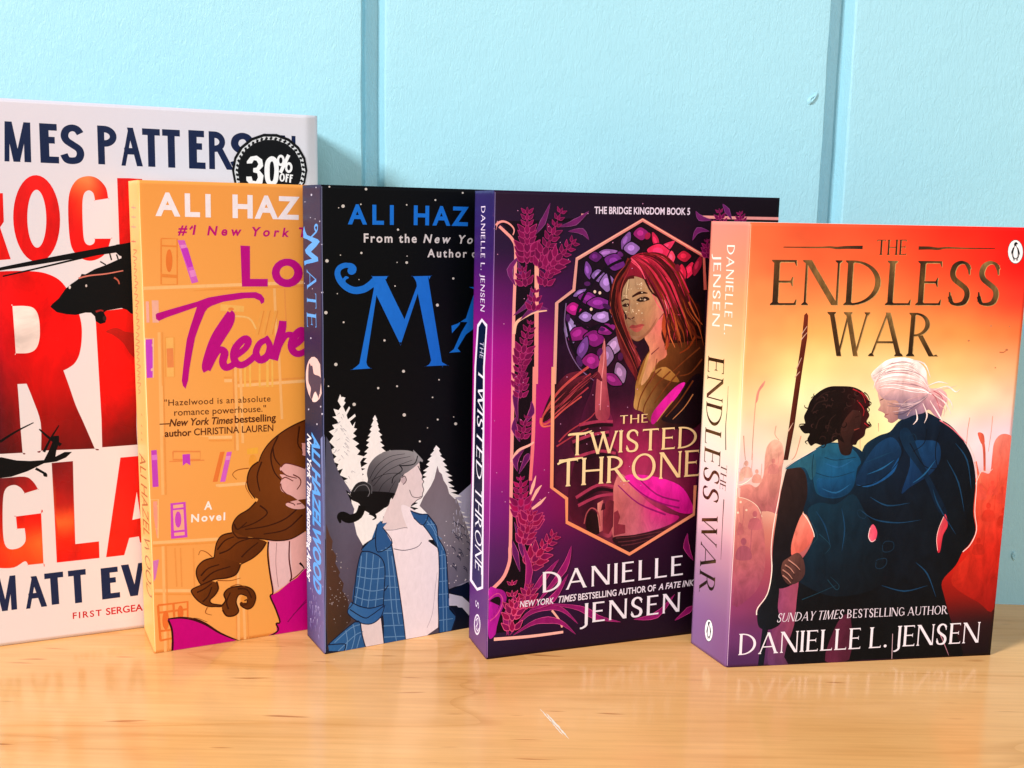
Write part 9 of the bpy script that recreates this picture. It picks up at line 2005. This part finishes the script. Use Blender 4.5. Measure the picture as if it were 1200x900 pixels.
F2.sans(quote_lettering,'5a2a14',(11.87, 108.16),(52.22, 107.43),(11.95, 111.05),'romance powerhouse."',0.004,0.0)
F2.sans(quote_lettering,'5a2a14',(5.34, 103.67),(37.04, 103.0),(5.43, 106.79),'—New York Times',0.022,0.2)
F2.sans(quote_lettering,'5a2a14',(38.03, 103.1),(56.73, 102.83),(38.1, 106.32),'bestselling',0.022,0.0)
F2.sans(quote_lettering,'5a2a14',(7.53, 99.04),(18.96, 98.76),(7.62, 102.01),'author',0.022,0.0)
F2.sans(quote_lettering,'5a2a14',(20.08, 98.76),(55.47, 98.16),(20.16, 101.77),'CHRISTINA LAUREN',0.012,0.0)
F2.sans(subtitle_lettering,'fff4ec',(23.58, 64.41),(27.16, 64.19),(23.66, 68.01),'A',0.03,0.0)
F2.sans(subtitle_lettering,'fff4ec',(17.77, 59.21),(32.81, 58.54),(17.86, 62.63),'Novel',0.03,0.0)
S2.stroke(title_lettering,'f08a80',[(14,199.4),(14.6,197)],1.0,0.6)
S2.stroke(title_lettering,'f08a80',[(7.5,198.2),(22,198)],0.5,0.5)
S2.stroke(title_lettering,'e8907c',[(12.8,195),(13.6,193.3)],1.0,0.6)
S2.stroke(title_lettering,'e8907c',[(6.4,194),(20.9,194)],0.5,0.5)
S2.stroke(title_lettering,'f08a80',[(11.7,191),(12.4,188.8)],1.0,0.6)
S2.stroke(title_lettering,'f08a80',[(5.2,189.7),(19.9,189.8)],0.5,0.5)
S2.stroke(title_lettering,'d06858',[(9.9,184.1),(10.8,182.8)],1.0,0.6)
S2.stroke(title_lettering,'d06858',[(3.4,183.2),(18.2,183.5)],0.5,0.5)
S2.stroke(title_lettering,'d87050',[(9.1,179.7),(20.5,179.7),(9.4,177.6)],0.5,0.4)
S2.stroke(title_lettering,'d87050',[(6,176.8),(19.8,176.4),(9.5,174.8)],0.5,0.4)
S2.stroke(title_lettering,'d87050',[(8.4,174.1),(16.8,173.6),(9.7,172.1)],0.5,0.4)
S2.stroke(title_lettering,'d87050',[(8.3,171.3),(18.7,171.4),(9.8,169.3)],0.5,0.4)
S2.stroke(title_lettering,'d87050',[(7.8,168.5),(17.6,168.1),(10,166.5)],0.5,0.4)
S2.stroke(title_lettering,'d87050',[(10.1,165.9),(21.2,165.8),(10.2,163.8)],0.5,0.4)
S2.stroke(title_lettering,'d87050',[(8.2,163),(17.3,163.2),(10.3,161)],0.5,0.4)
S2.stroke(title_lettering,'d87050',[(6.7,160.1),(18.6,160.3),(10.5,158.2)],0.5,0.4)
S2.stroke(title_lettering,'d87050',[(8.2,157.4),(21.3,157.6),(10.6,155.4)],0.5,0.4)
S2.stroke(title_lettering,'d87050',[(9.1,154.7),(17.6,155),(10.8,152.7)],0.5,0.4)
S2.stroke(title_lettering,'d87050',[(8.3,151.8),(17.1,151.7),(10.9,149.9)],0.5,0.4)
S2.stroke(title_lettering,'d87050',[(11,149.2),(20.6,149.6),(11.1,147.1)],0.5,0.4)
S2.stroke(title_lettering,'d87050',[(10.8,146.4),(21.3,146.5),(11.2,144.3)],0.5,0.4)
S2.stroke(title_lettering,'d87050',[(7.9,142.9),(18.3,142.9),(8.3,140.7)],0.5,0.4)
S2.stroke(title_lettering,'d87050',[(5.8,139.8),(19.6,140.1),(8.3,137.9)],0.5,0.4)
S2.stroke(title_lettering,'d87050',[(5.2,136.9),(18.4,137.4),(8.4,135.1)],0.5,0.4)
S2.stroke(title_lettering,'d87050',[(6.4,134.2),(17.2,134.7),(8.5,132.3)],0.5,0.4)
S2.stroke(title_lettering,'d87050',[(8.2,131.6),(17,131.6),(8.6,129.4)],0.5,0.4)
S2.stroke(title_lettering,'d87050',[(6.1,128.4),(19.4,129),(8.7,126.6)],0.5,0.4)
S2.stroke(title_lettering,'d87050',[(6.6,125.6),(17.6,125.9),(8.8,123.7)],0.5,0.4)
S2.stroke(title_lettering,'d87050',[(7.7,122.9),(17.3,123.7),(8.8,120.9)],0.5,0.4)
S2.stroke(title_lettering,'d87050',[(6.3,119.8),(18.7,121.2),(8.9,118)],0.5,0.4)
S2.stroke(title_lettering,'d87050',[(8.6,117.3),(15.9,117.2),(9,115.2)],0.5,0.4)
S2.sans(author_lettering,'a06838',(4.39, 87.02),(13.12, 22.97),(24.34, 90.47),'ALI HAZELWOOD',0.0,0.0)
S2.stroke(tagline_lettering,'9a6a3c',[(15.5,107.2),(19,106.8)],0.5,0.4)
S2.stroke(tagline_lettering,'9a6a3c',[(14.2,101.9),(17.7,101.5)],0.5,0.4)
S2.stroke(tagline_lettering,'9a6a3c',[(13.3,98.3),(16.8,98)],0.5,0.4)
S2.stroke(tagline_lettering,'9a6a3c',[(12.5,95.2),(16,94.9)],0.5,0.4)
F1.cap(author_lettering,'0a1c44',(15.72, 216.45),(27.52, 216.38),(16.55, 233.23),'M','gothic',0.0)
F1.cap(author_lettering,'0a1c44',(29.89, 216.37),(37.16, 216.31),(30.65, 233.12),'E','gothic',0.0)
F1.cap(author_lettering,'0a1c44',(38.88, 216.33),(47.08, 216.28),(39.6, 233.21),'S','gothic',0.0)
F1.cap(author_lettering,'0a1c44',(53.3, 216.6),(61.46, 216.55),(53.94, 233.32),'P','gothic',0.0)
F1.cap(author_lettering,'0a1c44',(62.89, 216.32),(72.04, 216.27),(63.49, 233.06),'A','gothic',0.0)
F1.cap(author_lettering,'0a1c44',(72.04, 216.27),(79.61, 216.22),(72.6, 233.01),'T','gothic',0.0)
F1.cap(author_lettering,'0a1c44',(80.6, 216.19),(88.28, 216.14),(81.11, 233.06),'T','gothic',0.0)
F1.cap(author_lettering,'0a1c44',(92.03, 216.08),(99.23, 216.03),(92.5, 233.23),'E','gothic',0.0)
F1.cap(author_lettering,'0a1c44',(101.01, 216.13),(109.99, 216.08),(101.43, 233.15),'R','gothic',0.0)
F1.cap(author_lettering,'0a1c44',(111.54, 216.1),(120.68, 216.05),(111.91, 233.14),'S','gothic',0.0)
F1.cap(author_lettering,'0a1c44',(121.99, 216.2),(131.55, 216.14),(122.31, 233.12),'O','gothic',0.0)
F1.cap(author_lettering,'0a1c44',(133.16, 216.04),(140.99, 216.0),(133.41, 232.86),'N','gothic',0.0)
F1.poly(title_lettering,'e41410',[(7.5,176.2),(8.9,202.8),(14.4,203),(14.2,190.9),(12.6,188.4),(16.1,174.8),(10.7,174.3)],False)
F1.cap(title_lettering,['e01414 e01410', 'e01010 d80c0c'],(17.21, 174.3),(35.89, 173.56),(18.66, 211.04),'O','gothic',0.0)
F1.poly(title_lettering,['f07838 e88048 e81a10', 'e81c10 f04018 e01010', 'd81010 e41408 d00c0c', 'd80c0c e01008 d40c0c'],[(56.8,201.8),(56.8,201.8),(56,206.5),(52.9,210.2),(49.1,211.3),(44.7,209.9),(41.7,205.9),(40.3,199.9),(40,188.8),(40.8,180.1),(43.9,175.7),(48,174.1),(52.2,175.3),(55.3,178.3),(57.3,184),(57.3,184),(50.6,183.9),(50.6,183.9),(50.1,181.9),(48.1,181),(46.3,182.6),(45.8,187.6),(46,198.8),(46.9,203.6),(48.9,205.1),(50.7,203.9),(51.3,200.8),(51.3,200.8)],True)
F1.poly(title_lettering,'e01010',[(60.9,210.8),(65.9,210.9),(71.5,210.7),(70.3,175.6),(61.8,175.1),(60.8,181.5)],False)
F1.poly(title_lettering,['a01058 d81014 e81008 e80c08 e01008', '7a1458 d80c10 e80808 e80808 e01008', '501050 c80810 e00808 e00808 d00808', '300c40 a00810 d80808 c80808 b80808', '280a30 780810 a80808 900808 780408', '280a28 500408 680408 680408 500404'],[(7.2,169.3),(7.2,169.3),(16.1,169.7),(25.1,169.5),(30.4,168.4),(34.9,165.9),(37.9,162.1),(40.4,157),(42.5,151),(43.5,145),(43.2,138.2),(42,132.2),(40,128.4),(37.5,126.4),(35.1,125.2),(35.1,125.2),(37.2,117.8),(39.6,108.9),(42.5,100.9),(46.8,88.5),(46.8,88.5),(24.3,89.2),(24.3,89.2),(24.7,102),(22.1,112.5),(19.8,119.9),(19.8,119.9),(16.1,119.9),(16.1,119.9),(16.3,111.1),(16.4,100.8),(16.7,88.8),(16.7,88.8),(1,89),(1,89)],True,grid=1.5)
F1.poly(title_lettering,'f0ded8',[(15.8,154.4),(15.8,154.4),(20.6,154.4),(24,153.5),(25.8,150.5),(26.3,145.4),(25.9,139.6),(24.3,135.4),(21.2,133.6),(16.1,133.6),(16.1,133.6),(16,143.2)],True)
F1.poly(title_lettering,['e01408 c80c08', 'e01008 b00808', 'e80c08 e00808', 'c00808 a80808', '700808 600404'],[(49.5,147.5),(54.1,151.7),(67.1,153.2),(65.2,97.7),(65.3,89.1),(50,88.9),(50.2,102.2)],False)
F1.poly(title_lettering,['a81810 901008', '80100c 980c08'],[(53.7,142.2),(56.9,140.4),(60.8,136.8),(63.9,131.4),(66.3,130.5),(66.7,140.1),(61.8,142),(57.8,143.8)],True)
F1.poly(title_lettering,['401028 70141c a81410', '500c20 901414 b81010', 'a81410 d81408 e01408', 'd82010 f04818 f06024', 'e81c08 f03814 f04a1c'],[(0.5,78.5),(0.5,78.5),(8.1,77.9),(17,77.8),(20.3,75.3),(22.2,71.6),(22.2,71.6),(16.7,70.2),(16.7,70.2),(15.1,72.9),(12.4,74.4),(9,72.8),(7.6,66.6),(7,51.4),(8.5,45.5),(12.8,45),(15.9,47.9),(15.9,54),(15.9,54),(12.8,54.1),(12.8,54.1),(12.6,59.8),(12.6,59.8),(23,60.3),(23,60.3),(22.9,36.7),(22.9,36.7),(16.5,36.7),(16.5,36.7),(15.2,38.6),(10.6,36.2),(3.9,36.8),(-1.6,38.3),(-1.6,38.3)],True)
F1.poly(title_lettering,['781014 901014', '8a0c10 a01010', 'b81410 981410', 'f06028 f04818', 'e01c08 e82408', 'e01008 e81808'],[(28.4,83.2),(37.3,83.4),(37,69),(36.7,44.3),(46.9,44.5),(46.8,36.5),(28.5,36.4),(28.5,59.5)],False)
F1.poly(title_lettering,['e01414 e01010', 'e02010 e01008', 'e82008 e00c08'],[(57.7,83.5),(67.6,83.7),(72.5,83.1),(78.5,35.6),(71,36.5),(70.2,42.2),(65,41.9),(64.5,45),(60.2,44.7),(57.7,36.6),(49.7,36.5)],False)
F1.poly(title_lettering,'f2e2dc',[(64.3,66.6),(65.6,53.8),(61.9,53.3)],False)
F1.cap(coauthor_lettering,'0a1c44',(1.69, 16.23),(12.2, 16.37),(2.51, 32.43),'M','gothic',0.0)
F1.cap(coauthor_lettering,'0a1c44',(14.7, 16.01),(23.58, 16.12),(15.41, 31.09),'A','gothic',0.0)
F1.cap(coauthor_lettering,'0a1c44',(23.13, 16.45),(31.07, 16.55),(23.82, 31.76),'T','gothic',0.0)
F1.cap(coauthor_lettering,'0a1c44',(33.17, 15.89),(40.77, 15.98),(33.84, 31.86),'T','gothic',0.0)
F1.cap(coauthor_lettering,'0a1c44',(47.25, 16.15),(55.03, 16.24),(47.83, 31.37),'E','gothic',0.0)
F1.cap(coauthor_lettering,'0a1c44',(56.24, 16.04),(65.12, 16.16),(56.81, 31.9),'V','gothic',0.0)
F1.sans(tagline_lettering,'c02028',(34.16, 8.54),(46.72, 8.4),(34.28, 11.47),'FIRST',0.018,0)
F1.sans(tagline_lettering,'c02028',(48.65, 8.4),(65.11, 8.44),(48.77, 11.63),'SERGEA',0.018,0)
F1.poly(helicopter_illustration,'0a0a0c',[(31,153.9),(31.8,155),(34.6,157.5),(37.5,161.7),(39.9,163.8),(42.7,165.8),(44,167.3),(44.4,168.3),(46,168.1),(50,170.4),(54.9,172.3),(58.1,173.8),(61.4,175.3),(61.5,177.2),(68,179.8),(67,149.7),(64.6,150.2),(63,151.9),(60.6,152.8),(54.1,151.7),(53.1,150.8),(54.1,148.2),(53.5,146.3),(51.4,145.7),(49.5,147),(49.2,149.2),(47.7,150.9),(45.3,151),(41.3,150),(37.4,150.4),(33.5,151.4)],False)
F1.poly(helicopter_illustration,'0a0a0c',[(57.1,179.9),(59.6,181.4),(64.5,182),(70.5,181.5),(70.3,173.8),(60.6,176.4)],False)
F1.stroke(helicopter_illustration,'0a0a0c',[(9.4,170.1),(23,172.8),(40.4,176.1),(59.5,179.5),(70.5,181.5)],1.2,4.0)
F1.stroke(helicopter_illustration,'0a0a0c',[(12.6,167.4),(28.6,171.3),(46.3,175.8),(58.3,178.7)],0.6,1.0)
F1.stroke(helicopter_illustration,'0a0a0c',[(59.4,177),(60.3,173.8)],0.6,None)
F1.stroke(helicopter_illustration,'0a0a0c',[(56.5,177.6),(57.2,174.4)],0.6,None)
F1.stroke(helicopter_illustration,'0a0a0c',[(52.4,173.8),(54.7,172.3)],0.6,None)
F1.stroke(helicopter_illustration,'c87468',[(43.1,166.4),(47.5,167.5),(54.7,168.3),(62,169.7)],0.7,0.5)
F1.stroke(helicopter_illustration,'b05848',[(58,166.6),(59.6,165.3),(60.1,163.6)],0.8,0.5)
F1.disc(helicopter_illustration,'d8d0d0',39.3,162.41,0.47,-0.01,-0.03,-0.76)
F1.disc(helicopter_illustration,'c8c0c0',46.16,163.02,0.39,-0.01,-0.03,-0.6)
F1.disc(helicopter_illustration,'302020',53.3,148.24,0.81,-0.02,-0.04,-1.21)
F1.stroke(helicopter_illustration,'902020',[(49.7,151.3),(51.7,151.9),(52.9,151.5)],0.9,0.6)
F1.poly(helicopter_illustration_b,'0a0a0c',[(3.1,87.3),(8.1,87.4),(14.1,85.5),(19.6,84.8),(25.3,84.8),(27.5,89),(29.1,92.7),(28.9,95.5),(32,95.6),(31.9,92.5),(30.6,88.8),(30.1,86),(34,87.9),(37.1,87.7),(34.5,85.3),(30.4,83.7),(25.2,83.3),(18.3,80.2),(11.5,78.2),(2.6,77.7)],False)
F1.stroke(helicopter_illustration_b,'0a0a0c',[(24,99.1),(28,94.7),(32.6,91.2)],0.6,1.6)
F1.stroke(helicopter_illustration_b,'0a0a0c',[(25.4,88.5),(28.6,94.6),(32.2,100.3)],1.2,0.5)
F1.stroke(helicopter_illustration_b,'0a0a0c',[(7.8,94.4),(14.7,98.7),(21.8,102.2)],1.2,0.4)
F1.stroke(helicopter_illustration_b,'0a0a0c',[(21.7,81.2),(25.6,78.3),(25.8,77)],1.2,0.8)
F1.disc(helicopter_illustration_b,'0a0a0c',25.43,78.1,0.8,-0.07,-0.04,-1.02)
F1.disc(discount_sticker,'0c0e12',128.89,216.43,17.7,0.59,-0.28,-17.05)
F1.disc(discount_sticker,'d8d8dc',128.88,216.17,16.61,0.55,-0.26,-15.99)
F1.disc(discount_sticker,'0e1014',128.88,216.17,15.11,0.5,-0.24,-14.53)
F1.stroke(discount_sticker,'0e1014',[(144,216.7),(145.2,215.9)],1.1,1.1,smooth=False)
F1.stroke(discount_sticker,'0e1014',[(143.8,214.6),(144.9,213.7)],1.1,1.1,smooth=False)
F1.stroke(discount_sticker,'0e1014',[(143.3,212.5),(144.2,211.4)],1.1,1.1,smooth=False)
F1.stroke(discount_sticker,'0e1014',[(142.5,210.5),(143.3,209.3)],1.1,1.1,smooth=False)
F1.stroke(discount_sticker,'0e1014',[(141.5,208.7),(142,207.4)],1.1,1.1,smooth=False)
F1.stroke(discount_sticker,'0e1014',[(140.1,207),(140.5,205.6)],1.1,1.1,smooth=False)
F1.stroke(discount_sticker,'0e1014',[(138.6,205.4),(138.7,204)],1.1,1.1,smooth=False)
F1.stroke(discount_sticker,'0e1014',[(136.8,204.2),(136.8,202.7)],1.1,1.1,smooth=False)
F1.stroke(discount_sticker,'0e1014',[(134.9,203.1),(134.7,201.7)],1.1,1.1,smooth=False)
F1.stroke(discount_sticker,'0e1014',[(132.9,202.3),(132.4,201)],1.1,1.1,smooth=False)
F1.stroke(discount_sticker,'0e1014',[(130.8,201.8),(130.1,200.5)],1.1,1.1,smooth=False)
F1.stroke(discount_sticker,'0e1014',[(128.6,201.6),(127.8,200.4)],1.1,1.1,smooth=False)
F1.stroke(discount_sticker,'0e1014',[(126.5,201.7),(125.5,200.7)],1.1,1.1,smooth=False)
F1.stroke(discount_sticker,'0e1014',[(124.4,202.1),(123.3,201.2)],1.1,1.1,smooth=False)
F1.stroke(discount_sticker,'0e1014',[(122.5,202.8),(121.2,202.1)],1.1,1.1,smooth=False)
F1.stroke(discount_sticker,'0e1014',[(120.6,203.8),(119.3,203.2)],1.1,1.1,smooth=False)
F1.stroke(discount_sticker,'0e1014',[(119,205),(117.6,204.6)],1.1,1.1,smooth=False)
F1.stroke(discount_sticker,'0e1014',[(117.5,206.4),(116.1,206.2)],1.1,1.1,smooth=False)
F1.stroke(discount_sticker,'0e1014',[(116.3,208),(114.9,208)],1.1,1.1,smooth=False)
F1.stroke(discount_sticker,'0e1014',[(115.3,209.8),(114,209.9)],1.1,1.1,smooth=False)
F1.stroke(discount_sticker,'0e1014',[(114.6,211.7),(113.3,212)],1.1,1.1,smooth=False)
F1.stroke(discount_sticker,'0e1014',[(114.2,213.6),(113,214.2)],1.1,1.1,smooth=False)
F1.stroke(discount_sticker,'0e1014',[(114.1,215.7),(113,216.4)],1.1,1.1,smooth=False)
F1.stroke(discount_sticker,'0e1014',[(114.3,217.7),(113.3,218.6)],1.1,1.1,smooth=False)
F1.stroke(discount_sticker,'0e1014',[(114.8,219.7),(114,220.8)],1.1,1.1,smooth=False)
F1.stroke(discount_sticker,'0e1014',[(115.6,221.7),(114.9,222.8)],1.1,1.1,smooth=False)
F1.stroke(discount_sticker,'0e1014',[(116.6,223.5),(116.1,224.7)],1.1,1.1,smooth=False)
F1.stroke(discount_sticker,'0e1014',[(117.9,225.2),(117.5,226.5)],1.1,1.1,smooth=False)
F1.stroke(discount_sticker,'0e1014',[(119.4,226.7),(119.2,228)],1.1,1.1,smooth=False)
F1.stroke(discount_sticker,'0e1014',[(121.1,227.9),(121.2,229.3)],1.1,1.1,smooth=False)
F1.stroke(discount_sticker,'0e1014',[(123,229),(123.2,230.4)],1.1,1.1,smooth=False)
F1.stroke(discount_sticker,'0e1014',[(124.9,229.8),(125.4,231.2)],1.1,1.1,smooth=False)
F1.stroke(discount_sticker,'0e1014',[(127,230.3),(127.7,231.6)],1.1,1.1,smooth=False)
F1.stroke(discount_sticker,'0e1014',[(129.1,230.6),(129.9,231.8)],1.1,1.1,smooth=False)
F1.stroke(discount_sticker,'0e1014',[(131.2,230.5),(132.2,231.6)],1.1,1.1,smooth=False)
F1.stroke(discount_sticker,'0e1014',[(133.3,230.2),(134.4,231.1)],1.1,1.1,smooth=False)
F1.stroke(discount_sticker,'0e1014',[(135.3,229.6),(136.6,230.3)],1.1,1.1,smooth=False)
F1.stroke(discount_sticker,'0e1014',[(137.2,228.6),(138.5,229.3)],1.1,1.1,smooth=False)
F1.stroke(discount_sticker,'0e1014',[(138.9,227.5),(140.3,227.9)],1.1,1.1,smooth=False)
F1.stroke(discount_sticker,'0e1014',[(140.4,226.1),(141.8,226.3)],1.1,1.1,smooth=False)
F1.stroke(discount_sticker,'0e1014',[(141.7,224.5),(143.1,224.5)],1.1,1.1,smooth=False)
F1.stroke(discount_sticker,'0e1014',[(142.7,222.7),(144.1,222.5)],1.1,1.1,smooth=False)
F1.stroke(discount_sticker,'0e1014',[(143.4,220.8),(144.8,220.4)],1.1,1.1,smooth=False)
F1.stroke(discount_sticker,'0e1014',[(143.9,218.8),(145.2,218.2)],1.1,1.1,smooth=False)
F1.disc(discount_sticker,'0c0e12',128.88,216.17,14.29,0.47,-0.22,-13.74)
F1.poly(discount_sticker,'f4f2f4',[(118.1,220.2),(119.8,222.4),(122.7,223),(125.2,221.3),(125.6,218.3),(123.8,216.3),(125.7,214),(125.1,210.4),(122.8,209),(119.5,209.3),(117.7,211.5),(117.7,213.2),(120.1,213.3),(120.6,211.4),(122.2,211.2),(123.1,213),(122.8,214.9),(120.9,215.4),(121,217.2),(122.5,217.5),(123.4,219.1),(122.6,220.7),(121.3,220.9),(120.5,219.4),(118.1,219.2)],False)
F1.poly(discount_sticker,'f4f2f4',[(126.2,216.3),(127,220.9),(129.7,223),(132.3,221.3),(132.9,216.6),(132.2,211.3),(129.4,209.1),(126.8,211.1)],True)
F1.poly(discount_sticker,'0c0e12',[(128.6,216.4),(128.9,219.7),(129.8,220.7),(130.5,219.6),(130.8,216.5),(130.3,212.5),(129.5,211.4),(128.7,212.5)],True)
F1.disc(discount_sticker,'f4f2f4',133.91,221.21,1.88,0.07,-0.04,-2.64)
F1.disc(discount_sticker,'0c0e12',133.91,221.21,0.8,0.03,-0.03,-1.45)
F1.disc(discount_sticker,'f4f2f4',137.63,218.05,1.76,0.06,-0.04,-2.52)
F1.disc(discount_sticker,'0c0e12',137.63,218.05,0.74,0.02,-0.02,-1.33)
F1.stroke(discount_sticker,'f4f2f4',[(133.6,215.5),(137.7,223.9)],1.6,None,smooth=False)
F1.cap(discount_sticker,'f4f2f4',(132.96, 211.55),(139.29, 210.94),(133.01, 215.38),'OFF','gothic',0.0)
F2.stroke(fold_wear_and_highlight,['ffe4b0 ffe4b0', 'ffdca4 ffdca4'],[(0.4,0.8),(0.3,15.7),(0.4,30.6),(0.4,45.5),(0.3,60.4),(0.3,75.3),(0.3,90.2),(0.4,105.1),(0.3,120),(0.3,134.9),(0.3,149.8),(0.4,164.7),(0.3,179.6),(0.2,194.5),(0.4,209.4)],.25,.2,True,.42)
F3.stroke(fold_wear_and_highlight,['7c80a4 7c80a4', '585c84 585c84', '8c90b8 8c90b8'],[(0.3,0.8),(0.3,15.6),(0.5,30.5),(0.3,45.3),(0.3,60.1),(0.4,75),(0.3,89.8),(0.3,104.6),(0.4,119.5),(0.3,134.3),(0.4,149.1),(0.3,164),(0.3,178.8),(0.3,193.6),(0.4,208.5)],.25,.2,True,.42)
F4.stroke(fold_wear_and_highlight,['8478b0 8478b0', 'd860b8 d860b8', 'a070a8 a070a8'],[(0.4,0.8),(0.3,15.6),(0.3,30.3),(0.3,45.1),(0.4,59.9),(0.4,74.6),(0.4,89.4),(0.4,104.2),(0.3,118.9),(0.3,133.7),(0.3,148.5),(0.3,163.2),(0.4,178),(0.4,192.8),(0.4,207.5)],.25,.2,True,.42)
F5.stroke(fold_wear_and_highlight,['ffbc9c ffbc9c', 'fff0d0 fff0d0', 'd0a8c8 d0a8c8'],[(0.4,0.8),(0.3,14.8),(0.3,28.7),(0.3,42.7),(0.4,56.7),(0.3,70.6),(0.3,84.6),(0.4,98.6),(0.3,112.5),(0.4,126.5),(0.3,140.5),(0.4,154.4),(0.3,168.4),(0.4,182.4),(0.3,196.3)],.25,.2,True,.42)  # painted highlight along the rounded fold; the other three lines are worn edges

mats = {'title_lettering': M_FOIL}
F1.build(FC1, {'author_lettering': M_EMBOSS, 'title_lettering': M_SMOKY, 'coauthor_lettering': M_EMBOSS})
S1.build(SC1, {})
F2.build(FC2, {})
S2.build(SC2, {})
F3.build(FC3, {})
S3.build(SC3, {})
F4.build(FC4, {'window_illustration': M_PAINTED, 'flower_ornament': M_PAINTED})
S4.build(SC4, {})
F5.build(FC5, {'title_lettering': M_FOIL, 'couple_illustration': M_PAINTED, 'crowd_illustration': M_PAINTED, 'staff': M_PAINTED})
S5.build(SC5, {'title_lettering': M_FOIL})
